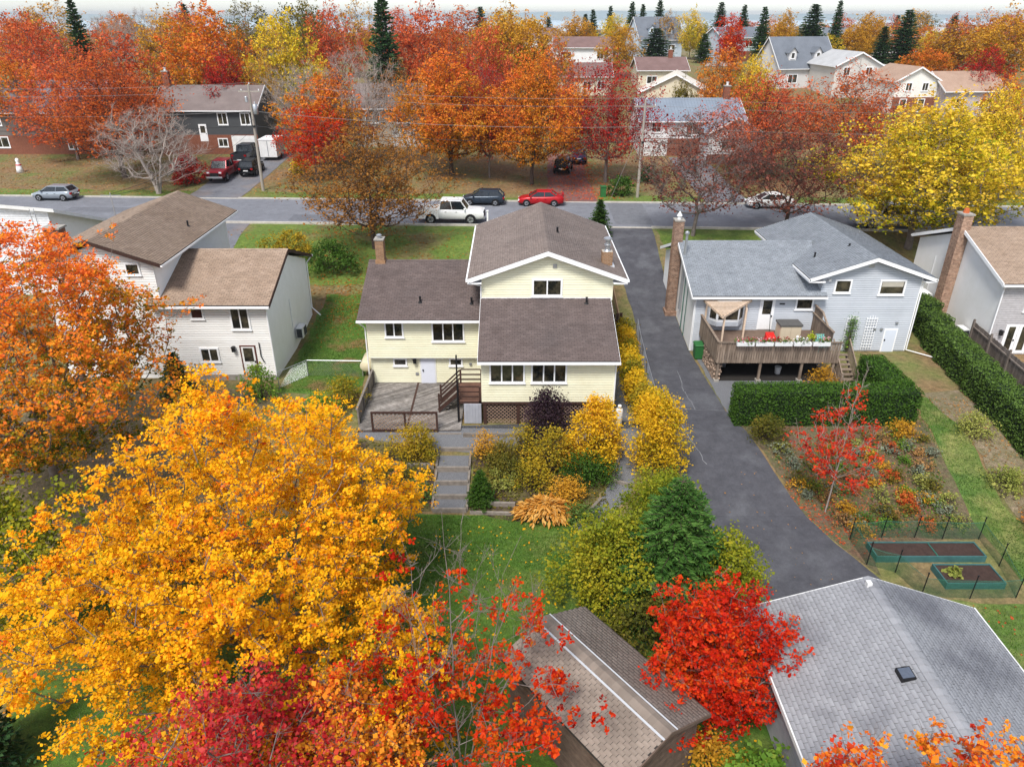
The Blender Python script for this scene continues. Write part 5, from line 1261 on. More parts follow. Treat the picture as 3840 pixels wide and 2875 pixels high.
# ---- shrubs of the near gardens
SH = [
 ('bush', 'tall yellow-green bush beside the paved driveway', (7.3, 30.8, -.7), 1.35, 1.3, 4.2, 480, 18, .1, 'forsy', 51),
 ('bush', 'round bright yellow bush at the corner of the addition', (4.2, 31.2, -.5), 1.35, 1.15, 3.5, 460, 18, .1, 'forsy', 52),
 ('bush', 'loose yellow bush between the driveway fence row and the tall bush', (7.45, 33.6, -.1), .9, 1.0, 2.4, 230, 16, .1, 'forsy', 95),
 ('bush', 'yellow-green bush where the fence row begins', (7.3, 35.4, 0), .75, .9, 1.8, 170, 16, .1, 'lime', 96),
 ('bush', 'green and yellow bush between the tall bush and the spruce', (6.9, 27.4, -1.1), 1.3, 1.4, 2.4, 300, 16, .1, 'limeg', 97),
 ('purple_bush', 'dark purple bush against the lattice of the addition', (1.8, 32.7, -.2), 1.15, .85, 2.95, 480, 20, .08, 'purple', 53),
 ('bush', 'yellow shrub beside the garden steps below the lattice railing', (-5.0, 31.5, -.45), 1.25, .75, 1.8, 260, 15, .085, 'lime', 54),
 ('bush', 'low olive shrub under the grey retaining timber', (-5.6, 30.2, -.75), 1.6, .55, .8, 130, 15, .08, 'olive', 55),
 ('bush', 'brownish small shrub next to the garden steps', (-1.3, 31.7, -.3), .75, .6, 1.3, 100, 14, .075, 'amber', 56),
 ('bush', 'green shrub in the middle of the terraced bed', (-.5, 31.2, -.4), .9, .6, 1.2, 110, 14, .08, 'olive', 57),
 ('bush', 'upright yellow-green shrub in the terraced bed near the purple bush', (.6, 31.6, -.35), .7, .6, 1.7, 110, 14, .08, 'lime', 58),
 ('bush', 'thin yellow-green shrub in front of the purple bush', (1.9, 30.6, -.55), 1.15, .8, 2.3, 200, 14, .085, 'lime', 59),
 ('bush', 'dark green mound beside the round yellow bush', (3.3, 29.9, -.7), 1.0, .9, 1.5, 160, 15, .08, 'hedge', 60),
 ('bush', 'low yellow-olive shrub behind the orange hosta', (2.6, 28.6, -.95), .9, .7, 1.2, 130, 15, .08, 'amber', 61),
 ('bush', 'sprawling grey-green perennial on the terrace', (-.6, 29.8, -.75), 1.1, .6, .6, 110, 14, .08, 'spur', 62),
 ('bush', 'grey-green clump beside the lower garden steps', (-4.5, 29.0, -1.0), .7, .8, .8, 90, 14, .08, 'hedgel', 63),
 ('bush', 'green shrub by the lower gravel path', (3.2, 27.4, -1.1), .8, .6, .7, 90, 14, .08, 'hedgel', 64),
 ('bush', 'tangle of olive stems on the terrace beside the cedar cone', (-.4, 30.4, -.6), 1.2, .9, .9, 170, 14, .08, 'olive', 88),
 ('bush', 'yellow autumn shrub between purple bush and hosta', (1.0, 29.6, -.8), 1.0, .8, 1.3, 150, 14, .08, 'lime', 89),
 ('bush', 'rust coloured shrub below the round yellow bush', (2.9, 31.0, -.5), .8, .7, 1.3, 120, 14, .08, 'amber', 90),
 ('bush', 'green bush beside the long timber of the sloping path', (4.4, 30.0, -.7), .8, .8, 1.2, 130, 14, .08, 'hedge', 91),
 ('bush', 'large yellow-green bush at the lawn side of the spruce', (3.9, 21.8, -1.2), 2.2, 1.8, 4.2, 760, 20, .1, 'limeg', 65),
 ('bush', 'yellow and green bush behind the spruce', (6.0, 24.2, -1.2), 2.0, 1.5, 4.2, 520, 18, .1, 'limeg', 66),
 ('bush', 'olive and rust bush between the spruce and the driveway', (8.0, 21.2, -1.2), 1.7, 1.7, 3.9, 560, 18, .1, 'limeg', 67),
 ('bush', 'trailing olive green vine bush in front of the spruce', (5.4, 19.8, -1.2), 2.2, 1.1, 2.2, 400, 18, .1, 'olive', 68),
 ('bush', 'green and gold shrub beside the cream house door', (-14.6, 37.4, 0), 1.0, .8, 1.9, 150, 15, .1, 'fern', 69),
 ('bush', 'yellow flowering shrub outside the deck railing', (-9.6, 36.5, 0), 1.1, 1.2, 1.6, 170, 15, .09, 'lime', 70),
 ('bush', 'green shrub under the chain link fence corner', (-10.6, 35.2, 0), 1.2, 1.0, 1.2, 150, 15, .09, 'fern', 71),
 ('fern_clump', 'green ferns between the garage wall and the shed', (7.2, 13.4, -1.2), 1.1, 1.6, 1.6, 170, 14, .16, 'fern', 72),
 ('bush', 'dark rusty bush under the red maple by the shed', (6.1, 14.6, -1.2), .9, .9, 1.3, 110, 15, .1, 'amber', 73),
 ('bush', 'round green and yellow bush at the foot of the clipped hedge', (13.5, 33.0, -.15), .85, .8, 1.3, 150, 15, .085, 'olive', 74),
 ('bush', 'orange mounded perennial at the corner of the clipped hedge', (20.6, 33.2, -.1), .8, .6, .8, 110, 14, .075, 'amber', 75),
 ('bush', 'pale yellow-green spirea beside the long hedge', (24.6, 33.4, -.15), .85, .85, 1.2, 140, 15, .08, 'spur', 76),
 ('bush', 'second pale spirea farther down beside the long hedge', (24.3, 29.6, -.9), .9, .8, 1.0, 140, 15, .08, 'spur', 77),
 ('bush', 'orange leaved shrub at the lower end of the long hedge', (24.5, 26.2, -1.2), 1.2, 1.3, 1.5, 200, 15, .085, 'orange', 78),
 ('bush', 'tan ornamental shrub next to the orange shrub', (25.2, 24.4, -1.2), 1.0, 1.0, 1.2, 150, 15, .085, 'tanl', 79),
 ('bush', 'gold shrub beside the stair of the raised deck', (18.6, 38.9, 0), .9, .6, 1.1, 110, 14, .08, 'amber', 80),
 ('climbing_vine', 'green climbing vine on the white trellis', (22.1, 43.75, .2), .32, .14, 2.2, 70, 12, .08, 'fern', 81),
 ('bush', 'dark green yew in front of the olive hedge bush by the street', (-14.3, 55.6, 1.5), 2.1, 1.6, 2.4, 240, 16, .14, 'hedge', 82),
 ('bush', 'golden green bush under the brown tree at the street', (-18.2, 58.0, 1.9), 2.0, 1.6, 2.2, 220, 15, .14, 'lime', 83),
 ('bush', 'round dark red bush beside the dark house driveway', (-36.4, 83.5, 2.8), 2.0, 1.8, 2.8, 260, 15, .2, 'maroon', 84),
 ('bush', 'yellow bush on the lawn beside the dark house', (-25, 88, 3), 1.2, 1.0, 1.6, 90, 14, .18, 'yellow', 85),
 ('bush', 'dark green shrub at the foot of the second utility pole', (11.6, 78.2, 2.65), 1.5, 1.2, 1.8, 130, 14, .17, 'hedge', 86),
 ('bush', 'dark green shrub beside the brick house entrance', (15.5, 84, 2.9), 1.2, 1.2, 1.6, 100, 14, .17, 'fir', 87),
]
for a in SH: shrub(*a)
# orange hosta: broad arching leaves
hr = root('hosta_clump', (1.6, 27.75, -1.2), 'large round clump of orange tan hosta leaves at the lawn edge', 'plant')
rng = np.random.default_rng(5); N = 900; th = rng.uniform(0, 6.28, N); ra = rng.uniform(.05, 1.35, N)**.9; L = rng.uniform(.18, .34, N)
cx, sx = np.cos(th), np.sin(th); c0 = np.stack([cx*ra*1.05, sx*ra*.62, .25+.55*(1-(ra/1.4)**2)], 1); d = np.stack([cx, sx, rng.normal(.1, .35, N)-.45*ra], 1); d[:, :2] += rng.normal(0, .25, (N, 2)); c0[:, 2] += rng.normal(0, .07, N); w = np.stack([-sx, cx, 0*sx], 1); s = L[:, None]
V = np.stack([c0, c0+d*s*.5+w*s*.24+[0, 0, .04], c0+d*s, c0+d*s*.5-w*s*.24+[0, 0, .04]], 1); F = (np.arange(N)[:, None]*4+np.arange(4))
o = link('leaves', np_mesh('leaves', V.reshape(-1, 3), F, np.clip(rng.normal(.5, .25, N), 0, 1)), LM('hosta'), None); o.parent = hr
# small cedar cone beside the steps, arborvitae by the street
for nm, lab, loc, s, seed in (('cedar_tree', 'small dark cone-shaped cedar beside the garden steps', (-1.5, 28.5, -1.1), (.3, .3, .2), 0), ('cedar_tree', 'narrow columnar cedar at the street behind the yellow house', (7.6, 62.6, 2.5), (.42, .42, .33), 1)):
    plant_tree(nm, lab, loc, *SPR[seed], BARKD, LM('hedge', trans=.1), s)
# row of coloured shrubs between the yellow house and the chain link fence
for i in range(9):
    y = 36.9+i*1.05; shrub('hedge_shrub', 'yellow and orange shrub in the row along the chain link fence', (7.15+.05*i, y, zt(y)), .62, .7, 1.5, 130, 15, .11, ('forsy', 'forsy', 'lime')[i % 3], 120+i, 'shrubs along the chain link fence')
# low perennials in the bed beside the driveway
rg = random.Random(8); poly_bed = [(13.2, 32.4), (22.0, 33.6), (21.6, 31), (21.2, 26.8), (16.0, 26.4), (14.4, 28.6)]
def inside(p, poly):
    r_ = False
    for (ax, ay), (bx, by) in zip(poly, poly[1:]+poly[:1]):
        if (ay > p[1]) != (by > p[1]) and p[0] < (bx-ax)*(p[1]-ay)/(by-ay)+ax: r_ = not r_
    return r_
nb = 0
while nb < 85:
    x, y = rg.uniform(13, 22.5), rg.uniform(26.4, 34.6)
    if not inside((x, y), poly_bed) or math.dist((x, y), (14.9, 28)) < .5: continue
    pal, cn = rg.choice((('amber', 'amber'), ('olive', 'olive'), ('olive', 'olive'), ('russet', 'russet'), ('hedgel', 'green'), ('sage', 'sage'), ('sage', 'sage'), ('tanl', 'straw-coloured'), ('tanl', 'straw-coloured'), ('fern', 'green'), ('spur', 'pale green')))
    r_ = rg.uniform(.28, .6)
    shrub('perennial', f'low {cn} perennial clump in the bed beside the driveway', (x, y, zt(y)), r_, r_, rg.uniform(.25, .5), 26, 12, .075, pal, 200+nb, f'{cn} perennials in the driveway bed', .09, 'plant'); nb += 1
# ---- clipped hedges: dark core under a skin of leaves
def hedge(label, boxes, pal, n, leaf, seed, top=None):
    h = root('clipped_hedge', (boxes[0][0], boxes[0][2], boxes[0][4]), label, 'hedge')
    rng = np.random.default_rng(seed); Cs = []
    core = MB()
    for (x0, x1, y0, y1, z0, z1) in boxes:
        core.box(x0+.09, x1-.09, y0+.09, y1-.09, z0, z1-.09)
        ar = [(x1-x0)*(y1-y0), (x1-x0)*(z1-z0), (x1-x0)*(z1-z0), (y1-y0)*(z1-z0), (y1-y0)*(z1-z0)]
        for f_, a in enumerate(ar):
            k_ = int(n*a); p = rng.random((k_, 3)); p = np.array([x0, y0, z0])+p*np.array([x1-x0, y1-y0, z1-z0]); e = rng.normal(0, .02, k_)
            if f_ == 0: p[:, 2] = z1+e+.03*np.sin(p[:, 0]*2)*np.sin(p[:, 1]*2.3)
            elif f_ == 1: p[:, 1] = y0+e
            elif f_ == 2: p[:, 1] = y1+e
            elif f_ == 3: p[:, 0] = x0+e
            else: p[:, 0] = x1+e
            Cs.append(p)
    C = np.vstack(Cs); V, F, T_ = np_leaves(rng, C, 1, .02, leaf, .3, gain=.1)
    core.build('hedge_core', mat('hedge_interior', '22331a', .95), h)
    link('foliage', np_mesh('foliage', V, F, T_), LM(pal, trans=.15), h)
hedge('square clipped dark green hedge in front of the raised deck', [(12.1, 21.9, 34.15, 35.45, -.1, 2.05), (20.6, 21.95, 35.4, 39.1, -.05, 2.0)], 'hedge', 330, .085, 91)
bxs = []
for i in range(11):
    t = i/11; y1 = 48.9-2.1*i; y0 = y1-2.1; xm = 28.9-.13*(48.9-(y0+y1)/2)*1.0 if y0 > 34 else 26.95+.02*(34-y0)
    bxs.append((xm-.75, xm+.75, y0-.12, y1, zt(y0)-.1, zt((y0+y1)/2)+1.85))
hedge('long wide green hedge between the grey house and the tan roofed house', bxs, 'hedgel', 180, .105, 92)
# ------------------------------------------------------------ trees along the street and in the woods behind
LEAFY = {
 'd': [make_tree(300+i, 10, 4.0, 1.6, 300, 26, .2, 'quad', 2, .36, .012, gain=.25, hgrad=.25, prof=(.7, .62), lobes=.4) for i in range(3)],
 'l': [make_tree(310+i, 10, 4.0, 1.8, 330, 18, .18, 'quad', 4, .34, .011, gain=.25, prof=(.7, .65), lobes=.4) for i in range(3)],
 's': [make_tree(320+i, 10, 4.0, 1.8, 270, 8, .2, 'quad', 6, .34, .012, gain=.25, prof=(.75, .6), lobes=.28, tl=.6) for i in range(2)],
 'b': [make_tree(340+i, 10, 4.2, 1.4, 380, 0, .2, 'quad', 8, rt=.014, prof=(.8, .6), lobes=.25, tl=.75, stems=3, spread=.35) for i in range(2)],
 'D': [make_tree(350+i, 10, 4.2, 1.6, 620, 28, .135, 'quad', 2, .34, .011, gain=.28, hgrad=.3, prof=(.68, .7), lobes=.42) for i in range(3)],
 'L': [make_tree(360+i, 10, 4.2, 1.8, 600, 16, .125, 'quad', 4, .34, .01, gain=.28, prof=(.7, .7), lobes=.42) for i in range(2)],
 'P': [make_tree(370+i, 10, 4.4, 2.2, 520, 10, .14, 'quad', 6, .3, .009, gain=.2, prof=(.8, .6), lobes=.25, tl=.6, hgrad=-.1) for i in range(2)],
 'c': SPR}
PN = dict(brown='brown', plum='plum brown', yellow='yellow', rose='dusty rose', russet='russet', orange='orange', maroon='dark crimson', amber='amber', scarlet='scarlet', fir='dark green', olive='olive', hedge='deep green')
KN = dict(d=('maple_tree', 'dense {} leaved tree'), l=('maple_tree', '{} tree with loose open crown'), s=('thin_tree', 'thinning {} tree with showing twigs'), p=('thin_tree', 'nearly bare {} tree'), b=('bare_tree', 'leafless grey twigged tree'), c=('spruce_tree', 'tall {} spruce'))
SPECIAL = {(-11.6, 60.0): 'broad brown leaved tree on the front lawn of the yellow house', (15.8, 62.5): 'nearly bare plum brown tree on the front lawn of the grey house', (24.1, 63.5): 'nearly bare wide plum brown tree behind the grey roof',
           (33.5, 60.0): 'very large yellow tree over the white pickup', (42.1, 66.0): 'yellow tree next to the very large yellow one', (-38.0, 79.0): 'leafless pale tree at the street beside the red pickup driveway',
           (28.6, 86.0): 'coral red tree across the street behind the white sedan', (38.5, 87.0): 'russet tree next to the coral red one across the street', (-2.6, 86.0): 'narrow dark crimson tree between two orange trees', (-7.1, 87.0): 'dense orange tree beside the narrow crimson one, wider of the orange pair', (2.2, 83.0): 'tall dense orange tree behind the red sedan',
           (10.6, 84.0): 'dark crimson tree over the leaf covered driveway', (-22.4, 85.0): 'small scarlet tree near the first utility pole', (-21.9, 92.0): 'orange tree behind the small scarlet one'}
TREES = [
 (-11.6, 60.0, 10.6, 5.3, 'brown', 'L'),
 (15.8, 62.5, 10.6, 5.2, 'plum', 'P'),
 (24.1, 63.5, 9.4, 5.3, 'plum', 'P'),
 (33.5, 60.0, 12.6, 6.8, 'yellow', 'D'),
 (42.1, 66.0, 12.4, 4.1, 'yellow', 'D'),
 (-38.0, 79.0, 9.5, 5.6, 'rose', 'b'),
 (-44.9, 86.0, 14.5, 6.8, 'russet', 'L'),
 (-55.0, 95.0, 12.0, 5.7, 'rose', 'l'),
 (-7.1, 87.0, 13.4, 5.9, 'orange', 'D'),
 (-2.6, 86.0, 13.0, 2.6, 'maroon', 'L'),
 (2.2, 83.0, 14.2, 5.2, 'orange', 'D'),
 (10.6, 84.0, 13.6, 5.0, 'maroon', 'L'),
 (28.6, 86.0, 12.0, 5.6, 'rose', 'L'),
 (38.5, 87.0, 12.4, 5.9, 'russet', 'L'),
 (-21.9, 92.0, 11.6, 4.6, 'orange', 'd'),
 (-22.4, 85.0, 8.6, 4.0, 'scarlet', 'l'),
 (-18.0, 93.0, 13.9, 5.3, 'rose', 'b'),
 (-26.3, 97.0, 11.8, 4.7, 'russet', 'b'),
 (-12.8, 96.0, 8.3, 2.9, 'rose', 'b'),
 (-65.3, 110.0, 15.4, 5.6, 'rose', 'l'),
 (-64.6, 120.0, 16.7, 1.9, 'fir', 'c'),
 (-77.3, 126.0, 15.4, 5.6, 'russet', 'l'),
 (-54.1, 108.0, 14.2, 6.2, 'rose', 'l'),
 (-54.5, 125.0, 15.2, 5.6, 'amber', 'l'),
 (-60.8, 132.0, 15.2, 4.3, 'amber', 'b'),
 (-42.8, 112.0, 16.5, 6.4, 'orange', 'd'),
 (-38.2, 104.0, 12.4, 3.4, 'maroon', 'l'),
 (-32.0, 112.0, 16.2, 4.8, 'yellow', 'd'),
 (-40.0, 120.0, 14.3, 4.3, 'brown', 's'),
 (-27.9, 122.0, 16.6, 4.5, 'rose', 'l'),
 (-33.9, 135.0, 16.1, 4.8, 'olive', 'd'),
 (-17.6, 110.0, 18.4, 2.5, 'fir', 'c'),
 (-13.3, 118.0, 16.9, 5.8, 'rose', 'l'),
 (-9.1, 114.0, 14.8, 4.8, 'russet', 'l'),
 (-3.1, 106.0, 14.9, 3.9, 'rose', 'l'),
 (-1.2, 132.0, 16.0, 5.6, 'amber', 'd'),
 (3.9, 126.0, 14.5, 4.9, 'amber', 'd'),
 (6.6, 116.0, 12.6, 3.5, 'russet', 's'),
 (-64.2, 101.0, 11.9, 4.6, 'orange', 'l'),
 (-48.0, 97.0, 10.8, 4.1, 'russet', 'l'),
 (-46.6, 108.0, 8.8, 3.2, 'brown', 's'),
 (-33.5, 106.0, 11.3, 2.9, 'amber', 's'),
 (-15.5, 104.0, 11.0, 3.7, 'brown', 's'),
 (-6.4, 104.0, 11.0, 3.7, 'maroon', 'l'),
 (7.8, 100.0, 11.0, 3.0, 'russet', 's'),
 (-90.5, 160.0, 14.6, 7.5, 'amber', 's'),
 (-63.6, 160.0, 14.0, 6.6, 'rose', 's'),
 (-54.4, 165.0, 14.4, 6.8, 'olive', 's'),
 (-31.1, 160.0, 14.6, 5.7, 'amber', 's'),
 (-9.9, 165.0, 13.3, 7.8, 'russet', 's'),
 (-84.5, 170.0, 11.3, 6.0, 'olive', 'b'),
 (21.4, 160.0, 10.1, 3.8, 'amber', 'd'),
 (30.0, 112.0, 11.6, 4.0, 'orange', 'l'),
 (34.6, 112.0, 11.2, 3.0, 'yellow', 'd'),
 (69.8, 188.0, 12.7, 3.3, 'fir', 'c'),
 (54.6, 176.0, 12.2, 1.9, 'fir', 'c'),
 (73.0, 182.0, 13.4, 1.6, 'fir', 'c'),
 (82.0, 168.0, 11.8, 3.0, 'fir', 'c'),
 (77.6, 168.0, 8.7, 2.0, 'fir', 'c'),
 (25.4, 255.0, 13.1, 2.1, 'fir', 'c'),
 (30.8, 255.0, 14.1, 1.8, 'fir', 'c'),
 (36.8, 250.0, 15.0, 2.3, 'fir', 'c'),
 (44.3, 245.0, 15.1, 2.3, 'fir', 'c'),
 (40.9, 255.0, 14.6, 2.1, 'fir', 'c'),
 (60.2, 235.0, 14.0, 2.5, 'fir', 'c'),
 (64.1, 225.0, 12.8, 2.1, 'fir', 'c'),
 (45.4, 166.0, 11.6, 3.3, 'scarlet', 'd'),
 (46.1, 192.0, 6.5, 2.1, 'hedge', 'c'),
 (78.3, 150.0, 7.3, 4.3, 'orange', 'd'),
 (88.6, 158.0, 10.5, 7.9, 'amber', 'l'),
 (76.8, 128.0, 9.7, 4.2, 'maroon', 'l'),
 (89.2, 145.0, 14.3, 6.0, 'amber', 'd'),
 (88.4, 160.0, 12.0, 5.7, 'russet', 's'),
 (83.4, 190.0, 11.1, 4.5, 'amber', 'd'),
 (94.1, 200.0, 10.5, 4.7, 'rose', 's'),
 (106.9, 215.0, 12.0, 5.6, 'amber', 's'),
 (62.8, 185.0, 11.6, 3.3, 'amber', 'd'),
 (45.6, 205.0, 12.5, 3.4, 'yellow', 'd'),
 (41.3, 215.0, 11.6, 3.8, 'amber', 's'),
 (28.6, 225.0, 10.5, 4.5, 'yellow', 'd'),
 (15.8, 200.0, 11.0, 4.7, 'amber', 'd'),
 (88.8, 168.0, 8.4, 4.0, 'yellow', 'd'),
 (78.7, 185.0, 8.3, 4.3, 'amber', 'd'),
 (35.2, 196.0, 7.5, 3.9, 'fir', 'c'),
 (104.2, 180.0, 12.1, 5.3, 'orange', 's'),
 (61.5, 96.0, 10.4, 3.5, 'orange', 'l'),
 (24.6, 112.0, 7.3, 2.0, 'olive', 'd'),
 (72.5, 182.0, 7.0, 2.8, 'yellow', 'd'),
]
tr_ = random.Random(17)
ANCH = [(-39, 102, 'the charcoal sided house'), (-60, 102, 'the grey-brown house'), (-16.5, 106, 'the hidden beige house'), (23, 101, 'the metal roofed house'), (25.5, 126, 'the pale beige roof'), (15.6, 179, 'the maroon roofed house'),
        (13.2, 144, 'the low brown roofed cottage'), (28, 150, 'the rosy roofed cottage'), (39.5, 217, 'the pale blue cape house'), (56.5, 200, 'the blue-grey two storey house'), (55.5, 153, 'the house with dormers'), (60.6, 143, 'the grey gabled house'),
        (67, 138, 'the brick bungalow'), (64, 128, 'the white and brick gable'), (72.6, 126, 'the tan roofed wing'), (106, 234, 'the distant white house'), (84, 204, 'the low dark distant house'), (30, 262, 'the distant white gable'), (70, 244, 'the cream skyline house'),
        (-27, 80, 'the transformer pole'), (13, 77, 'the plain utility pole'), (-33, 86, 'the red pickup'), (-17.6, 110, 'the tall spruce in the woods'), (-64.6, 120, 'the lone woodland spruce')]
SEEN = set()
def tree_label(x, y, h, k, pal):
    base = KN[k.lower()][1].format(PN[pal]).replace('tall ', 'tall ' if h > 13 else 'small ')
    near = sorted(ANCH, key=lambda a: math.dist((x, y), a[:2]))
    c = []
    for a in near[:3]:
        c.append(base+(' behind ' if y > a[1]+4 else ' in front of ' if y < a[1]-8 else ' beside ')+a[2])
    c.append(base+' between '+near[0][2]+' and '+near[1][2])
    for l in c:
        if l not in SEEN and len(l.split()) <= 16: SEEN.add(l); return l, None
    return c[0], c[0]
for i, (x, y, h, r_, pal, k) in enumerate(TREES):
    tpl = LEAFY[k][i % len(LEAFY[k])]
    base_r = {'c': (1.7, 2.05)[i % 2]}.get(k, 4.2)
    s = (r_/base_r, r_/base_r, h/10)
    kn = KN[k.lower()]; lab, grp_ = (SPECIAL[(x, y)], None) if (x, y) in SPECIAL else tree_label(x, y, h, k, pal)
    m = None if k == 'b' else LM(pal, **({'trans': .1} if k == 'c' else {}))
    bk = BARKL if k == 'b' else (BARK if i % 2 else BARKD)
    plant_tree(kn[0], lab, (x, y, zt(y)-.05), tpl[0], tpl[1], bk, m, s, tr_.uniform(0, 6.28), grp_)
n_far = 0
while n_far < 95:
    y = tr_.uniform(175, 330); x = tr_.uniform(-.72, .72)*y
    if 20 < x < 62 and y < 245: continue
    pal = tr_.choice(['amber', 'rose', 'russet', 'olive', 'orange', 'amber', 'fir', 'yellow', 'orange']); k = 'c' if pal == 'fir' else tr_.choice('dls')
    tpl = LEAFY[k][n_far % len(LEAFY[k])]; h = tr_.uniform(8, 12.5)*(1.15 if k == 'c' else 1); w = h/10*(tr_.uniform(.9, 1.3) if k != 'c' else 1.05)
    lab = KN[k][1].format(PN[pal])+' in the hazy wooded distance'
    plant_tree(KN[k][0], lab, (x, y, zt(y)-.1), tpl[0], tpl[1], BARK, LM(pal, **({'trans': .1} if k == 'c' else {})), (w, w, h/10), tr_.uniform(0, 6), lab); n_far += 1

# ------------------------------------------------------------ houses across the street and on the rise
def house(name, label, loc, rz, w, d, h, rh, wm, rm, ridge='x', wins=(), side=(), brick=None, garage=None, dormers=(), chim=None, door=None, oh=.4, trim=None, ribs=False):
    global LOCAL
    LOCAL = True
    r = root(name, loc, label, 'house', None, R(rz)); trim = trim or WHITE
    x0, x1 = -w/2, w/2
    if ridge == 'x':
        v = [(x, y, z) for x in (x0, x1) for y, z in ((0, -1), (d, -1), (d, h), (d/2, rh-.12), (0, h))]
        wl = MB().raw(v, [(0, 4, 3, 2, 1), (5, 6, 7, 8, 9), (0, 1, 6, 5), (0, 5, 9, 4), (4, 9, 8, 3), (3, 8, 7, 2), (2, 7, 6, 1)]).build('wall', wm, r)
        ez = h-oh*(rh-h)/(d/2)
        slab(r, (x0-oh, -oh, ez+.12), (x1+oh, -oh, ez+.12), (x1+oh, d/2, rh), (x0-oh, d/2, rh), .14, rm)
        slab(r, (x1+oh, d+oh, ez+.12), (x0-oh, d+oh, ez+.12), (x0-oh, d/2, rh), (x1+oh, d/2, rh), .14, rm, 'roof')
        gutter(r, (x0-oh, -oh-.06, ez+.04), (x1+oh, -oh-.06, ez+.04), trim)
        for xx in (x0-oh-.04, x1+oh):
            q = MB()
            for a, b in (((-oh, ez), (d/2, rh-.12)), ((d/2, rh-.12), (d+oh, ez))):
                q.hexa([(xx, a[0], a[1]-.1), (xx+.04, a[0], a[1]-.1), (xx+.04, b[0], b[1]-.1), (xx, b[0], b[1]-.1)], [(xx, a[0], a[1]+.13), (xx+.04, a[0], a[1]+.13), (xx+.04, b[0], b[1]+.13), (xx, b[0], b[1]+.13)])
            q.build('rake_board', trim, r)
        if ribs:
            for i in range(int((w+2*oh)/.4)):
                x = x0-oh+.1+i*.4; MB().bar((x, -oh, ez+.14), (x, d/2, rh+.02), .05, .05).build('seam', rm, r)
    else:
        v = [(x, y, z) for y in (0, d) for x, z in ((x0, -1), (x1, -1), (x1, h), (0, rh-.12), (x0, h))]
        wl = MB().raw(v, [(0, 1, 2, 3, 4), (9, 8, 7, 6, 5), (0, 5, 6, 1), (1, 6, 7, 2), (2, 7, 8, 3), (3, 8, 9, 4), (4, 9, 5, 0)]).build('wall', wm, r)
        ez = h-oh*(rh-h)/(w/2)
        for s in (-1, 1):
            e = s*(w/2+oh); A, B, C, Dd = (e, d+oh, ez+.12), (e, -oh, ez+.12), (0, -oh, rh), (0, d+oh, rh)
            if s > 0: A, B, C, Dd = B, A, Dd, C
            slab(r, A, B, C, Dd, .14, rm)
            q = MB(); q.hexa([(e, -oh-.04, ez-.1), (0, -oh-.04, rh-.22), (0, -oh, rh-.22), (e, -oh, ez-.1)], [(e, -oh-.04, ez+.13), (0, -oh-.04, rh+.01), (0, -oh, rh+.01), (e, -oh, ez+.13)]); q.build('rake_board', trim, r)
            gutter(r, (e, -oh, ez+.04), (e, d+oh, ez+.04), trim)
    W0 = Wall((0, 0), (1, 0), (0, -1))
    if brick:
        q = MB(); W0.box(q, x0-.02, x1+.02, -1, brick, 0, .06); q.build('brick_facing', BRICK_P, r)
    for a in wins: window(r, W0, a[0], a[1], a[2], a[3], a[4] if len(a) > 4 else 2, .12, ds=.07 if brick and a[2] < brick else .02)
    for sd, a0, a1, z0, z1 in side:
        W1 = Wall((x1, 0), (0, 1), (1, 0)) if sd > 0 else Wall((x0, 0), (0, 1), (-1, 0)); window(r, W1, a0, a1, z0, z1, 2, .12, ds=.02)
    if garage:
        q = MB(); W0.box(q, garage[0], garage[1], -.1, garage[2], .0, .09); g_ = q.build('garage_door', WHITE2, r)
        for i in range(4): q = MB(); hh = garage[2]/4; W0.box(q, garage[0]+.08, garage[1]-.08, i*hh+.04, (i+1)*hh-.02, .09, .11); q.build('panel', WHITE2, g_)
    if door: panel_door(r, W0, door[0], door[0]+1.0, door[1], door[1]+2.1, trim, (.5, .9))
    for x in dormers:
        dz = rh-h; y0 = d*.1; z0 = h+.22*dz+.15
        dm = MB().raw([(x+a, y, z) for y in (y0, d*.42) for a, z in ((-.75, z0-.4), (.75, z0-.4), (.75, z0+1.3), (0, z0+2.0), (-.75, z0+1.3))],
                      [(0, 1, 2, 3, 4), (9, 8, 7, 6, 5), (0, 5, 6, 1), (1, 6, 7, 2), (2, 7, 8, 3), (3, 8, 9, 4), (4, 9, 5, 0)]).build('dormer', wm, r)
        for s in (-1, 1):
            A, B, C, Dd = (x+s*1.0, d*.45, z0+1.12), (x+s*1.0, y0-.25, z0+1.12), (x, y0-.25, z0+2.12), (x, d*.45, z0+2.12)
            if s > 0: A, B, C, Dd = B, A, Dd, C
            slab(dm, A, B, C, Dd, .1, rm, 'dormer_roof')
        window(dm, Wall((0, y0), (1, 0), (0, -1)), x-.4, x+.4, z0+.1, z0+1.2, 1, .1, ds=.02)
    if chim:
        c_ = part_box('chimney', BRICK_P, r, chim[0], chim[0]+.8, chim[1], chim[1]+.7, 0, chim[2]); part_box('chimney_cap', CONC, c_, chim[0]-.05, chim[0]+.85, chim[1]-.05, chim[1]+.75, chim[2], chim[2]+.12)
        MB().lathe([(.15, 0), (.15, .3), (.2, .32), (.2, .4)], (chim[0]+.4, chim[1]+.35, chim[2]+.12), 8).build('flue_cap', WHITE2, c_)
    LOCAL = False
    return r
def V_(n, c, **k): return mat(n, c, .7, scale=.7, var=.05, **k)
DKG, SH1, SH2, SH3 = V_('charcoal_siding', '4a4c4e'), mat('worn_brown_roof', '7c706c', .95, scale=.6, c2='6a5f5c'), mat('slate_grey_roof', '6f747c', .95, scale=.6, c2='62676e'), mat('pale_beige_roof', 'd6cec2', .95, scale=.6, c2='c4bcb0')
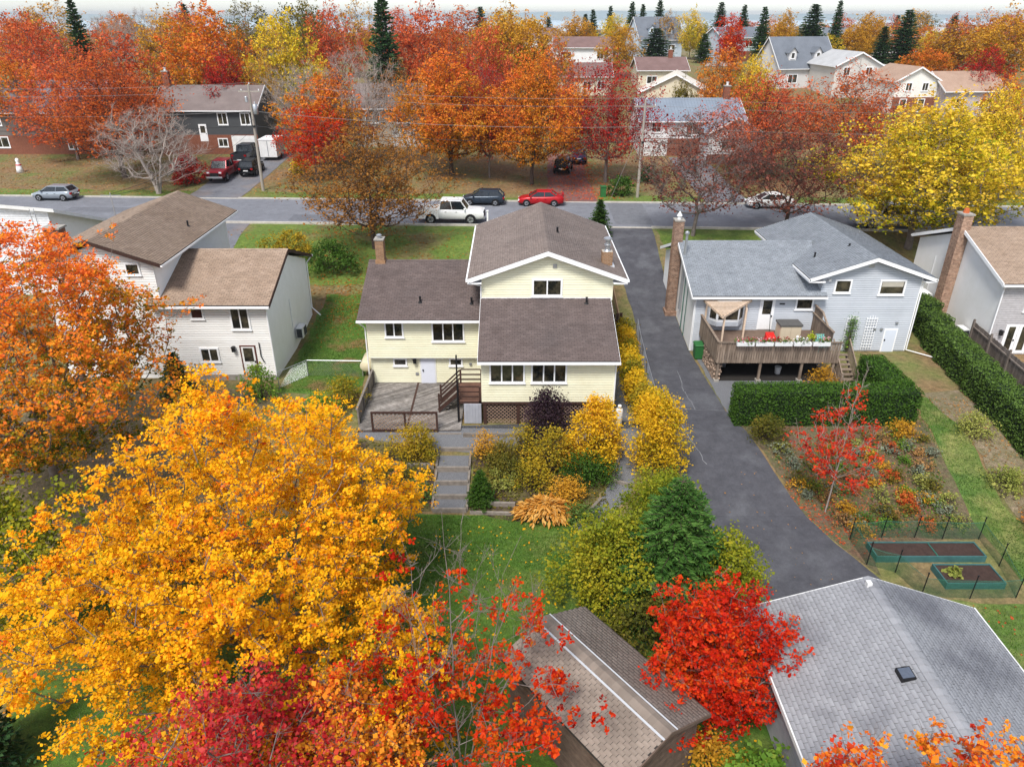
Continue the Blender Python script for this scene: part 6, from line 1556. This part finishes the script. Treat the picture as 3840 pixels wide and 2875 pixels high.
SH4, SH5, MET = mat('maroon_roof', '7c6460', .95, scale=.6, c2='6c5652'), mat('far_tan_roof', 'a68c7a', .95, scale=.6, c2='957b6a'), mat('blue_metal_roof', '8a94a0', .5, scale=.6, c2='7e8894', metal=.2)
SH6 = mat('pale_grey_roof', 'b4b4b4', .95, scale=.6, c2='a4a4a4')
house('dark_house', 'charcoal sided house with brown roof and white garage door', (-39.2, 98, 3.6), 0, 12.8, 9, 5.5, 8.0, DKG, SH1, wins=((1.6, 2.9, 3.6, 5.1), (4.5, 5.8, 3.6, 5.1), (1.2, 2.5, .9, 2.0)), brick=2.4, garage=(3.0, 6.0, 2.3), door=(-1.0, 1.6), chim=(-6.2, 4, 9.6))
house('brown_house', 'grey-brown house half hidden by rosy trees', (-60.5, 98, 3.6), 0, 18, 9, 5.3, 8.6, V_('taupe_siding', '6f6864'), SH2, wins=((-6.5, -4.8, 3.5, 5), (1.0, 4.5, 2.7, 4.2, 3), (-6.5, -4.5, .8, 2.2), (3, 4.2, .6, 1.7)), brick=2.3)
house('beige_bungalow', 'beige house hidden behind the grey bare trees', (-16.5, 102, 3.9), 0, 9, 9, 5.0, 7.6, V_('beige_siding', 'b8aa98'), SH1, wins=((-3, -1, 3, 4.6), (1.2, 3.2, 3, 4.6), (-3.2, -2, .8, 1.8)), garage=(.5, 3.5, 2.2))
house('metal_roof_house', 'brick house with blue ribbed metal roof behind the utility pole', (22.9, 97, 3.5), 0, 13, 9.5, 4.4, 6.6, V_('white_far_siding', 'e4e4e4'), MET, wins=((-5.2, -3.9, 2.9, 4.2), (-.8, 1.6, 2.6, 4.1, 3)), brick=2.2, garage=(-6.0, -3.0, 2.1), chim=(4.7, 4.4, 8.0), ribs=True, door=(3, .1))
house('porch_gable', 'small white gabled wing of the metal roofed house', (27.2, 92.4, 3.3), 0, 6.4, 4.4, 3.8, 5.6, MATS['white_far_siding'], MET, 'y', wins=((-1.6, 1.6, 1.6, 3.2, 3),), brick=1.2)
house('beige_roof_house', 'cream house with pale beige roof behind the metal roofed house', (25.5, 122, 5.4), -12, 11, 9, 3.4, 6.2, V_('cream_far_siding', 'd8cdb4'), SH3, 'y', wins=((-3.4, -1.6, 1, 2.4),))
house('maroon_roof_house', 'white house with maroon-brown roof beside the amber trees', (15.6, 175, 9.1), -6, 13, 9, 4.2, 6.2, MATS['white_far_siding'], SH4, wins=((-4.5, -2.5, 1.8, 3.4), (3.0, 4.5, 1.8, 3.4)))
house('brown_roof_cottage', 'low cream cottage with brown roof behind the crimson tree', (13.2, 140, 6.8), 0, 9, 8, 3.2, 5.2, MATS['cream_far_siding'], SH4, wins=((-.5, 1.0, 1, 2.4), (2, 3.4, 1, 2.4)))
house('brown_roof_cottage', 'low cottage with rosy brown roof below the bluish cape house', (28, 146, 7.2), 0, 9, 9, 3.4, 5.4, MATS['cream_far_siding'], SH4, chim=(1.5, 4, 6.6), wins=((-3, -1, 1, 2.4),))
house('cape_house', 'pale blue cape house with dormers and steep grey roof', (39.5, 212, 9.5), 14, 12, 10, 4.4, 9.6, V_('pale_blue_siding', 'c4d2de'), SH2, wins=((-4, -2, 1, 3), (2, 4, 1, 3)), side=((1, 2, 3.6, 1, 2.8), (1, 5.5, 7, 1, 2.8), (1, 4, 5.4, 5, 6.6)), dormers=(-2.6, 2.6), door=(-.5, .2))
house('blue_grey_house', 'two storey blue-grey house with brick base on the rise', (56.5, 196, 9.3), 16, 11.5, 9, 5.4, 7.6, V_('blue_grey_far', 'b9c3cc'), SH2, wins=((-4, -2.4, 3.4, 4.8), (.6, 3.6, 3.2, 4.8, 3), (-4, -2.4, .8, 2.2)), brick=2.3, side=((1, 3, 4.6, 3.2, 4.6),))
house('dormer_house', 'grey house with two white dormers and sloping grey roof', (55.5, 148, 7.4), 12, 11.5, 10, 3.6, 8.6, V_('light_grey_far', 'cfcdcb'), SH2, wins=((-4, -2, .8, 2.4), (1.5, 3.5, .8, 2.4)), dormers=(-3, 2.2), side=((1, 4, 5.6, 3.6, 5.4), (1, 2.5, 4, .8, 2.4)))
house('gable_house', 'grey gabled house with pale roof and two square windows', (60.6, 138, 6.6), 4, 8.4, 11, 5.2, 7.4, V_('greige_far', 'cfcac2'), SH6, 'y', wins=((-2.8, -1.5, 3.6, 5.0), (1.2, 2.5, 3.6, 5.0), (-2.8, -1, .8, 2.3)))
house('brick_wing_house', 'brick bungalow with pale roof beside the grey gabled house', (67.2, 134, 6.2), 4, 7.4, 10, 3.6, 5.6, BRICK_P, SH6, 'y', wins=((-2.2, .4, 1.2, 3.0, 3),))
house('tan_gable_house', 'white and brick gabled house with tan roof behind the yellow tree', (64.2, 124, 5.6), 4, 7.0, 9, 4.9, 6.9, V_('warm_white_far', 'e9e6de'), SH5, 'y', wins=((-1.9, -.8, 3.3, 4.6), (.8, 1.9, 3.3, 4.6), (-2.4, -1.2, .2, 2.2, 1), (.6, 1.8, .2, 2.2, 1)), brick=2.4)
house('tan_wing_house', 'long tan roofed wing beside the white and brick gable', (72.6, 122, 5.5), 4, 9.5, 9, 3.7, 6.2, V_('mauve_grey_far', 'b4aaac'), SH5, wins=((-3, -1.4, 1, 2.6), (1, 2.6, 1, 2.6)))
for i, (x, y, w, c, rm, lab) in enumerate(((106, 230, 12, 'white_far_siding', SH2, 'white distant house with grey roof behind the firs'), (84, 200, 11, 'light_grey_far', SH2, 'low dark distant house with wide windows'), (30, 258, 12, 'white_far_siding', SH2, 'white distant gable house below the far firs'),
                                            (70, 240, 12, 'cream_far_siding', SH1, 'cream distant house with brown roof on the skyline'), (128, 235, 12, 'pale_blue_siding', SH6, 'pale blue distant house with light roof'), (8, 240, 12, 'white_far_siding', SH4, 'white distant house with reddish roof by the bay'))):
    house('distant_house', lab, (x, y, zt(y)), (i*7) % 20-8, w, 9, 4.6, 7.4, MATS[c], rm, 'x' if i % 2 else 'y', wins=((-4, -2.4, 1.4, 3), (1, 3.4, 1.4, 3, 3)))

# ------------------------------------------------------------ vehicles
RUB, RIMM, CGL = mat('tyre_rubber', '1b1b1c', .85), mat('alloy_rim', 'b4b6ba', .35, metal=.6, var=.05), mat('car_glass', '20262b', .06, var=.1, spec=.6)
HLM, TLM, PLM = mat('headlamp', 'e6e8ea', .15, var=.03), mat('tail_lamp', '9c1414', .25), mat('number_plate', 'e8e8e6', .5)
def paint(n, c, metal=.15): return mat('paint_'+n, c, .28, var=.02, metal=metal, spec=.5)
CAR = dict(
 sedan=dict(L=4.6, W=1.8, H=1.44, belt=.93, cab=(-1.75, -1.0, .35, 1.2), wr=.32, st=((-2.3, .42, .72, .74), (-2.2, .3, .96, .86), (-1.7, .24, 1.0, .93), (-.5, .22, .95, .97), (.8, .22, .93, .97), (1.3, .22, .9, .96), (1.9, .24, .8, .92), (2.2, .28, .68, .8), (2.3, .38, .58, .66))),
 hatch=dict(L=4.3, W=1.78, H=1.48, belt=.95, cab=(-2.05, -1.55, .35, 1.15), wr=.32, st=((-2.15, .42, .8, .78), (-2.05, .3, .98, .9), (-1.5, .24, 1.0, .96), (-.4, .22, .96, .98), (.7, .22, .94, .98), (1.2, .22, .92, .96), (1.75, .24, .82, .93), (2.05, .28, .7, .82), (2.15, .38, .6, .68))),
 suv=dict(L=4.6, W=1.86, H=1.72, belt=1.06, cab=(-2.2, -1.9, .45, 1.15), wr=.36, st=((-2.3, .45, .9, .84), (-2.22, .34, 1.08, .93), (-1.5, .28, 1.08, .98), (0, .26, 1.06, .99), (1.1, .26, 1.04, .98), (1.8, .28, .98, .95), (2.15, .32, .84, .86), (2.3, .42, .7, .72))),
 pickup=dict(L=6.1, W=2.04, H=2.12, belt=1.32, cab=(-.98, -.86, 1.0, 1.55), wr=.45, st=((-1.05, .46, 1.32, .96), (-.5, .42, 1.32, .99), (.8, .42, 1.32, .99), (1.6, .42, 1.3, .99), (2.6, .44, 1.24, .97), (2.95, .48, 1.18, .94), (3.05, .58, .95, .9))))
def car(name, label, loc, rz, kind, pm, cat):
    global LOCAL
    LOCAL = True
    r = root(name, loc, label, cat, None, R(rz)); c = CAR[kind]; hw = c['W']/2; st = c['st']
    mb = MB(); sec = []
    for x, zb, zt_, f in st:
        w = hw*f; half = [(w*.84, zb), (w*.97, zb+.1), (w, zb+(zt_-zb)*.5), (w*.985, zt_-.12), (w*.93, zt_-.03), (w*.82, zt_)]
        sec.append([(x, a, z) for a, z in half]+[(x, -a, z) for a, z in half[::-1]])
    n = 12; v = [p for s in sec for p in s]
    f = [(i*n+j, i*n+(j+1) % n, (i+1)*n+(j+1) % n, (i+1)*n+j) for i in range(len(sec)-1) for j in range(n)]+[tuple(range(n)), tuple(range(len(v)-1, len(v)-n-1, -1))]
    bd = mb.raw(v, f).build('body', pm, r, True)
    a, b, e, g_ = c['cab']; B = c['belt']-.03; H = c['H']; w0, w1 = hw*.86, hw*{'sedan': .66, 'hatch': .68, 'suv': .74, 'pickup': .77}[kind]
    base = [(a, -w0, B), (g_, -w0, B), (g_, w0, B), (a, w0, B)]; top = [(b, -w1, H-.05), (e, -w1, H-.05), (e, w1, H-.05), (b, w1, H-.05)]
    MB().hexa(base, top).build('windows', CGL, r)
    MB().hexa([(b-.08, -w1-.03, H-.07), (e+.06, -w1-.03, H-.07), (e+.06, w1+.03, H-.07), (b-.08, w1+.03, H-.07)], [(b+.08, -w1+.07, H), (e-.1, -w1+.07, H), (e-.1, w1-.07, H), (b+.08, w1-.07, H)]).build('roof', pm, r, False)
    for s in (-1, 1):
        for (xa, xb, wd_) in ((g_, e, .09), (a, b, .13 if kind != 'pickup' else .2), ((a+g_)/2-.1, (b+e)/2-.05, .07)):
            MB().bar((xa, s*(w0+.004), B), (xb, s*(w1+.008), H-.06), .05, wd_).build('pillar', pm, r)
        for x in (-c['L']*.295, c['L']*.305):
            q = MB(); wr = c['wr']; q.lathe([(wr*.6, 0), (wr+.055, .0), (wr+.055, .03), (wr*.6, .03)], (x, s*(hw-.02)-.015, wr), 18, 'y'); q.build('wheel_arch', BLACKM, r)
            wh = MB().lathe([(wr*.6, -.11), (wr*.95, -.11), (wr, -.07), (wr, .07), (wr*.95, .11), (wr*.6, .11)], (x, s*(hw-.08), wr), 18, 'y').build('wheel', RUB, r)
            rm = MB(); yy = s*(hw-.08)+s*.112
            rm.lathe([(wr*.62, -.012), (wr*.62, .012), (wr*.55, .014)], (x, yy, wr), 14, 'y'); rm.build('rim', RIMM, wh)
            sp = MB()
            for k_ in range(5):
                aa = k_*2*math.pi/5; sp.bar((x, yy+s*.012, wr), (x+math.cos(aa)*wr*.58, yy+s*.012, wr+math.sin(aa)*wr*.58), .03, .07)
            sp.build('spoke', MATS.get('dark_spoke') or mat('dark_spoke', '54565a', .4, metal=.5), wh)
        xf = st[-1][0]; MB().box(xf-.34, xf-.03, min(s*hw*.52, s*hw*.8), max(s*hw*.52, s*hw*.8), st[-2][2]-.18, st[-2][2]-.01).build('headlight', HLM, r)
        MB().box(g_-.28, g_-.12, min(s*hw*.97, s*(hw+.15)), max(s*hw*.97, s*(hw+.15)), B+.04, B+.18).build('mirror', pm, r)
        for xd in (-.05, .75) if kind != 'pickup' else (.0, 1.0): MB().box(xd-.5, xd-.34, min(s*(hw-.035), s*(hw-.005)), max(s*(hw-.035), s*(hw-.005)), B-.2, B-.16).build('door_handle', BLACKM, r)
        xb = st[0][0] if kind != 'pickup' else -c['L']/2
        MB().box(xb-.02, xb+.14, min(s*hw*.62, s*hw*.9), max(s*hw*.62, s*hw*.9), c['belt']-.28, c['belt']-.08).build('tail_light', TLM, r)
    xf = st[-1][0]
    MB().box(xf-.06, xf+.015, -hw*.46, hw*.46, st[-2][1]+.12, st[-2][2]-.12).build('grille', BLACKM, r)
    xb = st[0][0] if kind != 'pickup' else -c['L']/2
    MB().box(xb-.03, xb+.02, -.26, .26, .62 if kind != 'pickup' else .55, .74 if kind != 'pickup' else .68).build('number_plate', PLM, r)
    if kind == 'pickup':
        x0 = -c['L']/2; bd2 = MB(); bd2.box(x0, -1.06, -hw*.93, hw*.93, .6, .72)
        for s in (-1, 1): bd2.box(x0, -1.06, min(s*hw*.9, s*hw*.99), max(s*hw*.9, s*hw*.99), .48, 1.34)
        bd2.box(x0, x0+.08, -hw*.9, hw*.9, .5, 1.34); bd2.box(-1.12, -1.06, -hw*.9, hw*.9, .5, 1.34); bd2.build('cargo_bed', pm, r)
        MB().box(x0+.1, -1.14, -hw*.86, hw*.86, .721, .74).build('bed_liner', BLACKM, r)
        MB().box(x0-.16, x0+.0, -hw*.9, hw*.9, .48, .62).build('bumper', RIMM, r); MB().box(xf-.05, xf+.1, -hw*.85, hw*.85, .5, .68).build('bumper', RIMM, r)
    if kind == 'sedan' and 'red' in label: MB().box(-2.3, -2.1, -hw*.7, hw*.7, 1.14, 1.17).box(-2.25, -2.15, -hw*.6, -hw*.55, .95, 1.15).box(-2.25, -2.15, hw*.55, hw*.6, .95, 1.15).build('spoiler', pm, r)
    LOCAL = False
    return r
zs = 2.712
car('hatchback', 'silver hatchback parked alone along the far kerb', (-47.4, 76.2, zs), 177, 'hatch', paint('silver', 'a4abb2', .5), 'car')
car('hatchback', 'dark blue-grey hatchback parked next to the red sedan', (-2.9, 74.1, zs), 177, 'hatch', paint('slate', '353f4a', .4), 'car')
car('sedan', 'red sedan with rear spoiler parked at the far kerb', (2.9, 73.8, zs), 177, 'sedan', paint('red', 'b3171f', .2), 'car')
car('pickup_truck', 'white crew cab pickup parked at the near kerb behind the brown tree', (-5.6, 67.1, zs), -3, 'pickup', paint('white', 'e9e9e7', 0), 'pickup truck')
car('pickup_truck', 'white pickup with open bed under the large yellow tree', (34.0, 65.4, zs), -3, 'pickup', paint('white', 'e9e9e7', 0), 'pickup truck')
car('sedan', 'white sedan parked under the nearly bare plum tree', (25.6, 72.7, zs), 177, 'sedan', paint('white', 'e9e9e7', 0), 'car')
car('pickup_truck', 'red pickup facing the street in the dark house driveway', (-33.3, 86, zt(86)+.03), -90, 'pickup', paint('darkred', '8f1a24', .3), 'pickup truck')
car('suv', 'black SUV parked beside the red pickup', (-30.7, 88, zt(88)+.03), 90, 'suv', paint('black', '1e2226', .3), 'car')
car('pickup_truck', 'dark grey pickup parked in front of the white garage door', (-33.2, 94.2, zt(94)+.03), 90, 'pickup', paint('graphite', '3a3e44', .4), 'pickup truck')
car('suv', 'black SUV half hidden under the orange tree', (6.1, 89, zt(89)+.03), 80, 'suv', paint('black', '1e2226', .3), 'car')
car('sedan', 'dark blue car under the crimson tree', (8.4, 94, zt(94)+.03), 85, 'sedan', paint('blue', '24345a', .3), 'car')
car('suv', 'white SUV in the far driveway on the rise', (50.0, 205, zt(205)+.1), -120, 'suv', paint('white', 'e9e9e7', 0), 'car')
tl_ = root('cargo_trailer', (-30.4, 95.5, zt(95.5)), 'white box trailer beside the garage of the dark house', 'trailer')
part_box('box', WHITE2, tl_, -31.5, -29.4, 94, 97.4, zt(95)+.45, zt(95)+2.5); part_box('roof_cap', WHITE, tl_, -31.55, -29.35, 93.95, 97.45, zt(95)+2.5, zt(95)+2.58)
for x in (-31.55, -29.5): MB().lathe([(.32, 0), (.32, .18)], (x, 95.8, zt(95)+.33), 14, 'x').build('wheel', RUB, tl_)
part_box('door_seam', GALV, tl_, -30.5, -30.44, 93.97, 94, zt(95)+.55, zt(95)+2.4)

# ------------------------------------------------------------ utility poles and wires
POLEW = mat('pole_wood', 'a89f94', .9, scale=3, c2='8f867b', stretch=(1, 1, .1))
def pole(label, x, y, h, tf):
    z = zt(y); p = root('utility_pole', (x, y, z), label, 'utility pole')
    MB().tube([(x, y, z-.3), (x+.1, y, z+h)], [.17, .11], 10).build('shaft', POLEW, p)
    part_box('crossarm', POLEW, p, x-1.0, x+1.2, y-.05, y+.05, z+h-.75, z+h-.62)
    for dx in (-.8, .1, 1.0): MB().lathe([(.04, 0), (.06, .06), (.04, .12), (.05, .18)], (x+dx+.1, y, z+h-.62 if dx != .1 else z+h), 8).build('insulator', WHITE2, p)
    if tf:
        MB().lathe([(.2, 0), (.26, .04), (.26, .95), (.2, 1.0), (.06, 1.02), (.05, 1.25)], (x+.5, y-.1, z+h-2.9), 12).build('transformer', GALV, p, True)
        MB().lathe([(.14, 0), (.16, .04), (.16, .5), (.12, .55)], (x-.25, y-.2, z+h-1.7), 10).build('cutout_box', GALV, p)
    part_box('cable_bracket', BLACKM, p, x-.02, x+.24, y-.2, y-.05, z+h-4.2, z+h-4.0)
    return (x+.1, y, z+h)
p1 = pole('wooden utility pole with transformer beside the black SUV driveway', -27.2, 80.4, 10.8, True)
p2 = pole('wooden utility pole in front of the metal roofed house', 13.2, 77.2, 9.7, False)
WIRE = mat('aluminium_wire', '8c8a88', .6, metal=.3); CAB = mat('black_cable', '2c2c2e', .7)
def wire(label, a, b, sag, r_, m, name='overhead_wire'):
    pts = [(a[0]+(b[0]-a[0])*t, a[1]+(b[1]-a[1])*t, a[2]+(b[2]-a[2])*t-sag*4*t*(1-t)) for t in [i/14 for i in range(15)]]
    tag(MB().tube(pts, r_, 4).build(name, m), label, 'wire')
lp_, rp2 = (-78, 83, 13.4), (70, 74, 12.6)
for i, (dz, dy, m, rr_, nm) in enumerate(((.15, 0, WIRE, .011, 'top bare wire'), (-.5, -.8, WIRE, .011, 'second bare wire'), (-2.6, 0, WIRE, .016, 'middle cable'), (-4.05, -.1, CAB, .024, 'thick lowest cable'))):
    wire(f'{nm} leading away from the transformer pole over the rosy trees', (lp_[0], lp_[1]+dy, lp_[2]+dz), (p1[0], p1[1]+dy, p1[2]+dz), .7, rr_, m)
    wire(f'{nm} strung between the two utility poles', (p1[0], p1[1]+dy, p1[2]+dz), (p2[0], p2[1]+dy, p2[2]+dz), .6, rr_, m)
    wire(f'{nm} leading from the plain pole towards the yellow trees', (p2[0], p2[1]+dy, p2[2]+dz), (rp2[0], rp2[1]+dy, rp2[2]+dz), .7, rr_, m)
wire('service drop cable from the transformer pole to the cream house mast', (p1[0], p1[1], p1[2]-3.4), (-27.4, 50, 9.0), .8, .016, CAB)
wire('second service drop cable below it to the cream house mast', (p1[0], p1[1], p1[2]-4.2), (-27.4, 50, 8.9), 1.1, .014, CAB)
wire('guy wire from the plain utility pole to the verge', (13.3, 77.2, 10.2), (10.2, 76.0, 2.7), 0, .018, WIRE, 'guy_wire')
wire('service drop cable from the transformer pole to the dark house', (p1[0], p1[1], p1[2]-3.6), (-33.4, 97.9, 8.6), .5, .014, CAB)
MB().tube([(-27.4, 50, 7.3), (-27.4, 50, 9.1)], .03, 6).bar((-28.1, 50, 8.9), (-26.7, 50, 8.9), .05, .05).build('service_mast', GALV, lh)

# ------------------------------------------------------------ vegetable beds with green netting
for lab, (x0, x1, y0, y1) in (('long raised vegetable bed with teal board sides', (15.75, 20.5, 24.55, 25.55)), ('square raised vegetable bed with a cabbage inside the netting', (17.9, 20.35, 22.9, 24.1))):
    rb = root('raised_bed', ((x0+x1)/2, (y0+y1)/2, -1.2), lab, 'raised bed')
    for b in ((x0, x1, y0, y0+.05), (x0, x1, y1-.05, y1), (x0, x0+.05, y0+.05, y1-.05), (x1-.05, x1, y0+.05, y1-.05)): part_box('side_board', mat('teal_board', '44706e', .7, scale=4, c2='365c5c'), rb, *b, -1.25, -.88)
    part_box('soil', mat('dark_bed_soil', '4c3a33', .95, scale=6, c2='3a2b26', bump=1, bscale=30), rb, x0+.05, x1-.05, y0+.05, y1-.05, -1.2, -.93)
    if y0 > 24.2: part_box('divider', GREENP, rb, 18.4, 18.45, y0+.05, y1-.05, -1.2, -.9)
shrub('cabbage', 'pale green cabbage in the square raised bed', (18.5, 23.5, -.95), .26, .26, .28, 30, 6, .16, 'spur', 400, None, .05, 'plant')
np_ = [(15.25, 26.05), (16.75, 26.2), (18.25, 26.2), (19.45, 26.1), (21.1, 26.1), (20.95, 24.3), (20.5, 22.4), (18.6, 22.35), (16.7, 22.5), (16.3, 23.9), (15.3, 24.4)]
nf = root('net_fence', (18, 24.2, -1.2), 'low green net fence on thin posts around the raised beds', 'fence')
for x, y in np_: MB().tube([(x, y, -1.4), (x+.02, y, -.02)], .024, 6).build('post', BLACKM, nf); MB().lathe([(.035, 0), (.035, .05)], (x+.02, y, -.02), 6).build('post_cap', BLACKM, nf)
for (ax, ay), (bx, by) in zip(np_, np_[1:]+np_[:1]):
    h0 = .95; mb = MB()
    mb.hexa([(ax, ay, -1.18), (bx, by, -1.18), (bx, by+.002, -1.18), (ax, ay+.002, -1.18)], [(ax, ay, -1.2+h0), (bx, by, -1.2+h0), (bx, by+.002, -1.2+h0), (ax, ay+.002, -1.2+h0)])
    mb.build('net', NETM, nf); MB().tube([(ax, ay, -1.2+h0), ((ax+bx)/2, (ay+by)/2, -1.27+h0), (bx, by, -1.2+h0)], .008, 4).build('net_cord', GREENP, nf)
# small oddments
gn = root('lawn_ornament', (-58.5, 88.5, zt(88.5)), 'white draped ghost figure with red band on the leafy lawn', 'ornament')
MB().lathe([(.42, 0), (.34, .5), (.26, .95), (.16, 1.15), (.22, 1.3), (.2, 1.5), (.08, 1.62)], (-58.5, 88.5, zt(88.5)), 12).build('sheet', WHITE, gn, True)
MB().lathe([(.3, 0), (.31, .06), (.29, .14)], (-58.5, 88.5, zt(88.5)+.8), 12).build('red_band', RED, gn)
wpst = root('white_post', (-2.2, 64.9, 2.6), 'white marker post at the near kerb beside the white pickup', 'post')
part_box('shaft', WHITE, wpst, -2.27, -2.13, 64.85, 64.99, 2.4, 4.2); part_box('cap', WHITE, wpst, -2.3, -2.1, 64.82, 65.02, 4.2, 4.28)
for x, lab in ((7.95, 'pair'),):
    bn = root('wheelie_bin', (9.6, 77.6, zt(77)), 'green bin standing at the end of the leaf covered driveway', 'bin')
    part_box('body', GBN, bn, 9.35, 9.9, 77.3, 77.95, 2.66, 3.7); part_box('lid', GBN, bn, 9.3, 9.95, 77.25, 78.0, 3.7, 3.78)
# ------------------------------------------------------------ grass blades on the near lawns
def turf(name, label, n, pick, cols, seed):
    rng = np.random.default_rng(seed); r_ = random.Random(seed); P = []
    while len(P) < n:
        p = pick(r_)
        if p: P.append((p[0], p[1], zt(p[1])))
    C = np.array(P); a = rng.uniform(0, 6.28, n); w = np.stack([np.cos(a), np.sin(a), 0*a], 1)*.02; t = rng.normal(0, .035, (n, 3)); t[:, 2] = rng.uniform(.04, .1, n)
    ph = rng.uniform(0, 6, 3); lo = np.sin(C[:, 0]*.9+ph[0])+np.sin(C[:, 1]*1.1+ph[1])+np.sin(C[:, 0]*2.3-C[:, 1]*1.7+ph[2])
    tag(link(name, np_mesh(name, np.stack([C-w, C+w, C+t], 1).reshape(-1, 3), np.arange(n*3).reshape(-1, 3), np.clip(.45+.13*lo+rng.normal(0, .16, n), 0, 1)), leaf_mat(name+'_blades', cols, .3)), label, None, None, 'stuff')
GCOL = ['2e4a16', '41641e', '557a2a', '6e8a38', '9a9450']
turf('grass', 'short green grass of the back lawn', 42000, lambda r: (lambda p: p if p[1] < 27.8 and not (p[0] > 3.2 and p[1] > 25.5) else None)((r.uniform(-7, 8.2), 28-abs(r.gauss(0, 5)))), GCOL, 1)
turf('grass', 'grass of the strip lawn beside the long hedge', 26000, lambda r: (lambda p: p if inside(p, [(22.3, 37.3), (24.4, 37.3), (24.1, 33), (23.5, 28.5), (24.3, 24.8), (26.3, 20), (31, 14), (17, 14), (16.6, 22), (21.3, 21.9), (21.6, 26.3), (22.2, 31)]) else None)((r.uniform(16, 31), r.uniform(14, 37.3))), GCOL, 2)
turf('grass', 'grass of the side lawn between the cream and yellow houses', 16000, lambda r: (r.uniform(-13.8, -9.1), r.uniform(38.2, 51.8)), GCOL, 3)
# ------------------------------------------------------------ fallen leaves
def litter(name, label, n, pick, pal, size, seed):
    rng = np.random.default_rng(seed); r_ = random.Random(seed); P = []
    while len(P) < n:
        p = pick(r_)
        if p: P.append((p[0], p[1], zt(p[1])+p[2]))
    C = np.array(P); V, F, T_ = np_leaves(rng, C, 1, .004, size, 3., flat=.1, gain=.2)
    tag(link(name, np_mesh(name, V, F, T_), LM(pal)), label, None, None, 'stuff')
def rect(x0, x1, y0, y1, dz): return lambda r: (r.uniform(x0, x1), r.uniform(y0, y1), dz)
def gaus(x, y, s, dz): return lambda r: (r.gauss(x, s), r.gauss(y, s), dz)
litter('fallen_leaves', 'yellow leaves strewn over the back lawn', 1500, rect(-14, 8, 12, 27, .03), 'gold', .1, 1)
litter('fallen_leaves', 'red leaves around the slender red sapling', 900, lambda r: (lambda p: p if inside(p, [(13.2, 32), (18, 31), (18.5, 26.5), (15.4, 25), (14.4, 26), (13.6, 28.8)]) else None)((r.gauss(15.2, 1.4), r.gauss(28, 1.9), .035)), 'rose', .09, 2)
litter('fallen_leaves', 'brown leaves over the front lawn under the brown tree', 2600, lambda r: (r.gauss(-13, 6), r.uniform(52, 64.5), .035), 'brown', .15, 3)
litter('fallen_leaves', 'brown and orange leaves on the yards across the street', 9000, lambda r: (lambda p: None if (-34.6 < p[0] < -28.5) else p)((r.uniform(-66, 30), r.uniform(76.8+2, 98), .05)), 'tanl', .17, 4)
litter('fallen_leaves', 'red leaves on the leaf covered driveway', 1800, lambda r: (r.gauss(8, 2.2), r.uniform(76, 94), .06), 'rose', .16, 5)
litter('fallen_leaves', 'brown leaves on the lawn beside the yellow house', 1500, lambda r: (r.gauss(-11.3, 1.5), r.gauss(50, 2.4), .035), 'brown', .11, 6)
litter('fallen_leaves', 'pale leaves scattered on the lower driveway', 60, lambda r: (r.uniform(10.2, 14), r.uniform(20, 32), .035), 'tanl', .08, 7)
litter('fallen_leaves', 'leaves on the lawn beside the garage', 260, rect(16.6, 24, 14, 22, .03), 'rose', .09, 8)
litter('fallen_leaves', 'leaf scraps in the bed by the long hedge', 900, rect(24.2, 26.3, 22, 37.5, .04), 'tanl', .09, 9)
litter('ground_cover', 'olive ground cover in the terraced bed', 2600, lambda r: (lambda p: (p[0], p[1], r.uniform(.02, .16)))((r.uniform(-2, 4.6), r.uniform(28.2, 32.2))), 'olive', .1, 11)
litter('ground_cover', 'olive ground cover in the bed under the golden maple side of the steps', 1200, lambda r: (r.uniform(-8.4, -4), r.uniform(28.2, 32.8), r.uniform(.02, .16)), 'olive', .1, 12)
litter('ground_cover', 'mixed low growth in the driveway bed', 2600, lambda r: (lambda p: (p[0], p[1], r.uniform(.02, .14)) if inside(p, poly_bed) else None)((r.uniform(13, 22.4), r.uniform(26, 34.8))), 'hedgel', .09, 13)
litter('fallen_leaves', 'leaves over the perennial bed', 1800, lambda r: (lambda p: p if inside(p, poly_bed) else None)((r.uniform(13, 22.4), r.uniform(26, 34.8), .03)), 'tanl', .08, 10)

# ------------------------------------------------------------ the autumn air
hz = MB().box(-7050, 7050, -70, 7050, -31, 30).build('haze', None)
hm = bpy.data.materials.new('haze'); hm.use_nodes = True
for n_ in list(hm.node_tree.nodes):
    if n_.type == 'BSDF_PRINCIPLED': hm.node_tree.nodes.remove(n_)
pv_ = hm.node_tree.nodes.new('ShaderNodeVolumePrincipled')
pv_.inputs['Color'].default_value = (.86, .9, .95, 1); pv_.inputs['Density'].default_value = .00013; pv_.inputs['Anisotropy'].default_value = .2
hm.node_tree.links.new(pv_.outputs[0], hm.node_tree.nodes['Material Output'].inputs['Volume'])
hz.data.materials.append(hm); tag(hz, 'thin pale haze over the neighbourhood', None, None, 'stuff')
